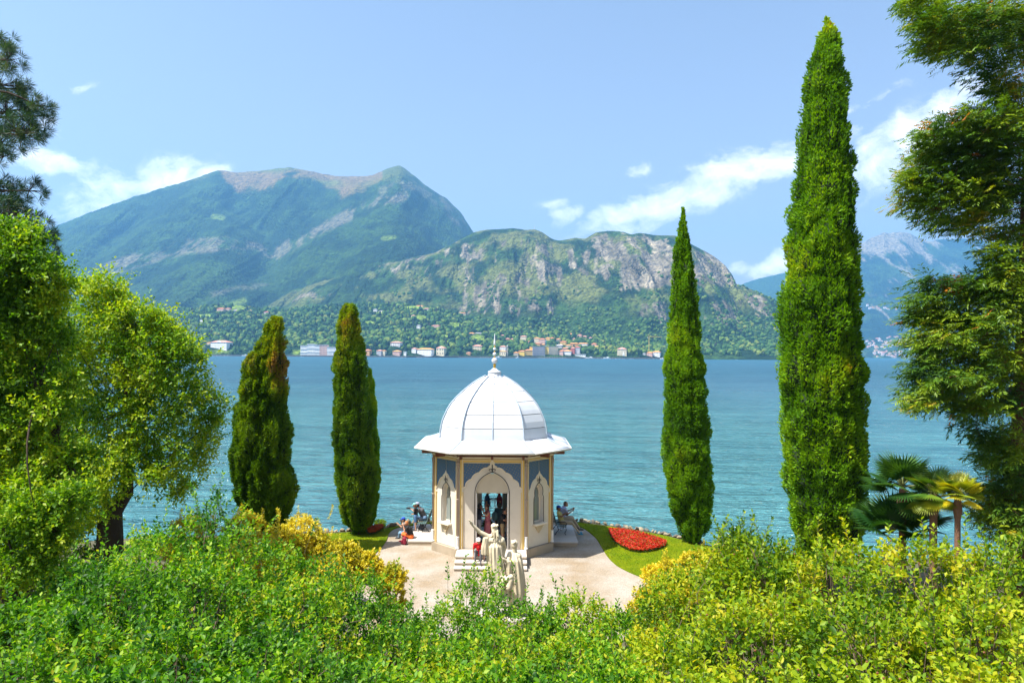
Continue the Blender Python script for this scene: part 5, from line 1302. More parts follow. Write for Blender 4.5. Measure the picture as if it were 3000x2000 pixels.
def person(loc, rz, label, pose='stand', h=1.72, skin='tan', top=(.1, .1, .1), bottom=(.3, .25, .2), shoes=(.05, .05, .06), hair=(.04, .02, .012), longhair=False, sleeve=True,
           legs='short', arms=None, lean=.0, head_tilt=.25, hat=None, dress=None, fem=False, bulk=1.0, knee=None, seat=.45, look=0.0, feet=None):
    key = label[:18]
    s = h / 1.72
    r = thing('person', loc, rz, label, 'person')
    mt = [SKIN[skin], mat('top_%s' % str(top), top, .85, .12, 14), mat('bottom_%s' % str(bottom), bottom, .85, .12, 14), mat('shoe_%s' % str(shoes), shoes, .6), mat('hair_%s' % str(hair), hair, .6, .3, 30)]
    sw_ = (.17 if fem else .195) * bulk
    pel = Vector((0, 0, .93)) if pose == 'stand' else Vector((0, 0, seat + .10))
    sp = Vector((math.sin(lean), 0, math.cos(lean)))
    ch = pel + sp * .34; nk = pel + sp * .53 + Vector((math.sin(lean) * .03, 0, 0)); hd = nk + Vector((math.sin(lean + head_tilt) * .12 + .02, 0, math.cos(lean * .6) * .12))
    B = [(pel, ch, .135 * bulk, .130 * bulk, 1), (pel + Vector((0, -.06, 0)), pel + Vector((0, .06, 0)), .125 * bulk, .125 * bulk, 2),
         (ch + Vector((0, -.07, .03)), ch + Vector((0, .07, .03)), .118 * bulk, .118 * bulk, 1), (ch + sp * .06, nk - sp * .02, .10, .055, 1), (nk - sp * .02, hd - sp * .03, .052, .05, 0),
         (hd + Vector((0, 0, .02)), hd + Vector((.015, 0, -.035)), .093, .078, 0), (hd + Vector((.085, 0, -.02)), hd + Vector((.105, 0, -.03)), .014, .016, 0), (hd + Vector((.05, 0, -.085)), hd + Vector((.07, 0, -.08)), .035, .03, 0)]
    for sd in (-1, 1):
        B.append((hd + Vector((0, .088 * sd, -.01)), hd + Vector((-.005, .097 * sd, .01)), .016, .018, 0))
        sh_ = nk + Vector((0, sw_ * sd, -.055)) - sp * .0
        a_ = (arms or {}).get(sd)
        if a_ is None: el = sh_ + Vector((-.02, .05 * sd, -.28)); wr = el + Vector((.06, .0, -.25))
        else: el = pel * 0 + Vector((a_[0][0], a_[0][1], a_[0][2])) + Vector((0, 0, nk.z)) + Vector((nk.x, 0, 0)); wr = Vector(a_[1]) + Vector((nk.x, 0, nk.z))
        B += [(nk + Vector((0, .05 * sd, -.03)), sh_, .06, .062 * bulk, 1), (sh_, sh_.lerp(el, .62), .058 * bulk, .052, 1 if sleeve else 0), (sh_.lerp(el, .62), el, .043, .038, 0), (el, wr, .038, .026, 0)]
        B += hand_bones(wr, (wr - el), -sd, 0)
        hp = pel + Vector((0, .088 * sd, -.02))
        if pose == 'stand':
            f_ = (feet or {}).get(sd, (0, 0)); kn = Vector((.02 + f_[0] * .6, .095 * sd, .49)); an_ = Vector((f_[0], .10 * sd + f_[1], .09))
        else:
            kk = (knee or {}).get(sd, ((.44, .11 * sd, seat + .07), (.46, .11 * sd, .09))); kn = Vector(kk[0]); an_ = Vector(kk[1])
        mk = {'short': (2, .75, 0), 'long': (2, 1, 2), 'bare': (0, 0, 0), 'mid': (2, 1.0, 0)}[legs]
        q = hp.lerp(kn, mk[1]) if mk[1] else hp
        if mk[1]: B.append((hp, q, .092 * bulk, .076 * bulk if mk[1] < 1 else .066 * bulk, 2))
        if mk[1] < 1: B.append((q, kn, .07 if mk[1] else .088, .052, 0))
        B += [(kn, kn.lerp(an_, .35), .052, .056, mk[2]), (kn.lerp(an_, .35), an_, .056, .036, mk[2] if legs != 'mid' else 0)]
        dv = (an_ - kn); fwd = Vector((1, 0, 0)); 
        B += [(an_ + Vector((-.03, 0, -.045)), an_ + Vector((.10, .01 * sd, -.055)), .042, .04, 3), (an_ + Vector((.10, .01 * sd, -.055)), an_ + Vector((.16, .015 * sd, -.058)), .04, .032, 3)]
    if s != 1: B = [(Vector(a) * s, Vector(b) * s, ra * s, rb * s, mi) for a, b, ra, rb, mi in B]
    link('body', remeshed('body', B, mt), None, r)
    hd = hd * s
    # hair: a cap of hair over the skull, longer at the back for women
    hb_ = [(hd + Vector((-.02, 0, .045)) * s, hd + Vector((-.035, 0, .0)) * s, .092 * s, .088 * s, 0)]
    if longhair:
        for yy in (-.06, 0, .06): hb_.append((hd + Vector((-.05, yy, .03)) * s, hd + Vector((-.085, yy * 1.4, -.25)) * s, .055 * s, .045 * s, 0))
    link('hair', remeshed('hair', hb_, [mt[4]], .014, .5, smooth=1), None, r)
    if hat:
        hm = mat('hat_%s' % str(hat), hat, .8); hc = hd + Vector((-.005, 0, .05)) * s
        mb = MB().lathe([(.104 * s, .0), (.104 * s, .03 * s), (.095 * s, .065 * s), (.06 * s, .095 * s), (.01, .105 * s)], 16, hc)
        br = []; 
        for q in range(9):
            a_ = -1.1 + 2.2 * q / 8; br.append(hc + Vector((.09 * math.cos(a_), .095 * math.sin(a_), .008)) * s)
        for q in range(9):
            a_ = 1.1 - 2.2 * q / 8; br.append(hc + Vector((.09 + .09 * math.cos(a_) * 1.0 + .0, .08 * math.sin(a_), -.012)) * s)
        mb.add(br + [b - Vector((0, 0, .008)) for b in br], [tuple(range(18)), tuple(reversed(range(18, 36)))] + [(i, i + 18, (i + 1) % 18 + 18, (i + 1) % 18) for i in range(18)])
        mb.build('cap', hm, r, True)
    if dress:
        col_, z_bot, rb_ = dress; n = 40; V_ = []; F_ = []
        zs = [pel.z + .34, pel.z + .12, pel.z - .05, pel.z - .3, z_bot]; rs = [.135, .115, .165, .19, rb_]
        for i_, (z, rad) in enumerate(zip(zs, rs)):
            for k in range(n):
                a_ = 2 * math.pi * k / n; fold = 1 + .09 * math.sin(a_ * 9 + i_ * .4) * (i_ / 4); V_.append(Vector((rad * .85 * math.cos(a_) * fold, rad * math.sin(a_) * fold, z)) * s)
        for i_ in range(4):
            for k in range(n): F_.append((i_ * n + k, (i_ + 1) * n + k, (i_ + 1) * n + (k + 1) % n, i_ * n + (k + 1) % n))
        o = MB().add(V_, F_).build('dress', mat('dress_%s' % str(col_), col_, .85, .12, 10), r, True); sd_ = o.modifiers.new('t', 'SOLIDIFY'); sd_.thickness = .01
    r['hd'] = 1; del r['hd']
    return r, hd
def obj_at(name, me_or_mb, m, loc, rz, label, cat, smooth=False):
    me = me_or_mb.mesh(name, m, smooth) if isinstance(me_or_mb, MB) else me_or_mb
    o = link(name, me, None); o.location = loc; o.rotation_euler = (0, 0, rz); return tag(o, label, cat)
PHB = mat('phone_black', (.02, .02, .022), .3)
# left of the pavilion
hold = {-1: ((.06, -.24, -.26), (.26, -.10, -.16)), 1: ((.06, .24, -.26), (.26, .10, -.16))}
q = PG(1181, 1588); YW = 32.35
wx = P(1204, 1560, YW).x
person((wx, YW, 0), R(180), 'woman with ginger hair in black tee and orange shorts sitting on the terrace edge', 'sit', 1.66, 'tan', (.018, .02, .022), (.85, .17, .03), (.5, .03, .07), (.42, .15, .04), lean=.28, seat=.21, fem=True, bulk=1.16, longhair=False,
       arms={-1: ((.10, -.20, -.24), (.26, -.06, -.02)), 1: ((.12, .2, -.24), (.22, .05, .02))}, knee={-1: ((.40, -.12, .42), (.44, -.12, .09)), 1: ((.38, .12, .42), (.30, .12, .09))}, legs='mid')
w2 = P(1183, 1545, 33.15)
person((w2.x + .22, 33.1, 0), R(180), 'person in blue cap crouched behind the ginger haired woman, raising a hand to the face', 'sit', 1.62, 'tan', (.10, .22, .26), (.16, .28, .40), hat=(.01, .06, .42), seat=.21, lean=.30, arms={-1: ((.14, -.16, -.20), (.22, -.02, .06)), 1: ((.14, .16, -.22), (.3, .08, -.1))}, legs='long')
rb = PG(1175, 1588); 
def bag(name, loc, rz, c, label, s=1.0):
    r = thing(name, loc, rz, label, 'backpack'); m = mat('bag_%s' % str(c), c, .8, .2, 12)
    me = MB().box((0, 0, .21 * s), (.20 * s, .30 * s, .40 * s)).mesh('body', m); bevel(me, .06 * s, 3); o = link('body', me, None, r)
    me2 = MB().box((.12 * s, 0, .14 * s), (.07 * s, .22 * s, .2 * s)).mesh('pocket', m); bevel(me2, .025 * s, 2); link('pocket', me2, None, r)
    for s_ in (-1, 1): MB().tube([(-.1 * s, .08 * s_ * s, .38 * s), (-.17 * s, .09 * s_ * s, .28 * s), (-.11 * s, .1 * s_ * s, .06 * s)], .014 * s, 5).build('strap', PHB, r)
    return r
bag('backpack', (rb.x + .22, 32.0, 0), R(190), (.30, .02, .05), 'crimson backpack on the gravel behind the red shoes', .9)
gp_ = P(1217, 1500, 33.6)
person((gp_.x, 33.75, TZ), R(185), 'girl in aqua cap, black top and denim shorts standing by the bench', 'stand', 1.36, 'fair', (.015, .018, .02), (.10, .22, .45), (.03, .03, .04), (.14, .06, .03), True, hat=(.25, .62, .62), arms={-1: ((.10, -.18, -.2), (.26, -.07, -.10)), 1: ((.1, .18, -.2), (.26, .07, -.10))}, fem=True, lean=.05)
obj_at('camera', bevel(MB().box((0, 0, 0), (.20, .12, .07)).mesh('camera', PHB), .01), None, (gp_.x - .36, 33.72, TZ + 1.12), R(185), 'small black camera held out by the girl in the aqua cap', 'camera')
mp_ = bL.x - .16
person((mp_, 34.0, TZ), R(178), 'man in grey shirt, jeans and grey cap leaning forward on the left bench', 'sit', 1.80, 'tan', (.10, .10, .11), (.14, .24, .40), hat=(.32, .36, .48), lean=.46, head_tilt=.4, arms={-1: ((.12, -.24, -.26), (.30, -.06, -.30)), 1: ((.12, .24, -.26), (.30, .06, -.30))}, legs='long', bulk=1.12)
bag('backpack', (gp_.x + .30, 33.8, TZ), R(180), (.02, .03, .05), 'dark navy backpack on the terrace beside the standing girl', .95)
# right bench
person((bR.x + .22, 33.40, TZ), R(-8), 'man in blue cap and yellow shirt leaning back on the right bench', 'sit', 1.78, 'brown', (.50, .43, .16), (.42, .33, .22), (.02, .22, .38), hat=(.01, .06, .36), lean=-.32, head_tilt=.3, arms={-1: ((.16, -.2, -.22), (.36, -.08, -.10)), 1: ((.16, .2, -.22), (.36, .08, -.1))}, legs='long', knee={-1: ((.48, -.14, .55), (.84, -.16, .10)), 1: ((.46, .1, .54), (.78, .1, .10))})
person((bR.x + .28, 34.05, TZ), R(4), 'large man in pale blue shirt and khaki trousers seated behind the blue cap', 'sit', 1.86, 'tan', (.42, .47, .72), (.42, .34, .24), (.02, .02, .02), (.11, .06, .03), lean=.18, head_tilt=.25, arms={-1: ((.14, -.24, -.28), (.36, -.08, -.16)), 1: ((.14, .24, -.28), (.40, .06, -.1))}, legs='long', bulk=1.28, knee={-1: ((.48, -.14, .54), (.80, -.14, .10)), 1: ((.48, .14, .54), (.74, .14, .1))})
obj_at('phone', bevel(MB().box((0, 0, 0), (.02, .075, .14)).mesh('phone', PHB), .004), None, (bR.x + .84, 34.05, TZ + .98), 0, 'black phone held by the large man in pale blue', 'phone')
obj_at('camera', bevel(MB().box((0, 0, 0), (.13, .14, .10)).mesh('camera', PHB), .02), None, (bR.x + .46, 33.40, TZ + .93), 0, 'black camera on the lap of the man in yellow', 'camera')
# inside
def inside(px, y): return ray(px, 1500)[0] * y
ZI = .405
person((inside(1402, 31.0), 31.0, ZI), R(20), 'man in dark tee and grey shorts at the left door jamb', 'stand', 1.78, 'brown', (.015, .02, .035), (.30, .31, .33), (.02, .02, .02), (.015, .012, .01), arms={-1: ((.1, -.2, -.28), (.32, -.08, -.34))}, lean=.03)
person((inside(1429, 31.0), 31.05, ZI), R(195), 'woman in long dusky pink dress holding up a phone in the doorway', 'stand', 1.70, 'tan', (.45, .12, .14), (.45, .12, .14), hair=(.09, .04, .02), longhair=True, sleeve=False, fem=True, legs='bare', dress=((.45, .13, .15), .06, .27), arms={-1: ((.14, -.16, -.2), (.24, -.07, .06)), 1: ((.1, .16, -.22), (.26, .07, .02))})
obj_at('phone', bevel(MB().box((0, 0, 0), (.02, .075, .14)).mesh('phone', PHB), .004), None, (inside(1417, 31.0), 31.0, ZI + 1.52), R(15), 'black phone raised by the woman in the pink dress', 'phone')
person((inside(1473, 30.65), 30.65, ZI), R(-15), 'boy in black tee and khaki shorts looking down at a camera', 'stand', 1.62, 'tan', (.012, .012, .014), (.34, .24, .12), (.02, .02, .02), (.03, .015, .01), head_tilt=.7, arms={-1: ((.12, -.16, -.26), (.30, -.03, -.25)), 1: ((.12, .18, -.26), (.30, .04, -.25))})
obj_at('camera', bevel(MB().box((0, 0, 0), (.12, .14, .09)).mesh('camera', PHB), .02), None, (inside(1473, 30.65) + .40, 30.55, ZI + 1.03), R(-15), 'black camera held by the boy in khaki shorts', 'camera')
person((inside(1463, 31.3), 31.35, ZI), R(60), 'dark haired visitor with teal backpack behind the boy', 'stand', 1.72, 'brown', (.03, .06, .07), (.03, .03, .04), (.03, .03, .03), (.015, .012, .01))
bag('backpack', (inside(1450, 31.1), 31.05, ZI + .98), R(110), (.035, .09, .10), 'teal backpack worn by the dark haired visitor in the doorway', .95)
person((inside(1491, 31.0), 31.0, ZI), R(150), 'woman in white knee length dress at the right door jamb', 'stand', 1.68, 'tan', (.60, .58, .55), (.6, .58, .55), hair=(.015, .01, .01), longhair=True, sleeve=False, fem=True, legs='bare', dress=((.60, .58, .54), .56, .25))
person((inside(1427, 34.0), 34.0, ZI), R(0), 'man in navy shirt and pink shorts by the lake railing', 'stand', 1.85, 'tan', (.03, .08, .20), (.50, .28, .28), hair=(.05, .03, .02), arms={1: ((.1, .2, -.26), (.36, .02, -.2))})
person((inside(1463, 34.0), 34.05, ZI), R(185), 'man in maroon shirt and white shorts by the lake railing', 'stand', 1.85, 'tan', (.20, .015, .05), (.62, .6, .58), hair=(.05, .03, .02), arms={-1: ((.1, -.2, -.26), (.34, .0, -.2))})
# red shirt on the steps behind the statue
rd = P(1404, 1612, 28.9)
person((rd.x, 28.95, .40 - .0), R(-95), 'person in red shirt and white sunhat sitting on the top step behind the sculpture', 'sit', 1.62, 'tan', (.70, .01, .015), (.1, .1, .12), hat=(.8, .78, .74), seat=.02, lean=.35, knee={-1: ((.38, -.12, .32), (.44, -.12, -.13)), 1: ((.38, .12, .32), (.44, .12, -.13))}, legs='long')
# potted plant inside the door
pp = thing('potted_plant', (inside(1430, 32), 32.2, ZI), 0, 'bushy green plant in a white pot inside the pavilion', 'plant')
MB().lathe([(.12, 0), (.17, .05), (.2, .3), (.22, .34), (.18, .34)], 16).build('pot', WHITE2, pp, True)
d = rdir(500); d[:, 2] = np.abs(d[:, 2]); p_ = d * (.12 + .16 * rng.random((500, 1))) + np.array([0, 0, .42])
LEAFDK = leaf_mat('leaf_dark', [(0, (.02, .06, .01)), (1, (.06, .14, .02))], .3)
V, F, k = leaf_geo(p_, d, rdir(500), .09, .05); link('foliage', npmesh('foliage', V, F, LEAFDK, tint=np.repeat(rng.random(500), k)), None, pp)

# ---------------------------------------------------------------- the marble pair
MARBLE = mat('marble', (.66, .57, .40), .75, .14, 2.2, bump=.35, bscale=24, stain=.62)
def robe(zs, rs, cxs, cys, seed, amp, nf, n=72, sq=1.0):
    V_ = []; F_ = []
    m_ = len(zs); rows = 40
    for i_ in range(rows + 1):
        t_ = i_ / rows; z = zs[0] + (zs[-1] - zs[0]) * t_
        o_ = np.argsort(zs); rr_ = float(np.interp(z, np.array(zs)[o_], np.array(rs)[o_])); cx = float(np.interp(z, np.array(zs)[o_], np.array(cxs)[o_])); cy_ = float(np.interp(z, np.array(zs)[o_], np.array(cys)[o_]))
        for k in range(n):
            a_ = 2 * math.pi * k / n
            f_ = amp * (abs(math.sin(nf * .5 * a_ + seed + .8 * math.sin(t_ * 3 + seed) + .5 * math.sin(a_ * 2))) - .5) * min(1, .25 + (1 - abs(z - zs[0]) / abs(zs[-1] - zs[0])) if zs[0] < zs[-1] else 1)
            f_ = f_ * (.45 + 1.3 * float(vnoise(a_ * 1.9 + seed * 3, t_ * 2.2, seed))) + amp * .4 * math.sin(nf * .7 * a_ + t_ * 4 + seed)
            rad = rr_ + f_; V_.append((cx + rad * math.cos(a_), cy_ + rad * sq * math.sin(a_), z))
    for i_ in range(rows):
        for k in range(n): F_.append((i_ * n + k, i_ * n + (k + 1) % n, (i_ + 1) * n + (k + 1) % n, (i_ + 1) * n + k))
    mb = MB(); c0 = len(V_); V_.append((cxs[0], cys[0], zs[0])); V_.append((cxs[-1], cys[-1], zs[-1]))
    for k in range(n): F_.append((c0, (k + 1) % n, k)); F_.append((c0 + 1, rows * n + k, rows * n + (k + 1) % n))
    return mb.add(V_, F_)
SY = 22.0
s0 = P(1455, 1716, SY)         # between the feet of the standing figure
sc = thing('sculpture', (s0.x, SY, 0), 0, 'weathered marble sculpture of two robed figures seen from behind, one raising an arm', 'sculpture')
fz = s0.z
def S_(px, py, dy=0.0):
    q_ = P(px, py, SY + dy); return Vector((q_.x - s0.x, dy, q_.z))
B = [(S_(1449, 1551), S_(1447, 1541), .105, .10, 0), (S_(1449, 1553), S_(1450, 1566), .075, .07, 0), (S_(1450, 1566), S_(1452, 1580), .07, .085, 0),
     (S_(1450, 1564), S_(1432, 1574), .07, .085, 0), (S_(1450, 1564), S_(1472, 1580), .07, .08, 0), (S_(1436, 1582), S_(1468, 1584), .125, .125, 0), (S_(1442, 1600), S_(1460, 1600), .12, .12, 0),
     (S_(1432, 1572), S_(1404, 1557, -.05), .085, .066, 0), (S_(1404, 1556, -.05), S_(1384, 1536, -.12), .066, .045, 0)]
B += hand_bones(S_(1384, 1536, -.12), S_(1378, 1527, -.15) - S_(1384, 1536, -.12), 1, 0, 1.45, .1)
B += [(S_(1378, 1530, -.14), S_(1373, 1524, -.16), .014, .011, 0)]
B += [(S_(1472, 1580), S_(1479, 1603, .1), .08, .06, 0), (S_(1479, 1603, .1), S_(1475, 1628, .0), .056, .042, 0)] + hand_bones(S_(1474, 1627), Vector((.3, .1, -.6)), -1, 0, 1.3)
# laurel wreath and hair ringlets
for k in range(12):
    t_ = k / 12 * 2 * math.pi; c = S_(1449, 1543) + Vector((.095 * math.cos(t_), .10 * math.sin(t_), .03 + .02 * (k % 2))); B.append((c, c + Vector((.015, 0, .02)), .030, .022, 0))
for (a_, b__) in (((1443, 1555), (1440, 1572)), ((1448, 1556), (1448, 1576)), ((1454, 1556), (1456, 1582)), ((1458, 1553), (1460, 1572))): B.append((S_(*a_, -.09), S_(*b__, -.14), .026, .018, 0))
xs_ = [S_(1451, 1720).x, S_(1452, 1670).x, S_(1449, 1620).x, S_(1448, 1580).x, S_(1450, 1568).x]
rb1 = robe([S_(0, 1740).z, S_(0, 1690).z, S_(0, 1640).z, S_(0, 1606).z, S_(0, 1588).z, S_(0, 1571).z], [.33, .30, .27, .255, .235, .10], [S_(1462, 1740).x, S_(1460, 1690).x, S_(1453, 1640).x, S_(1451, 1606).x, S_(1451, 1588).x, S_(1451, 1569).x], [0, 0, 0, 0, 0, 0], .4, .055, 17, sq=.8)
rb2 = robe([S_(0, 1612).z, S_(0, 1590).z, S_(0, 1562).z], [.13, .125, .09], [S_(1422, 1612).x, S_(1422, 1590).x, S_(1424, 1562).x], [-.05, -.05, -.05], 1.2, .022, 9, sq=.9, n=40)
link('standing_figure', remeshed('standing_figure', B, [MARBLE], .014, .35, [rb1, rb2], 1), None, sc)
dy = .15
B = [(S_(1507, 1598, dy), S_(1506, 1590, dy), .105, .10, 0), (S_(1507, 1600, dy), S_(1508, 1615, dy), .075, .08, 0), (S_(1500, 1628, dy), S_(1518, 1628, dy), .12, .12, 0),
     (S_(1494, 1622, dy), S_(1486, 1645, -.05), .09, .075, 0), (S_(1486, 1645, -.05), S_(1474, 1636, -.12), .06, .045, 0)] + hand_bones(S_(1474, 1636, -.12), Vector((-.6, 0, .5)), 1, 0, 1.2)
for k in range(10):
    t_ = k / 10 * 2 * math.pi; c = S_(1507, 1594, dy) + Vector((.085 * math.cos(t_), .09 * math.sin(t_), .04 + .03 * (k % 3))); B.append((c, c + Vector((0, 0, .02)), .034, .026, 0))
rb3 = robe([S_(0, 1790).z, S_(0, 1720).z, S_(0, 1660).z, S_(0, 1632).z, S_(0, 1611).z], [.27, .27, .255, .235, .10], [S_(1518, 1790).x, S_(1516, 1720).x, S_(1511, 1660).x, S_(1509, 1632).x, S_(1508, 1611).x], [dy] * 5, 2.0, .05, 15, sq=.85)
rb4 = robe([S_(0, 1672).z, S_(0, 1630).z], [.12, .10], [S_(1489, 1672).x, S_(1492, 1630).x], [-.02, -.02], .9, .022, 9, sq=.9, n=40)
link('veiled_figure', remeshed('veiled_figure', B, [MARBLE], .014, .35, [rb3, rb4], 1), None, sc)
bx = S_(1494, 1712, -.25); mbk = MB()
B = [(S_(1484, 1697, -.3), S_(1497, 1689, -.3), .07, .09, 0), (S_(1492, 1720, -.3), S_(1498, 1697, -.3), .11, .09, 0), (S_(1466, 1690, -.2), S_(1478, 1690, -.2), .05, .07, 0), (S_(1470, 1720, -.2), S_(1474, 1700, -.2), .12, .1, 0)]
link('stone_support', remeshed('stone_support', B, [MARBLE], .016, .6), None, sc)
pz = S_(0, 1790).z
mb = MB().box((.25, .05, pz / 2 - .1), (1.75, 1.1, pz + .2)).mesh('pedestal', STONE); bevel(mb, .03); link('pedestal', mb, None, sc)
# ---------------------------------------------------------------- plants of the garden
BARK = mat('bark', (.045, .030, .020), .95, .4, 5, bump=.8, bscale=18)
BARKG = mat('twig_bark', (.15, .105, .07), .9, .35, 8)
REDBARK = mat('red_bark', (.13, .055, .035), .95, .4, 5, bump=.8, bscale=14)
CAM_L = leaf_mat('camellia_leaf', [(0, (.016, .080, .004)), (.35, (.058, .19, .006)), (.62, (.14, .32, .008)), (.93, (.31, .45, .012)), (1, (.42, .40, .02))], .46, .5, .28, tcol=(1.3, 1.35, .35))
CAM_R = leaf_mat('camellia_leaf_yellowed', [(0, (.040, .11, .004)), (.3, (.12, .24, .006)), (.6, (.26, .37, .008)), (.95, (.42, .46, .014)), (1, (.48, .42, .02))], .46, .5, .28)
GOLDL = leaf_mat('golden_leaf', [(0, (.26, .28, .010)), (.5, (.55, .47, .015)), (1, (.72, .56, .03))], .35, .5, .3, tcol=(1.25, 1.2, .4))
CYPL = leaf_mat('cypress_leaf', [(0, (.035, .11, .005)), (.35, (.10, .25, .006)), (.65, (.20, .38, .010)), (.9, (.33, .42, .012)), (1, (.36, .24, .02))], .38, .6, .2)
CYPB = leaf_mat('cypress_leaf_browned', [(0, (.025, .080, .004)), (.35, (.085, .19, .006)), (.62, (.17, .28, .008)), (.85, (.27, .29, .012)), (1, (.26, .16, .05))], .36, .6, .2)
TREEL = leaf_mat('broad_leaf', [(0, (.034, .105, .004)), (.35, (.092, .225, .006)), (.7, (.21, .37, .010)), (1, (.39, .47, .015))], .48, .5, .28, tcol=(1.3, 1.3, .35))
PINEL = leaf_mat('pine_needle', [(0, (.014, .050, .030)), (.6, (.032, .095, .045)), (1, (.11, .17, .03))], .2, .5, .3)
REDL = leaf_mat('redwood_needle', [(0, (.018, .065, .012)), (.4, (.075, .17, .010)), (.8, (.25, .34, .012)), (.93, (.50, .22, .02)), (1, (.50, .14, .02))], .34, .5, .3, tcol=(1.25, 1.25, .35))
PALML = leaf_mat('palm_blade', [(0, (.020, .080, .016)), (.5, (.08, .18, .02)), (.8, (.30, .36, .02)), (1, (.70, .58, .02))], .35, .4, .4)
def shoots(p, d, ln, k, L, W, spread=.9, up=.35, fine=False, jit=.35, fold=.25):
    """k leaves along each shoot starting at p in direction d"""
    n = len(p); ln = np.broadcast_to(ln, n)
    t = (np.arange(k) + .6) / k
    ph = rng.random(n)[:, None] * 6.28 + np.arange(k)[None, :] * 2.4
    a = nrm(np.cross(d, np.array([.13, .27, .95]))); b = np.cross(d, a)
    pos = p[:, None, :] + d[:, None, :] * (ln[:, None] * t[None, :])[..., None]
    side = a[:, None, :] * np.cos(ph)[..., None] + b[:, None, :] * np.sin(ph)[..., None]
    D = side * spread + d[:, None, :] * (1.15 - .4 * spread) + rng.normal(size=pos.shape) * .16
    D[..., 2] -= .10
    N = np.array([0, 0, 1.0]) * up + side * .15 + d[:, None, :] * .5 + rng.normal(size=pos.shape) * jit
    sz = 1 + .45 * (rng.random((n, k)) - .5)
    V, F, kk = leaf_geo(pos.reshape(-1, 3), D.reshape(-1, 3), N.reshape(-1, 3), (L * sz).ravel(), (W * sz).ravel(), fine, fold)
    return V, F, kk, pos.reshape(-1, 3)
def tubes3(lines):
    """many thin branches as one mesh: list of (points (m,3), r0, r1)"""
    Vs = []; Fs = []; o = 0
    for pts, r0, r1 in lines:
        m_ = len(pts); rr_ = np.linspace(r0, r1, m_)
        t = np.gradient(pts, axis=0); t = nrm(t); a = nrm(np.cross(t, np.array([.3, .9, .2]))); b = np.cross(t, a)
        ring = [pts + (a * math.cos(q) + b * math.sin(q)) * rr_[:, None] for q in (0, 1.571, 3.142, 4.712)]
        V = np.stack(ring, 1).reshape(-1, 3); i = np.arange(m_ - 1)[:, None] * 4; k = np.arange(4)[None, :]
        F = np.stack([i + k, i + (k + 1) % 4, i + 4 + (k + 1) % 4, i + 4 + k], -1).reshape(-1, 4)
        Vs.append(V); Fs.append(F + o); o += len(V)
    return np.concatenate(Vs), np.concatenate(Fs)
def bend_line(a, b, n=6, sag=.1, wob=.05):
    t = np.linspace(0, 1, n)[:, None]; p = np.array(a) * (1 - t) + np.array(b) * t
    w = rng.normal(size=3) * wob * np.linalg.norm(np.array(b) - np.array(a)); p += np.sin(t * math.pi) * w
    p[:, 2] += np.sin(t[:, 0] * math.pi) * sag * np.linalg.norm(np.array(b) - np.array(a)); return p
def tint_for(pos, k, sc=.6, rand=.5, base=.0, gain=1.0):
    rand *= 1.5; gain *= 1.7; base += .10
    f = fbm(pos[:, 0] / sc, pos[:, 1] / sc, pos[:, 2] / sc, 3)
    return np.repeat(np.clip((f - .5) * gain + .42 + base + rand * (rng.random(len(pos)) - .5), 0, .985), k)

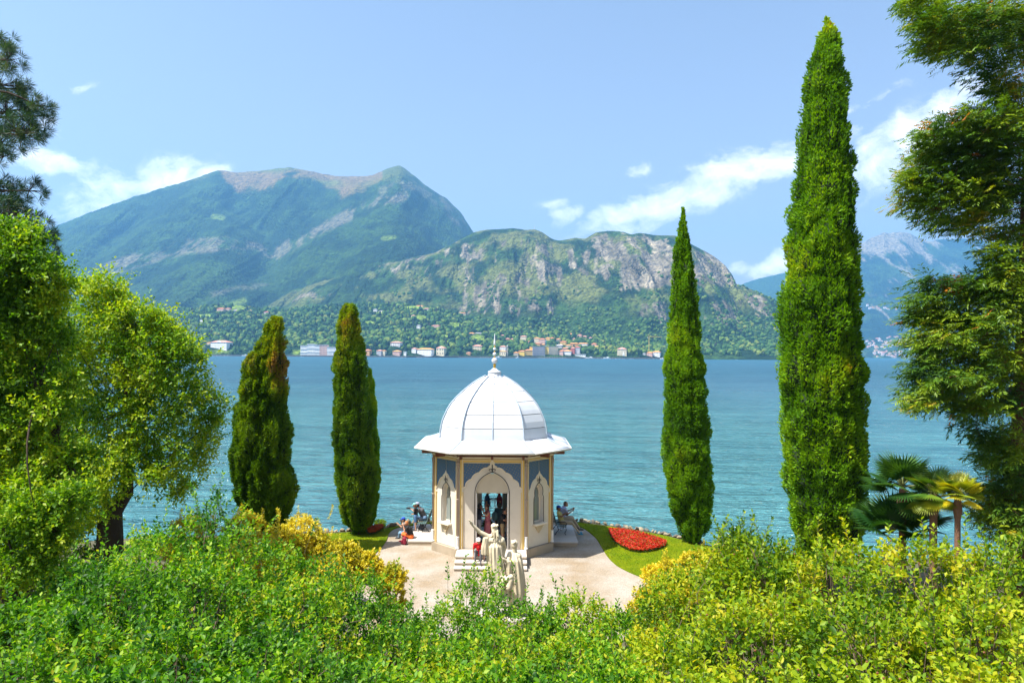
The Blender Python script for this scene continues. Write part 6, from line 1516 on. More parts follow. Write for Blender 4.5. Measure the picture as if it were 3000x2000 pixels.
def bush(px, py, d, rpx, label, mtl=None, L=.070, W=.038, n=640, k=9, sprout=7, twigs=30, gap=.28, name='camellia_bush', cat='bush', group='camellia bushes of the hedge', base=.0, zg=None, up=.35, hmin=1.0, fine=None, ln=.26):
    top = P(px, py, d); r_ = rpx * d / 2000
    n = int(n * .9)
    if d > 11 and name == 'camellia_bush': n = int(n * .75)
    g = float(hill_h(top.x, top.y)) if zg is None else zg
    hh = max(hmin, top.z - g); cz = top.z
    t = thing(name, (top.x, top.y, g), 0, label, cat, group)
    blobs = []
    nb = 13
    for i in range(nb):
        a_ = 2.4 * i + rng.random(); u_ = math.sqrt((i + .5) / nb); q = r_ * .82 * u_; rb_ = r_ * (.32 + .18 * rng.random())
        blobs.append((q * math.cos(a_), q * math.sin(a_), hh - rb_ - .05 - r_ * .75 * u_ ** 2 * (.6 + .6 * rng.random()) - .22 * rng.random(), rb_, rb_, rb_ * 1.05))
    blobs.append((0, 0, hh - r_ * .72, r_ * .60, r_ * .60, r_ * .60)); blobs.append((0, 0, hh * .38, r_ * .95, r_ * .95, hh * .42))
    p, nn = ell_shell(blobs, n, .74, gap, seed=rng.random() * 50, gscale=.5, top=.25)
    dd = nrm(nn * .8 + np.array([0, 0, .55]) + rng.normal(size=p.shape) * .35)
    p = p - dd * .12
    fine = (d < 6.5) if fine is None else fine
    V, F, kk, pos = shoots(p, dd, ln * (.7 + .6 * rng.random(len(p))), k, L, W, up=up, fine=fine)
    Vs, Fs, ps = [V], [F], [pos]
    if sprout:
        sp = np.stack([rng.normal(size=sprout) * r_ * .42, rng.normal(size=sprout) * r_ * .42, hh - .28 - .10 * rng.random(sprout)], 1)
        sd = nrm(rng.normal(size=(sprout, 3)) * .22 + np.array([0, 0, 1.0])); sl = .28 + .32 * rng.random(sprout)
        V2, F2, _, p2 = shoots(sp, sd, sl, 22, L, W, up=.6, fine=fine); Vs.append(V2); Fs.append(F2 + len(V)); ps.append(p2)
    V = np.concatenate(Vs); F = np.concatenate(Fs); pos = np.concatenate(ps)
    w = np.array([top.x, top.y, g])
    link('foliage', npmesh('foliage', V, F, mtl or CAM_L, tint=tint_for(pos + w, kk, .55, .5, base)), None, t)
    lines = []
    for i in range(5):
        a_ = rng.random() * 6.283; e = np.array([math.cos(a_) * r_ * .45, math.sin(a_) * r_ * .45, hh * (.55 + .2 * rng.random())])
        lines.append((bend_line((0.12 * math.cos(a_), .12 * math.sin(a_), -.15), e, 6, .0, .12), .03, .014))
    sel = rng.choice(len(p), size=min(twigs, len(p)), replace=False)
    for i in sel:
        e = p[i] + dd[i] * .2; s_ = e * np.array([.35, .35, 1]) ; s_[2] = max(.1, e[2] - .35 - .5 * rng.random() * hh)
        lines.append((bend_line(s_, e, 6, .04, .10), .0075, .0030))
    if sprout:
        for i in range(sprout): lines.append((np.stack([sp[i] - sd[i] * .3, sp[i] + sd[i] * sl[i] * .97]), .0035, .002))
    V, F = tubes3(lines); link('branches', npmesh('branches', V, F, BARKG, True), None, t)
    return t
# left mass, tall and dark green
BUSHES = [
 (640, 1430, 11.5, 100, 'tall pointed camellia shoot rising left of the first cypress foot', dict(sprout=5, n=260)),
 (470, 1530, 10.8, 175, 'green camellia bush in front of the broadleaf tree trunk', dict()),
 (700, 1535, 11.0, 175, 'green camellia bush below the first cypress', dict()),
 (880, 1625, 11.6, 165, 'camellia bush between the two left cypresses', dict()),
 (1040, 1665, 12.0, 150, 'camellia bush at the left edge of the gravel', dict()),
 (1130, 1745, 12.0, 120, 'low camellia bush at the lower left corner of the gravel', dict(sprout=6, n=380)),
 (330, 1620, 9.2, 190, 'dark camellia bush on the left beside the leaning trunk', dict()),
 (600, 1625, 9.2, 230, 'dense green camellia bush in the middle of the left hedge', dict(n=700)),
 (880, 1675, 9.6, 220, 'light green camellia bush in the left hedge facing the gravel', dict(n=680, base=.06)),
 (210, 1790, 7.6, 200, 'camellia bush at the lower left beside the grey path', dict(base=.05)),
 (500, 1810, 7.4, 240, 'shadowy camellia bush at the lower left of the frame', dict(n=640, base=-.04)),
 (800, 1830, 7.6, 240, 'camellia bush at the bottom left of centre', dict(n=640)),
 (260, 1960, 5.6, 240, 'nearest camellia bush in the bottom left corner', dict(n=620)),
 (700, 1985, 5.7, 260, 'nearest camellia bush at the bottom left of centre', dict(n=620, base=-.03)),
 # centre, in front of the sculpture
 (1405, 1660, 13.2, 88, 'narrow pointed camellia standing before the sculpture', dict(sprout=8, n=300, base=.03)),
 (1300, 1760, 12.6, 120, 'camellia bush left of the sculpture base', dict(base=.04)),
 (1480, 1740, 12.4, 120, 'camellia bush hiding the sculpture pedestal', dict(base=.04)),
 (1600, 1790, 12.2, 110, 'low camellia bush right of the sculpture', dict(base=.04, sprout=5)),
 (1690, 1735, 12.2, 105, 'camellia bush with young tips right of the sculpture, over the gravel', dict(base=.06)),
 (1820, 1790, 11.8, 120, 'camellia bush at the lower right of the gravel', dict(base=.06)),
 (1150, 1820, 9.8, 190, 'bright camellia bush low in the centre left', dict(n=640, base=.04)),
 (1420, 1830, 9.8, 190, 'bright camellia bush low in the centre', dict(n=640, base=.06)),
 (1690, 1850, 9.6, 180, 'bright camellia bush low in the centre right', dict(n=640, base=.06)),
 (1080, 1930, 7.2, 240, 'camellia bush at the bottom left of the centre foreground', dict(n=640)),
 (1440, 1935, 7.2, 240, 'camellia bush at the bottom centre foreground', dict(n=640, base=.05)),
 (1800, 1930, 7.2, 240, 'camellia bush at the bottom right of the centre foreground', dict(n=640, base=.07)),
 (1230, 2040, 5.7, 260, 'nearest camellia bush at the bottom left of centre frame edge', dict(n=620)),
 (1700, 2040, 5.6, 260, 'nearest camellia bush at the bottom right of centre frame edge', dict(n=620, base=.06)),
 # right mass, nearer, yellowed and twiggy
 (2010, 1665, 10.6, 150, 'yellow green camellia bush below the slender cypress', dict(mtl=1, base=.03)),
 (2150, 1545, 9.8, 110, 'upright twiggy camellia shoots right of the slender cypress', dict(mtl=1, sprout=10, twigs=60)),
 (2260, 1570, 9.2, 150, 'camellia bush below the giant cypress on its left', dict(mtl=1, twigs=60)),
 (2460, 1585, 8.6, 190, 'camellia bush with brown fruits below the giant cypress', dict(mtl=1, twigs=70)),
 (2700, 1560, 8.0, 200, 'camellia bush in front of the palms', dict(mtl=1, twigs=80, gap=.36)),
 (2930, 1590, 7.8, 200, 'camellia bush at the right edge below the redwood', dict(mtl=1, twigs=80, gap=.36)),
 (1990, 1830, 8.4, 190, 'camellia bush in the right hedge beside the gravel', dict(mtl=1, base=.0)),
 (2210, 1740, 7.6, 230, 'leafy camellia bush in the middle of the right hedge', dict(mtl=1, n=680, twigs=80)),
 (2560, 1740, 7.0, 260, 'twiggy camellia bush in the right hedge with bare stems showing', dict(mtl=1, n=560, twigs=90, gap=.40)),
 (2900, 1760, 6.6, 260, 'twiggy camellia bush at the right edge of the hedge', dict(mtl=1, n=560, twigs=90, gap=.40)),
 (2110, 1960, 6.0, 260, 'camellia bush at the bottom right of the frame beside the centre', dict(mtl=1, n=600)),
 (2480, 1940, 5.6, 280, 'nearest camellia bush with large glossy leaves at the bottom right', dict(mtl=1, n=560, twigs=80, gap=.36)),
 (2880, 1940, 5.4, 280, 'nearest camellia bush in the bottom right corner', dict(mtl=1, n=560, twigs=80, gap=.36)),
]
for (a, b_, c, d_, lab, kw) in BUSHES:
    kw = dict(kw); 
    if kw.get('mtl'): kw['mtl'] = CAM_R
    bush(a, b_, c, d_, lab, **kw)
# camellia fruits on the right hedge, too small to name one by one
fr = MB()
for i in range(42):
    px_, py_ = rng.uniform(2050, 2990), rng.uniform(1580, 1990); d_ = 8.6 - (py_ - 1560) / 440 * 3.2
    q_ = P(px_, py_, d_ - .15); fr.sphere(q_, .011, 6, 5)
tag(fr.build('camellia_fruit', mat('fruit', (.16, .06, .02), .5)), None, None, None, 'stuff')
# golden shrubs
for (a, b_, d_, r_, lab) in [(720, 1490, 26, 70, 'golden shrub at the left foot of the first cypress'), (830, 1530, 26, 80, 'golden shrub right of the first cypress foot'), (930, 1560, 26.5, 75, 'golden shrub between the left cypresses'),
                             (1010, 1580, 27, 60, 'golden shrub left of the second cypress foot'), (560, 1500, 25, 80, 'golden shrub left of the tall camellia shoot'), (760, 1550, 24, 90, 'golden shrub in front of the first cypress'), (1080, 1612, 27, 45, 'small golden shrub at the left lawn corner'), (960, 1625, 24, 80, 'golden shrub above the left camellia hedge'),
                             (1960, 1632, 26, 70, 'golden shrub at the foot of the slender cypress'), (2040, 1600, 26, 60, 'golden shrub right of the slender cypress foot'), (1940, 1700, 22.5, 60, 'golden shrub between lawn and right camellia hedge'), (2030, 1660, 23, 80, 'golden shrub above the right camellia hedge'), (2120, 1590, 25, 60, 'golden shrub beyond the right camellia hedge'), (880, 1500, 27, 80, 'golden shrub on the bank beside the leftmost cypress'), (1150, 1650, 22, 40, 'low golden shrub at the left gravel edge'), (1900, 1720, 20, 55, 'golden shrub at the lower right gravel corner')]:
    bush(a, b_, d_, r_, lab, mtl=GOLDL, L=.095, W=.06, n=700, k=8, sprout=4, twigs=8, gap=0, name='golden_shrub', group='golden shrubs around the lawn', zg=None, hmin=.9, fine=False, ln=.16, up=.7)
bush(1113, 1523, 35.6, 22, 'round light green shrub behind the small flower bed', mtl=CAM_R, L=.06, W=.035, n=420, k=7, sprout=0, twigs=6, gap=0, name='round_shrub', group=None, zg=.04, hmin=.35, fine=False, ln=.1)

# cypresses
def cypress(label, y, prof, mtl, nbl, bl, seed, zbase=None, brown=None, groove=.10):
    """prof: rows (py, left px, right px) of the outline"""
    ctr = [P((l + r) / 2, py, y) for py, l, r in prof]; rad = [max(.02, (r - l) / 2 * y / 2000) for py, l, r in prof]
    zs = np.array([c.z for c in ctr])[::-1]; xs_ = np.array([c.x for c in ctr])[::-1]; rs = np.array(rad)[::-1]
    z0 = zs[0]; bx_ = float(xs_[0]); gz = float(hill_h(bx_, y)) if zbase is None else zbase
    t = thing('cypress_tree', (bx_, y, gz), 0, label, 'cypress tree', 'tall cypresses along the water')
    L0 = bl; rmax = float(rs.max())
    w = np.interp(np.linspace(0, 1, 400), (zs - z0) / (zs[-1] - z0), rs + .12); w = w / w.sum()
    zz = z0 + (zs[-1] - z0) * (rng.choice(400, nbl, p=w) + rng.random(nbl)) / 400
    th = rng.random(nbl) * 6.2832; kf = (np.sin(th) < .25) | (rng.random(nbl) < .35); th = th[kf]; zz = zz[kf]; nbl = len(th)
    def lumps(th, zz):
        q_ = rmax
        def bl(f, e, o): n_ = vnoise(np.cos(th) * q_ * f + o + seed, np.sin(th) * q_ * f, zz * f * e + o); return np.sqrt(np.abs(2 * n_ - 1) + .02)
        a = fbm(np.cos(th) * 1.6 + seed, np.sin(th) * 1.6, zz * .55, 3)
        return (a - .5) * .8 + (bl(1.9, .55, 3.3) - .62) * 1.9 + (bl(4.2, .6, 7.7) - .62) * .95
    R0 = np.interp(zz, zs, rs); lm = lumps(th, zz)
    env = np.minimum(1, R0 / .5); rr_ = R0 + groove * 1.25 * lm * env - L0 * .25 - .04 - groove * .12 * env
    dep = rng.random(nbl) ** 3 * .16 * np.minimum(1, R0); rr_ = np.maximum(rr_ - dep, .01)
    cx = np.interp(zz, zs, xs_) - bx_
    out = np.stack([np.cos(th), np.sin(th), 0 * th], 1)
    p = np.stack([cx + rr_ * np.cos(th), rr_ * np.sin(th), zz - gz], 1)
    # clumps: blades of one clump lean alike
    q = np.stack([vnoise(p[:, 0] * 3, p[:, 1] * 3, p[:, 2] * 3 + i * 9.1) - .5 for i in range(3)], 1)
    D = nrm(out * .85 + np.array([0, 0, .9]) + q * 1.7 + rng.normal(size=p.shape) * .4)
    N = out + rng.normal(size=p.shape) * .5
    s_ = .7 + .6 * rng.random(nbl)
    V, F, k = leaf_geo(p, D, N, L0 * s_, L0 * .42 * s_)
    tn = (.45 if mtl is CYPL else .36) + (fbm(p[:, 0] / .9 + seed, p[:, 1] / .9, p[:, 2] / 1.4, 3) - .5) * 1.0 + .10 * lm + .30 * (rng.random(nbl) - .5)  # groove shade put into the tint: darker in dips, lighter on bulges
    if brown:
        for (bpx, bpy, br, ba) in brown:
            c = P(bpx, bpy, y - .5); dd = np.sqrt(((p[:, 0] + bx_ - c.x) / br) ** 2 + ((p[:, 2] + gz - c.z) / (br * 2.2)) ** 2); tn = tn + ba * np.clip(1.3 - dd, 0, 1) * (p[:, 1] < .4)
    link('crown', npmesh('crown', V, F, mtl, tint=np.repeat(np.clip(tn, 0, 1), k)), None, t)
    # core added inside the crown; the shade between blades is its dark colour
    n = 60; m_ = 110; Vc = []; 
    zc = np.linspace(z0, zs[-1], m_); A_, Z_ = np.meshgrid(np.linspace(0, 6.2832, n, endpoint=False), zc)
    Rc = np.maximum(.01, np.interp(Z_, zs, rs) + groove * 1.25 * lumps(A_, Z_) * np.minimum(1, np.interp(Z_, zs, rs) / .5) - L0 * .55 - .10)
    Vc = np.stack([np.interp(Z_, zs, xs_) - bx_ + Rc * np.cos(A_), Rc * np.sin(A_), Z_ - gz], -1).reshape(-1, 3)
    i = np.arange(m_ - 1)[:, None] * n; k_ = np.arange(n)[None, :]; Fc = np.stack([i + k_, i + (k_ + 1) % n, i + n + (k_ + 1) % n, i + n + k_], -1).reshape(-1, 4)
    link('shade_core', npmesh('shade_core', Vc, Fc, mat('shade_core', (.016, .036, .008), .95, .4, 3), True), None, t)
    MB().lathe([(.28, -.3), (.2, .3), (.17, z0 - gz + .6)], 10).build('trunk', BARK, t, True)
    return t
cypress('giant bright green cypress, tallest tree, right of the slender one', 25.0, [(58, 2417, 2423), (80, 2408, 2440), (120, 2392, 2458), (200, 2368, 2474), (300, 2352, 2484), (450, 2336, 2492), (600, 2318, 2500), (760, 2298, 2506), (900, 2288, 2510), (1050, 2284, 2516), (1200, 2290, 2524), (1350, 2294, 2531), (1450, 2302, 2531), (1530, 2312, 2520), (1640, 2345, 2490)], CYPL, 94000, .14, 1.0,
        brown=[(2350, 770, .5, .45), (2460, 1060, .35, .25), (2390, 1130, .3, .35), (2440, 60, .3, .2)], groove=.17)
cypress('slender pointed cypress right of the pavilion', 32.6, [(612, 1999, 2003), (660, 1988, 2012), (740, 1976, 2026), (860, 1966, 2042), (980, 1956, 2052), (1100, 1947, 2066), (1200, 1944, 2076), (1300, 1942, 2082), (1400, 1948, 2088), (1480, 1960, 2086), (1540, 1982, 2076), (1584, 2004, 2058)], CYPL, 72000, .135, 4.0, zbase=.03, groove=.15)
cypress('second cypress from the left, brownish green with rounded tip', 33.7, [(892, 1010, 1038), (910, 998, 1048), (960, 984, 1060), (1040, 976, 1072), (1140, 974, 1084), (1250, 973, 1092), (1350, 976, 1098), (1440, 984, 1100), (1500, 998, 1096), (1545, 1018, 1080), (1566, 1034, 1066)], CYPB, 56000, .135, 8.0, zbase=.03, groove=.16,
        brown=[(1020, 930, .8, .38), (1030, 1040, .5, .15), (1000, 1230, .4, .25)])
cypress('slim fresh green cypress tucked behind the second one on its right', 34.6, [(1082, 1081, 1086), (1120, 1074, 1096), (1200, 1066, 1104), (1300, 1062, 1111), (1400, 1062, 1114), (1480, 1062, 1109), (1530, 1058, 1098), (1562, 1062, 1082)], CYPL, 26000, .13, 12.0, zbase=.03, groove=.09)
cypress('leftmost cypress, broad and brown tinged with a dead patch', 30.0, [(930, 796, 822), (950, 782, 830), (1000, 762, 836), (1060, 728, 838), (1130, 706, 838), (1200, 690, 842), (1280, 680, 852), (1360, 678, 858), (1430, 682, 862), (1490, 700, 856), (1530, 728, 842), (1560, 760, 830)], CYPB, 70000, .145, 16.0, groove=.22,
        brown=[(815, 1090, .55, .75), (790, 960, .7, .38), (740, 1050, .6, .25)])

# broadleaf trees on the left
def crown_tree(name, label, base, blobs_px, y, mtl, n, k, L, W, gap, ln, trunk, group=None, up=.4, inner=.45, base_t=0.0, cat='tree', seed=1, droop=.0):
    t = thing(name, base, 0, label, cat, group); b0 = Vector(base)
    bl = []
    for (px_, py_, r_, dy_) in blobs_px:
        c = P(px_, py_, y + dy_) - b0; q = r_ * y / 2000; bl.append((c.x, c.y, c.z, q, q * 1.1, q * .85))
    p, nn = ell_shell(bl, n, inner, gap, seed=seed, gscale=.7, top=.12)
    dd = nrm(nn * .8 + np.array([0, 0, .35 - droop]) + rng.normal(size=p.shape) * .4)
    far = rng.random(len(p)) < .16; p = p + np.where(far[:, None], dd * ln * (.5 + 1.2 * rng.random((len(p), 1))), 0)
    V, F, kk, pos = shoots(p - dd * ln * .5, dd, ln * (.7 + .9 * rng.random(len(p))), k, L, W, up=up, fine=False)
    link('crown', npmesh('crown', V, F, mtl, tint=tint_for(pos + np.array(base), kk, 1.0, .5, base_t, .9)), None, t)
    lines = []; tp = [np.array(Vector(q) - b0) for q, _ in trunk]; tr = [r for _, r in trunk]
    mb = MB().tube([tuple(q) for q in tp], tr, 10); mb.build('trunk', BARK, t, True)
    for i in range(0, len(bl), 3):
        c = np.array(bl[i % len(bl)][:3]); s_ = tp[1 + int(rng.integers(len(tp) - 1))]; lines.append((bend_line(s_, c + rng.normal(size=3) * .2, 8,   .05, .10), .028, .008))
    sel = rng.choice(len(p), size=min(420, len(p)), replace=False)
    C = np.array([b_[:3] for b_ in bl])
    for i in sel:
        c = C[np.argmin(np.linalg.norm(C - p[i], axis=1))]; lines.append((bend_line(c, p[i], 5, .05, .1), .011, .004))
    V, F = tubes3(lines); link('branches', npmesh('branches', V, F, BARK, True), None, t)
    return t
TB = [(330, 1340, 60, -.4), (430, 1400, 44, -.3), (250, 1480, 60, -.5), (320, 1420, 50, -.6), (520, 1440, 24, 0), (580, 1370, 26, 0), (650, 1180, 20, 0), (560, 1040, 36, 0), (470, 940, 30, 0), (240, 840, 26, 0), (350, 850, 22, 0), (305, 845, 40, 0), (300, 890, 62, 0), (255, 900, 50, .5), (200, 985, 100, 0), (330, 980, 80, .5), (400, 950, 78, 0), (440, 1000, 80, 0), (510, 1010, 50, .3), (520, 1080, 88, 0), (300, 1120, 140, 1), (420, 1130, 100, .5), (560, 1180, 66, 0), (470, 1220, 90, .4), (600, 1235, 40, 0), (635, 1232, 22, 0), (605, 1300, 36, 0), (250, 1270, 120, .6), (540, 1310, 60, 0), (480, 1370, 52, 0), (400, 1330, 64, .4), (110, 1130, 120, 1), (160, 1400, 90, .8), (60, 1300, 110, 1), (545, 1420, 26, .3), (230, 1420, 60, .5), (100, 1500, 70, 1), (60, 1440, 90, 1.5), (190, 1480, 70, 1), (230, 1540, 40, .5), (30, 1560, 90, 1.5), (140, 1580, 70, 1.5)]
b2 = P(325, 1600, 24.0)
crown_tree('broadleaf_tree', 'bright green spreading broadleaf tree left of the first cypress', (b2.x, 24.0, 0), TB, 23.0, TREEL, 13500, 7, .13, .066, .40, .34,
           [((b2.x, 24, -.3), .5), (tuple(P(322, 1500, 24)), .40), (tuple(P(372, 1440, 24)), .22), (tuple(P(374, 1350, 23.8)), .17), (tuple(P(394, 1300, 23.6)), .14), (tuple(P(384, 1200, 23.4)), .11), (tuple(P(350, 1050, 23)), .07)], seed=3, droop=.15, base_t=.17)
MB().tube([tuple(P(322, 1500, 24) - Vector((b2.x, 24, 0))), tuple(P(290, 1400, 24) - Vector((b2.x, 24, 0))), tuple(P(240, 1250, 23.5) - Vector((b2.x, 24, 0)))], [.2, .14, .06], 8).build('limb', BARK, bpy.data.objects['broadleaf_tree'], True)
TA = [(150, 1560, 60, -.9), (90, 1500, 70, -.9), (210, 1460, 50, -.8), (30, 1680, 60, -.9), (120, 1640, 46, -.9), (240, 1340, 40, 0), (180, 980, 34, 0), (190, 840, 26, 0), (200, 1120, 40, 0), (90, 690, 30, 0), (20, 700, 60, 0), (70, 760, 70, 0), (10, 800, 90, 0), (120, 830, 70, 0), (60, 900, 100, .4), (150, 900, 40, 0), (0, 1000, 130, .6), (110, 990, 80, .3), (60, 1110, 110, .5), (-20, 1200, 130, .6), (80, 1260, 90, .3), (150, 1200, 60, 0), (20, 1380, 110, .4), (120, 1420, 80, 0), (190, 1330, 50, 0), (50, 1520, 90, .2), (160, 1510, 50, 0), (-60, 900, 120, 1), (-60, 1400, 130, 1), (90, 1590, 60, 0), (10, 1610, 60, 0)]
b3 = P(-30, 1990, 14.5)
crown_tree('broadleaf_tree', 'large green tree with a dark leaning trunk at the far left edge', (b3.x, 14.5, float(hill_h(b3.x, 14.5))), TA, 15.0, TREEL, 13500, 7, .10, .052, .34, .26,
           [((b3.x, 14.5, float(hill_h(b3.x, 14.5)) - .3), .42), (tuple(P(10, 1800, 14.5)), .38), (tuple(P(60, 1680, 14.6)), .34), (tuple(P(130, 1590, 14.8)), .26), (tuple(P(210, 1500, 15)), .17), (tuple(P(200, 1350, 15.2)), .12), (tuple(P(120, 1150, 15.2)), .09), (tuple(P(40, 900, 15.2)), .05)], seed=9, base_t=.12, droop=.1)

# pine with long needles at the far left
y = 19.0; PB = [(-30, 140, 50), (8, 118, 38), (22, 175, 42), (0, 250, 60), (60, 262, 28), (20, 330, 70), (75, 320, 44), (112, 312, 34), (60, 395, 62), (105, 380, 36), (128, 340, 26), (0, 420, 60), (10, 460, 30), (-40, 560, 70), (30, 560, 44), (85, 560, 40), (10, 630, 70), (60, 640, 50), (100, 680, 54), (135, 700, 34), (150, 745, 28), (60, 740, 60), (125, 790, 30), (-30, 700, 70)]
pb_ = P(-190, 1700, y); pg = float(hill_h(pb_.x, y)); pin = thing('pine_tree', (pb_.x, y, pg), 0, 'dark blue green pine with drooping long needle tufts at the upper left edge', 'pine tree')
b0 = np.array([pb_.x, y, pg]); tf = []; lines = []
tr_ = [np.array(P(-190, q, y)) - b0 for q in (1750, 1200, 700, 300, 0)]
MB().tube([tuple(q) for q in tr_], [.3, .26, .2, .14, .05], 10).build('trunk', BARK, pin, True)
for (px_, py_, r_) in PB:
    c = np.array(P(px_, py_, y + rng.uniform(-.6, .6))) - b0; q = r_ * y / 2000
    zt = np.array([np.interp(c[2] - .5, [a_[2] for a_ in tr_], [a_[i_] for a_ in tr_]) for i_ in range(3)]); lines.append((bend_line(zt, c, 8, .06, .05), .05, .018))
    n = max(9, int(26 * (r_ / 50) ** 2)); dd = rdir(n); pp_ = c + dd * q * (.5 + .5 * rng.random((n, 1))) ** .5 * np.array([1, 1, .9])
    for p_ in pp_: tf.append((p_, nrm((p_ - zt)[None])[0])); lines.append((bend_line(c, p_, 4, .05, .08), .012, .006))
TP = np.array([a for a, _ in tf]); TD = np.array([b for _, b in tf]); nn_ = 46
dirs = nrm(np.repeat(TD, nn_, 0) * .9 + rdir(len(TP) * nn_) * 1.0 + np.array([0, 0, .05]))
V, F, k = leaf_geo(np.repeat(TP, nn_, 0) + dirs * .02, dirs, rdir(len(dirs)), .17 + .12 * rng.random(len(dirs)), .011)
link('needles', npmesh('needles', V, F, PINEL, tint=np.repeat(np.clip(np.repeat(rng.random(len(TP)) * .8, nn_) + .2 * rng.random(len(dirs)), 0, 1), k)), None, pin)
V, F = tubes3(lines); link('branches', npmesh('branches', V, F, BARK, True), None, pin)

# redwood at the right edge
y = 20.0; RB = [(2690, 12, 48, 22), (2740, 30, 70, 40), (2745, 95, 62, 46), (2760, 140, 60, 34), (2840, 60, 90, 60), (2930, 50, 100, 70), (3000, 110, 80, 90), (2860, 140, 60, 50), (2900, 200, 44, 40), (2950, 250, 60, 50), (3000, 330, 80, 90),
                (2870, 330, 40, 26), (2820, 360, 70, 44), (2900, 370, 80, 60), (2740, 400, 46, 34), (2790, 440, 76, 52), (2880, 460, 90, 70), (2960, 450, 80, 80), (2720, 480, 60, 44), (2700, 540, 54, 44), (2780, 540, 84, 60), (2870, 570, 90, 70), (2960, 570, 90, 80), (2670, 590, 36, 30), (2740, 610, 60, 40), (2790, 650, 44, 34), (2870, 650, 60, 40), (2960, 680, 60, 40),
                (2930, 735, 50, 22), (2970, 770, 60, 40), (2920, 800, 60, 22), (2740, 820, 40, 26), (2800, 850, 80, 42), (2890, 850, 90, 56), (2970, 870, 70, 70), (2700, 880, 44, 26), (2690, 935, 40, 24), (2750, 920, 80, 40), (2830, 940, 90, 52), (2920, 960, 100, 70), (2720, 990, 60, 36), (2790, 1010, 80, 46), (2890, 1050, 90, 50), (2980, 1060, 60, 60),
                (2720, 1060, 50, 34), (2690, 1130, 44, 34), (2760, 1110, 76, 46), (2850, 1120, 90, 40), (2700, 1175, 50, 26), (2780, 1170, 70, 30), (2870, 1190, 70, 34), (2950, 1170, 60, 50), (2860, 1255, 40, 22), (2920, 1290, 60, 34), (2970, 1290, 60, 60), (2910, 1340, 46, 26), (2970, 1380, 60, 50), (2900, 1430, 50, 28), (2970, 1460, 70, 60), (2890, 1490, 44, 26), (2950, 1530, 60, 44), (3000, 1530, 60, 60)]
rb_ = P(3010, 1700, y); rg = float(hill_h(rb_.x, y)); red = thing('redwood_tree', (rb_.x, y, rg), 0, 'tall redwood with yellow green drooping sprays and orange dead tips at the right edge', 'redwood tree')
b0 = np.array([rb_.x, y, rg]); MB().tube([(0, 0, -.5), (.02, 0, 4), (.1, 0, 9), (.15, 0, 14), (.2, 0, 21)], [.62, .52, .42, .32, .2], 14).build('trunk', REDBARK, red, True)
SPp = []; SPd = []; lines = []
for (px_, py_, rx_, ry_) in RB:
    for dyy in (-1.0, .5) if rx_ > 45 else (-.4,):
        c = np.array(P(px_, py_, y + dyy + rng.uniform(-.5, .5))) - b0; qx = rx_ * y / 2000; qz = ry_ * y / 2000
        s_ = np.array([.1, 0, c[2] + .25 * abs(c[0])]); lines.append((bend_line(s_, c, 8, .03, .08), .028, .010)) if rng.random() < .45 else None
        n = int(15 * (rx_ * ry_) / 2000) + 7
        d = rdir(n); pp_ = c + d * np.array([qx, qx * .9, qz]) * (rng.random((n, 1)) ** .4)
        out = nrm((pp_ - np.array([0, 0, 1.0]) * pp_[:, 2:3]) + rng.normal(size=(n, 3)) * .35)
        out = nrm(out * np.array([1, 1, .2]) + np.array([0, 0, -.32]) + rng.normal(size=(n, 3)) * .22)
        SPp.append(pp_); SPd.append(out)
        for i in range(0, n, 3): lines.append((bend_line(c, pp_[i], 4, .06, .08), .01, .005))
SPp = np.concatenate(SPp); SPd = np.concatenate(SPd); n = len(SPp)
SPp = np.repeat(SPp, 5, 0) + rng.normal(size=(n * 5, 3)) * np.array([.15, .15, .07]); SPd = nrm(np.repeat(SPd, 5, 0) + rng.normal(size=(n * 5, 3)) * .32); n *= 5
k_ = 10; sd_ = nrm(np.cross(SPd, np.array([0, 0, 1.0]) + rng.normal(size=(n, 3)) * .3)); LN = .26 + .12 * rng.random(n)
ti = (np.arange(k_) // 2 + .5) / ((k_ + 1) // 2); sg = np.where(np.arange(k_) % 2 == 0, 1.0, -1.0)
pos = SPp[:, None, :] + SPd[:, None, :] * (LN[:, None] * ti[None, :])[..., None]
D = SPd[:, None, :] * .8 + sd_[:, None, :] * (sg * (1 - .5 * ti))[None, :, None] + rng.normal(size=pos.shape) * .12; D[..., 2] -= .12
V, F, k = leaf_geo(pos.reshape(-1, 3), D.reshape(-1, 3), np.array([0, 0, 1.0]) + rng.normal(size=(n * k_, 3)) * .4, .13 + .05 * rng.random(n * k_), .038)
cl = fbm(SPp[:, 0] / .6 + 4, SPp[:, 1] / .6, SPp[:, 2] / .6, 2); tn = .50 + (fbm(SPp[:, 0] / 1.1, SPp[:, 1] / 1.1, SPp[:, 2] / 1.1, 3) - .5) * 1.3 + .35 * (rng.random(n) - .5)
tn = np.clip(tn, 0, .86); tn = np.where(cl > .79, .95 + .05 * rng.random(n), tn)
link('needles', npmesh('needles', V, F, REDL, tint=np.repeat(np.repeat(tn, k_), k)), None, red)
V, F = tubes3(lines); link('branches', npmesh('branches', V, F, REDBARK, True), None, red)

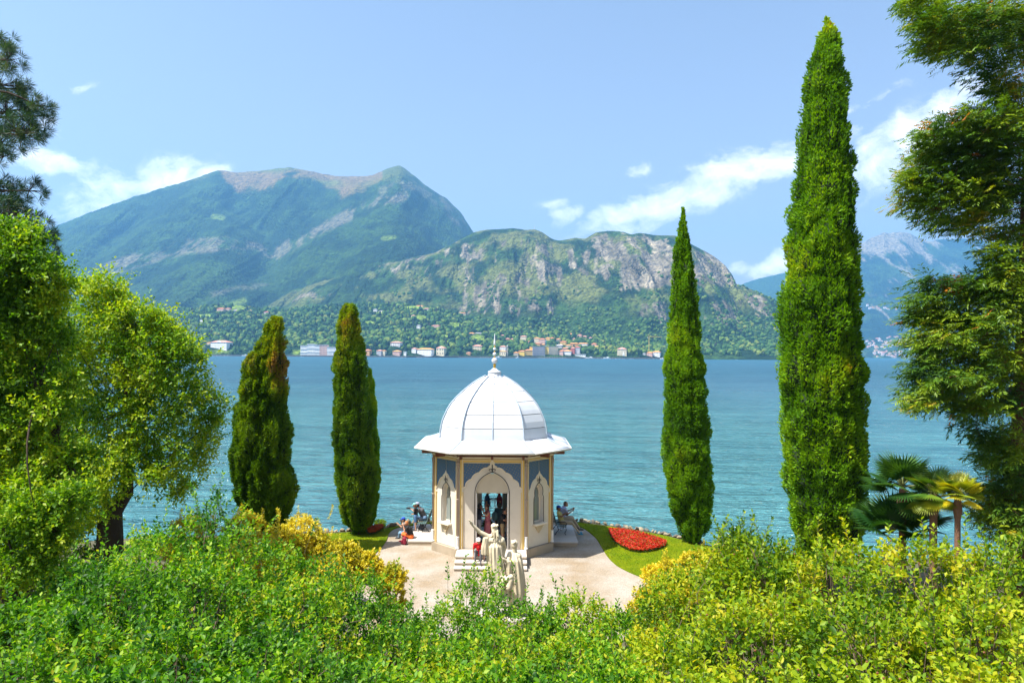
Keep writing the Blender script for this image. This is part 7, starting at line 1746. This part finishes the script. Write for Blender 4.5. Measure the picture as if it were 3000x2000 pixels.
# palms
def palm(px, py, y, rpx, label, nf, tint0, hgt, seed, trunk_r=.10, low=False):
    c = P(px, py, y); g = float(hill_h(c.x, y)); t = thing('fan_palm', (c.x, y, g), 0, label, 'palm', 'fan palms by the water'); r_ = rpx * y / 2000; z = c.z - g
    rg_ = np.random.default_rng(seed); Vs = []; Fs = []; tn = []; o = 0; lines = []
    for i in range(nf):
        az = 2.4 * i + rg_.random() * .5; el = (rg_.random() ** .8) * 2.0 - .75 if not low else rg_.random() * 1.3 + .1
        d = np.array([math.cos(az) * math.cos(el), math.sin(az) * math.cos(el), math.sin(el)]); st = np.array([0, 0, z]); e = st + d * r_ * .55; lines.append((bend_line(st, e, 4, .04, .02), .015, .01))
        side = np.cross(d, [0, 0, 1.0]); side /= max(1e-6, np.linalg.norm(side)); upv = np.cross(side, d); nb = 26
        fa = np.linspace(-1.9, 1.9, nb); D = np.cos(fa)[:, None] * d + np.sin(fa)[:, None] * side; D[:, 2] -= .18 + .12 * np.abs(fa); 
        ln = r_ * .62 * (.8 + .2 * np.cos(fa * .8)) * (.85 + .3 * rg_.random()); n_ = np.tile(upv, (nb, 1)) + D * .1
        V, F, k = leaf_geo(np.tile(e, (nb, 1)), D, n_, ln, r_ * .055, fold=.5); Vs.append(V); Fs.append(F + o); o += len(V)
        tn.append(np.full(nb * k, np.clip(tint0 + (.25 if el < -.2 and tint0 > .3 else 0) + .3 * (rg_.random() - .5), 0, 1)))
    link('fronds', npmesh('fronds', np.concatenate(Vs), np.concatenate(Fs), PALML, tint=np.concatenate(tn)), None, t)
    V, F = tubes3(lines); link('leaf_stalks', npmesh('leaf_stalks', V, F, mat('palm_stalk', (.14, .16, .04), .7), True), None, t)
    if not low: MB().lathe([(trunk_r * 1.3, -.2), (trunk_r, .4), (trunk_r * .95, z - .7), (trunk_r * 1.5, z - .45), (trunk_r * .9, z - .05)], 12).build('trunk', mat('palm_trunk', (.20, .105, .06), .95, .4, 12, bump=1, bscale=30), t, True)
palm(2645, 1425, 19.6, 100, 'dark green fan palm nearest the giant cypress', 34, .20, 2.5, 1)
palm(2735, 1440, 18.8, 80, 'middle fan palm with a few yellow lower fronds', 28, .50, 2.5, 2)
palm(2806, 1445, 18.2, 66, 'yellowish fan palm nearest the redwood', 30, .82, 2.2, 3, .075)
palm(2612, 1560, 20.0, 110, 'low bushy fan palm at the foot of the giant cypress', 34, .10, 1.0, 4, low=True)
palm(2690, 1540, 20.5, 90, 'low trunkless fan palm between the taller palms', 26, .15, 1.0, 5, low=True)

# flower beds
def flower_bed(poly_px, label_name, cols, n, hgt, fl=.05):
    pw = [tuple(PG(a, b, .06)[:2]) for a, b in poly_px]; pw = smooth_line(pw + [pw[0]], 5); xs_ = [p[0] for p in pw]; ys_ = [p[1] for p in pw]
    x = rng.uniform(min(xs_), max(xs_), n * 4); y = rng.uniform(min(ys_), max(ys_), n * 4); k = in_poly(x, y, pw); x = x[k][:n]; y = y[k][:n]; n = len(x)
    z = .05 + hgt * (.6 + .6 * rng.random(n)) + .05 * fbm(x * 3, y * 3, 0, 2)
    p = np.stack([x, y, z], 1); d = rdir(n); d[:, 2] = np.abs(d[:, 2]) * .6
    V, F, kk = leaf_geo(p, d, np.array([0, 0, 1.0]) + rng.normal(size=(n, 3)) * .5, fl, fl * .9)
    link(label_name, npmesh(label_name, V, F, leaf_mat(label_name + '_petal', cols, .3, .5, .3, tcol=(1.4, .5, .4)), tint=np.repeat(rng.random(n), kk)), None, kind='stuff')
    d2 = rdir(n); d2[:, 2] = np.abs(d2[:, 2]); p2 = p.copy(); p2[:, 2] -= .04 + .05 * rng.random(n)
    V, F, kk = leaf_geo(p2, d2, rdir(n), .06, .03)
    link(label_name + '_leaves', npmesh(label_name + '_leaves', V, F, LEAFDK, tint=np.repeat(rng.random(n), kk)), None, kind='stuff')
flower_bed([(1783, 1553), (1830, 1556), (1880, 1566), (1925, 1580), (1952, 1592), (1940, 1605), (1905, 1615), (1868, 1617), (1835, 1610), (1805, 1592), (1788, 1570)], 'red_flowers', [(0, (.30, .012, .006)), (.6, (.60, .018, .010)), (.8, (.62, .10, .01)), (.88, (.10, .18, .01)), (1, (.06, .14, .01))], 11000, .12, .062)
flower_bed([(1076, 1558), (1095, 1546), (1120, 1544), (1121, 1552), (1105, 1562), (1082, 1567)], 'orange_flowers', [(0, (.45, .03, .01)), (.7, (.62, .12, .02)), (1, (.12, .18, .01))], 2600, .14, .05)
# understorey at the left, under the leaning tree
for (a, b_, d_, r_, lab) in [(40, 1600, 20, 110, 'dark green shrub under the leaning tree at the left edge'), (170, 1640, 18, 110, 'dark shrub between the leaning trunk and the left hedge'), (260, 1600, 24, 70, 'dark shrub at the foot of the bright broadleaf tree'), (60, 1760, 13, 120, 'low shaded shrub beside the leaning trunk at the left edge')]:
    bush(a, b_, d_, r_, lab, L=.10, W=.055, n=620, k=8, name='shade_shrub', group='shrubs under the left trees', base=-.12, hmin=1.0, sprout=4, gap=.3)
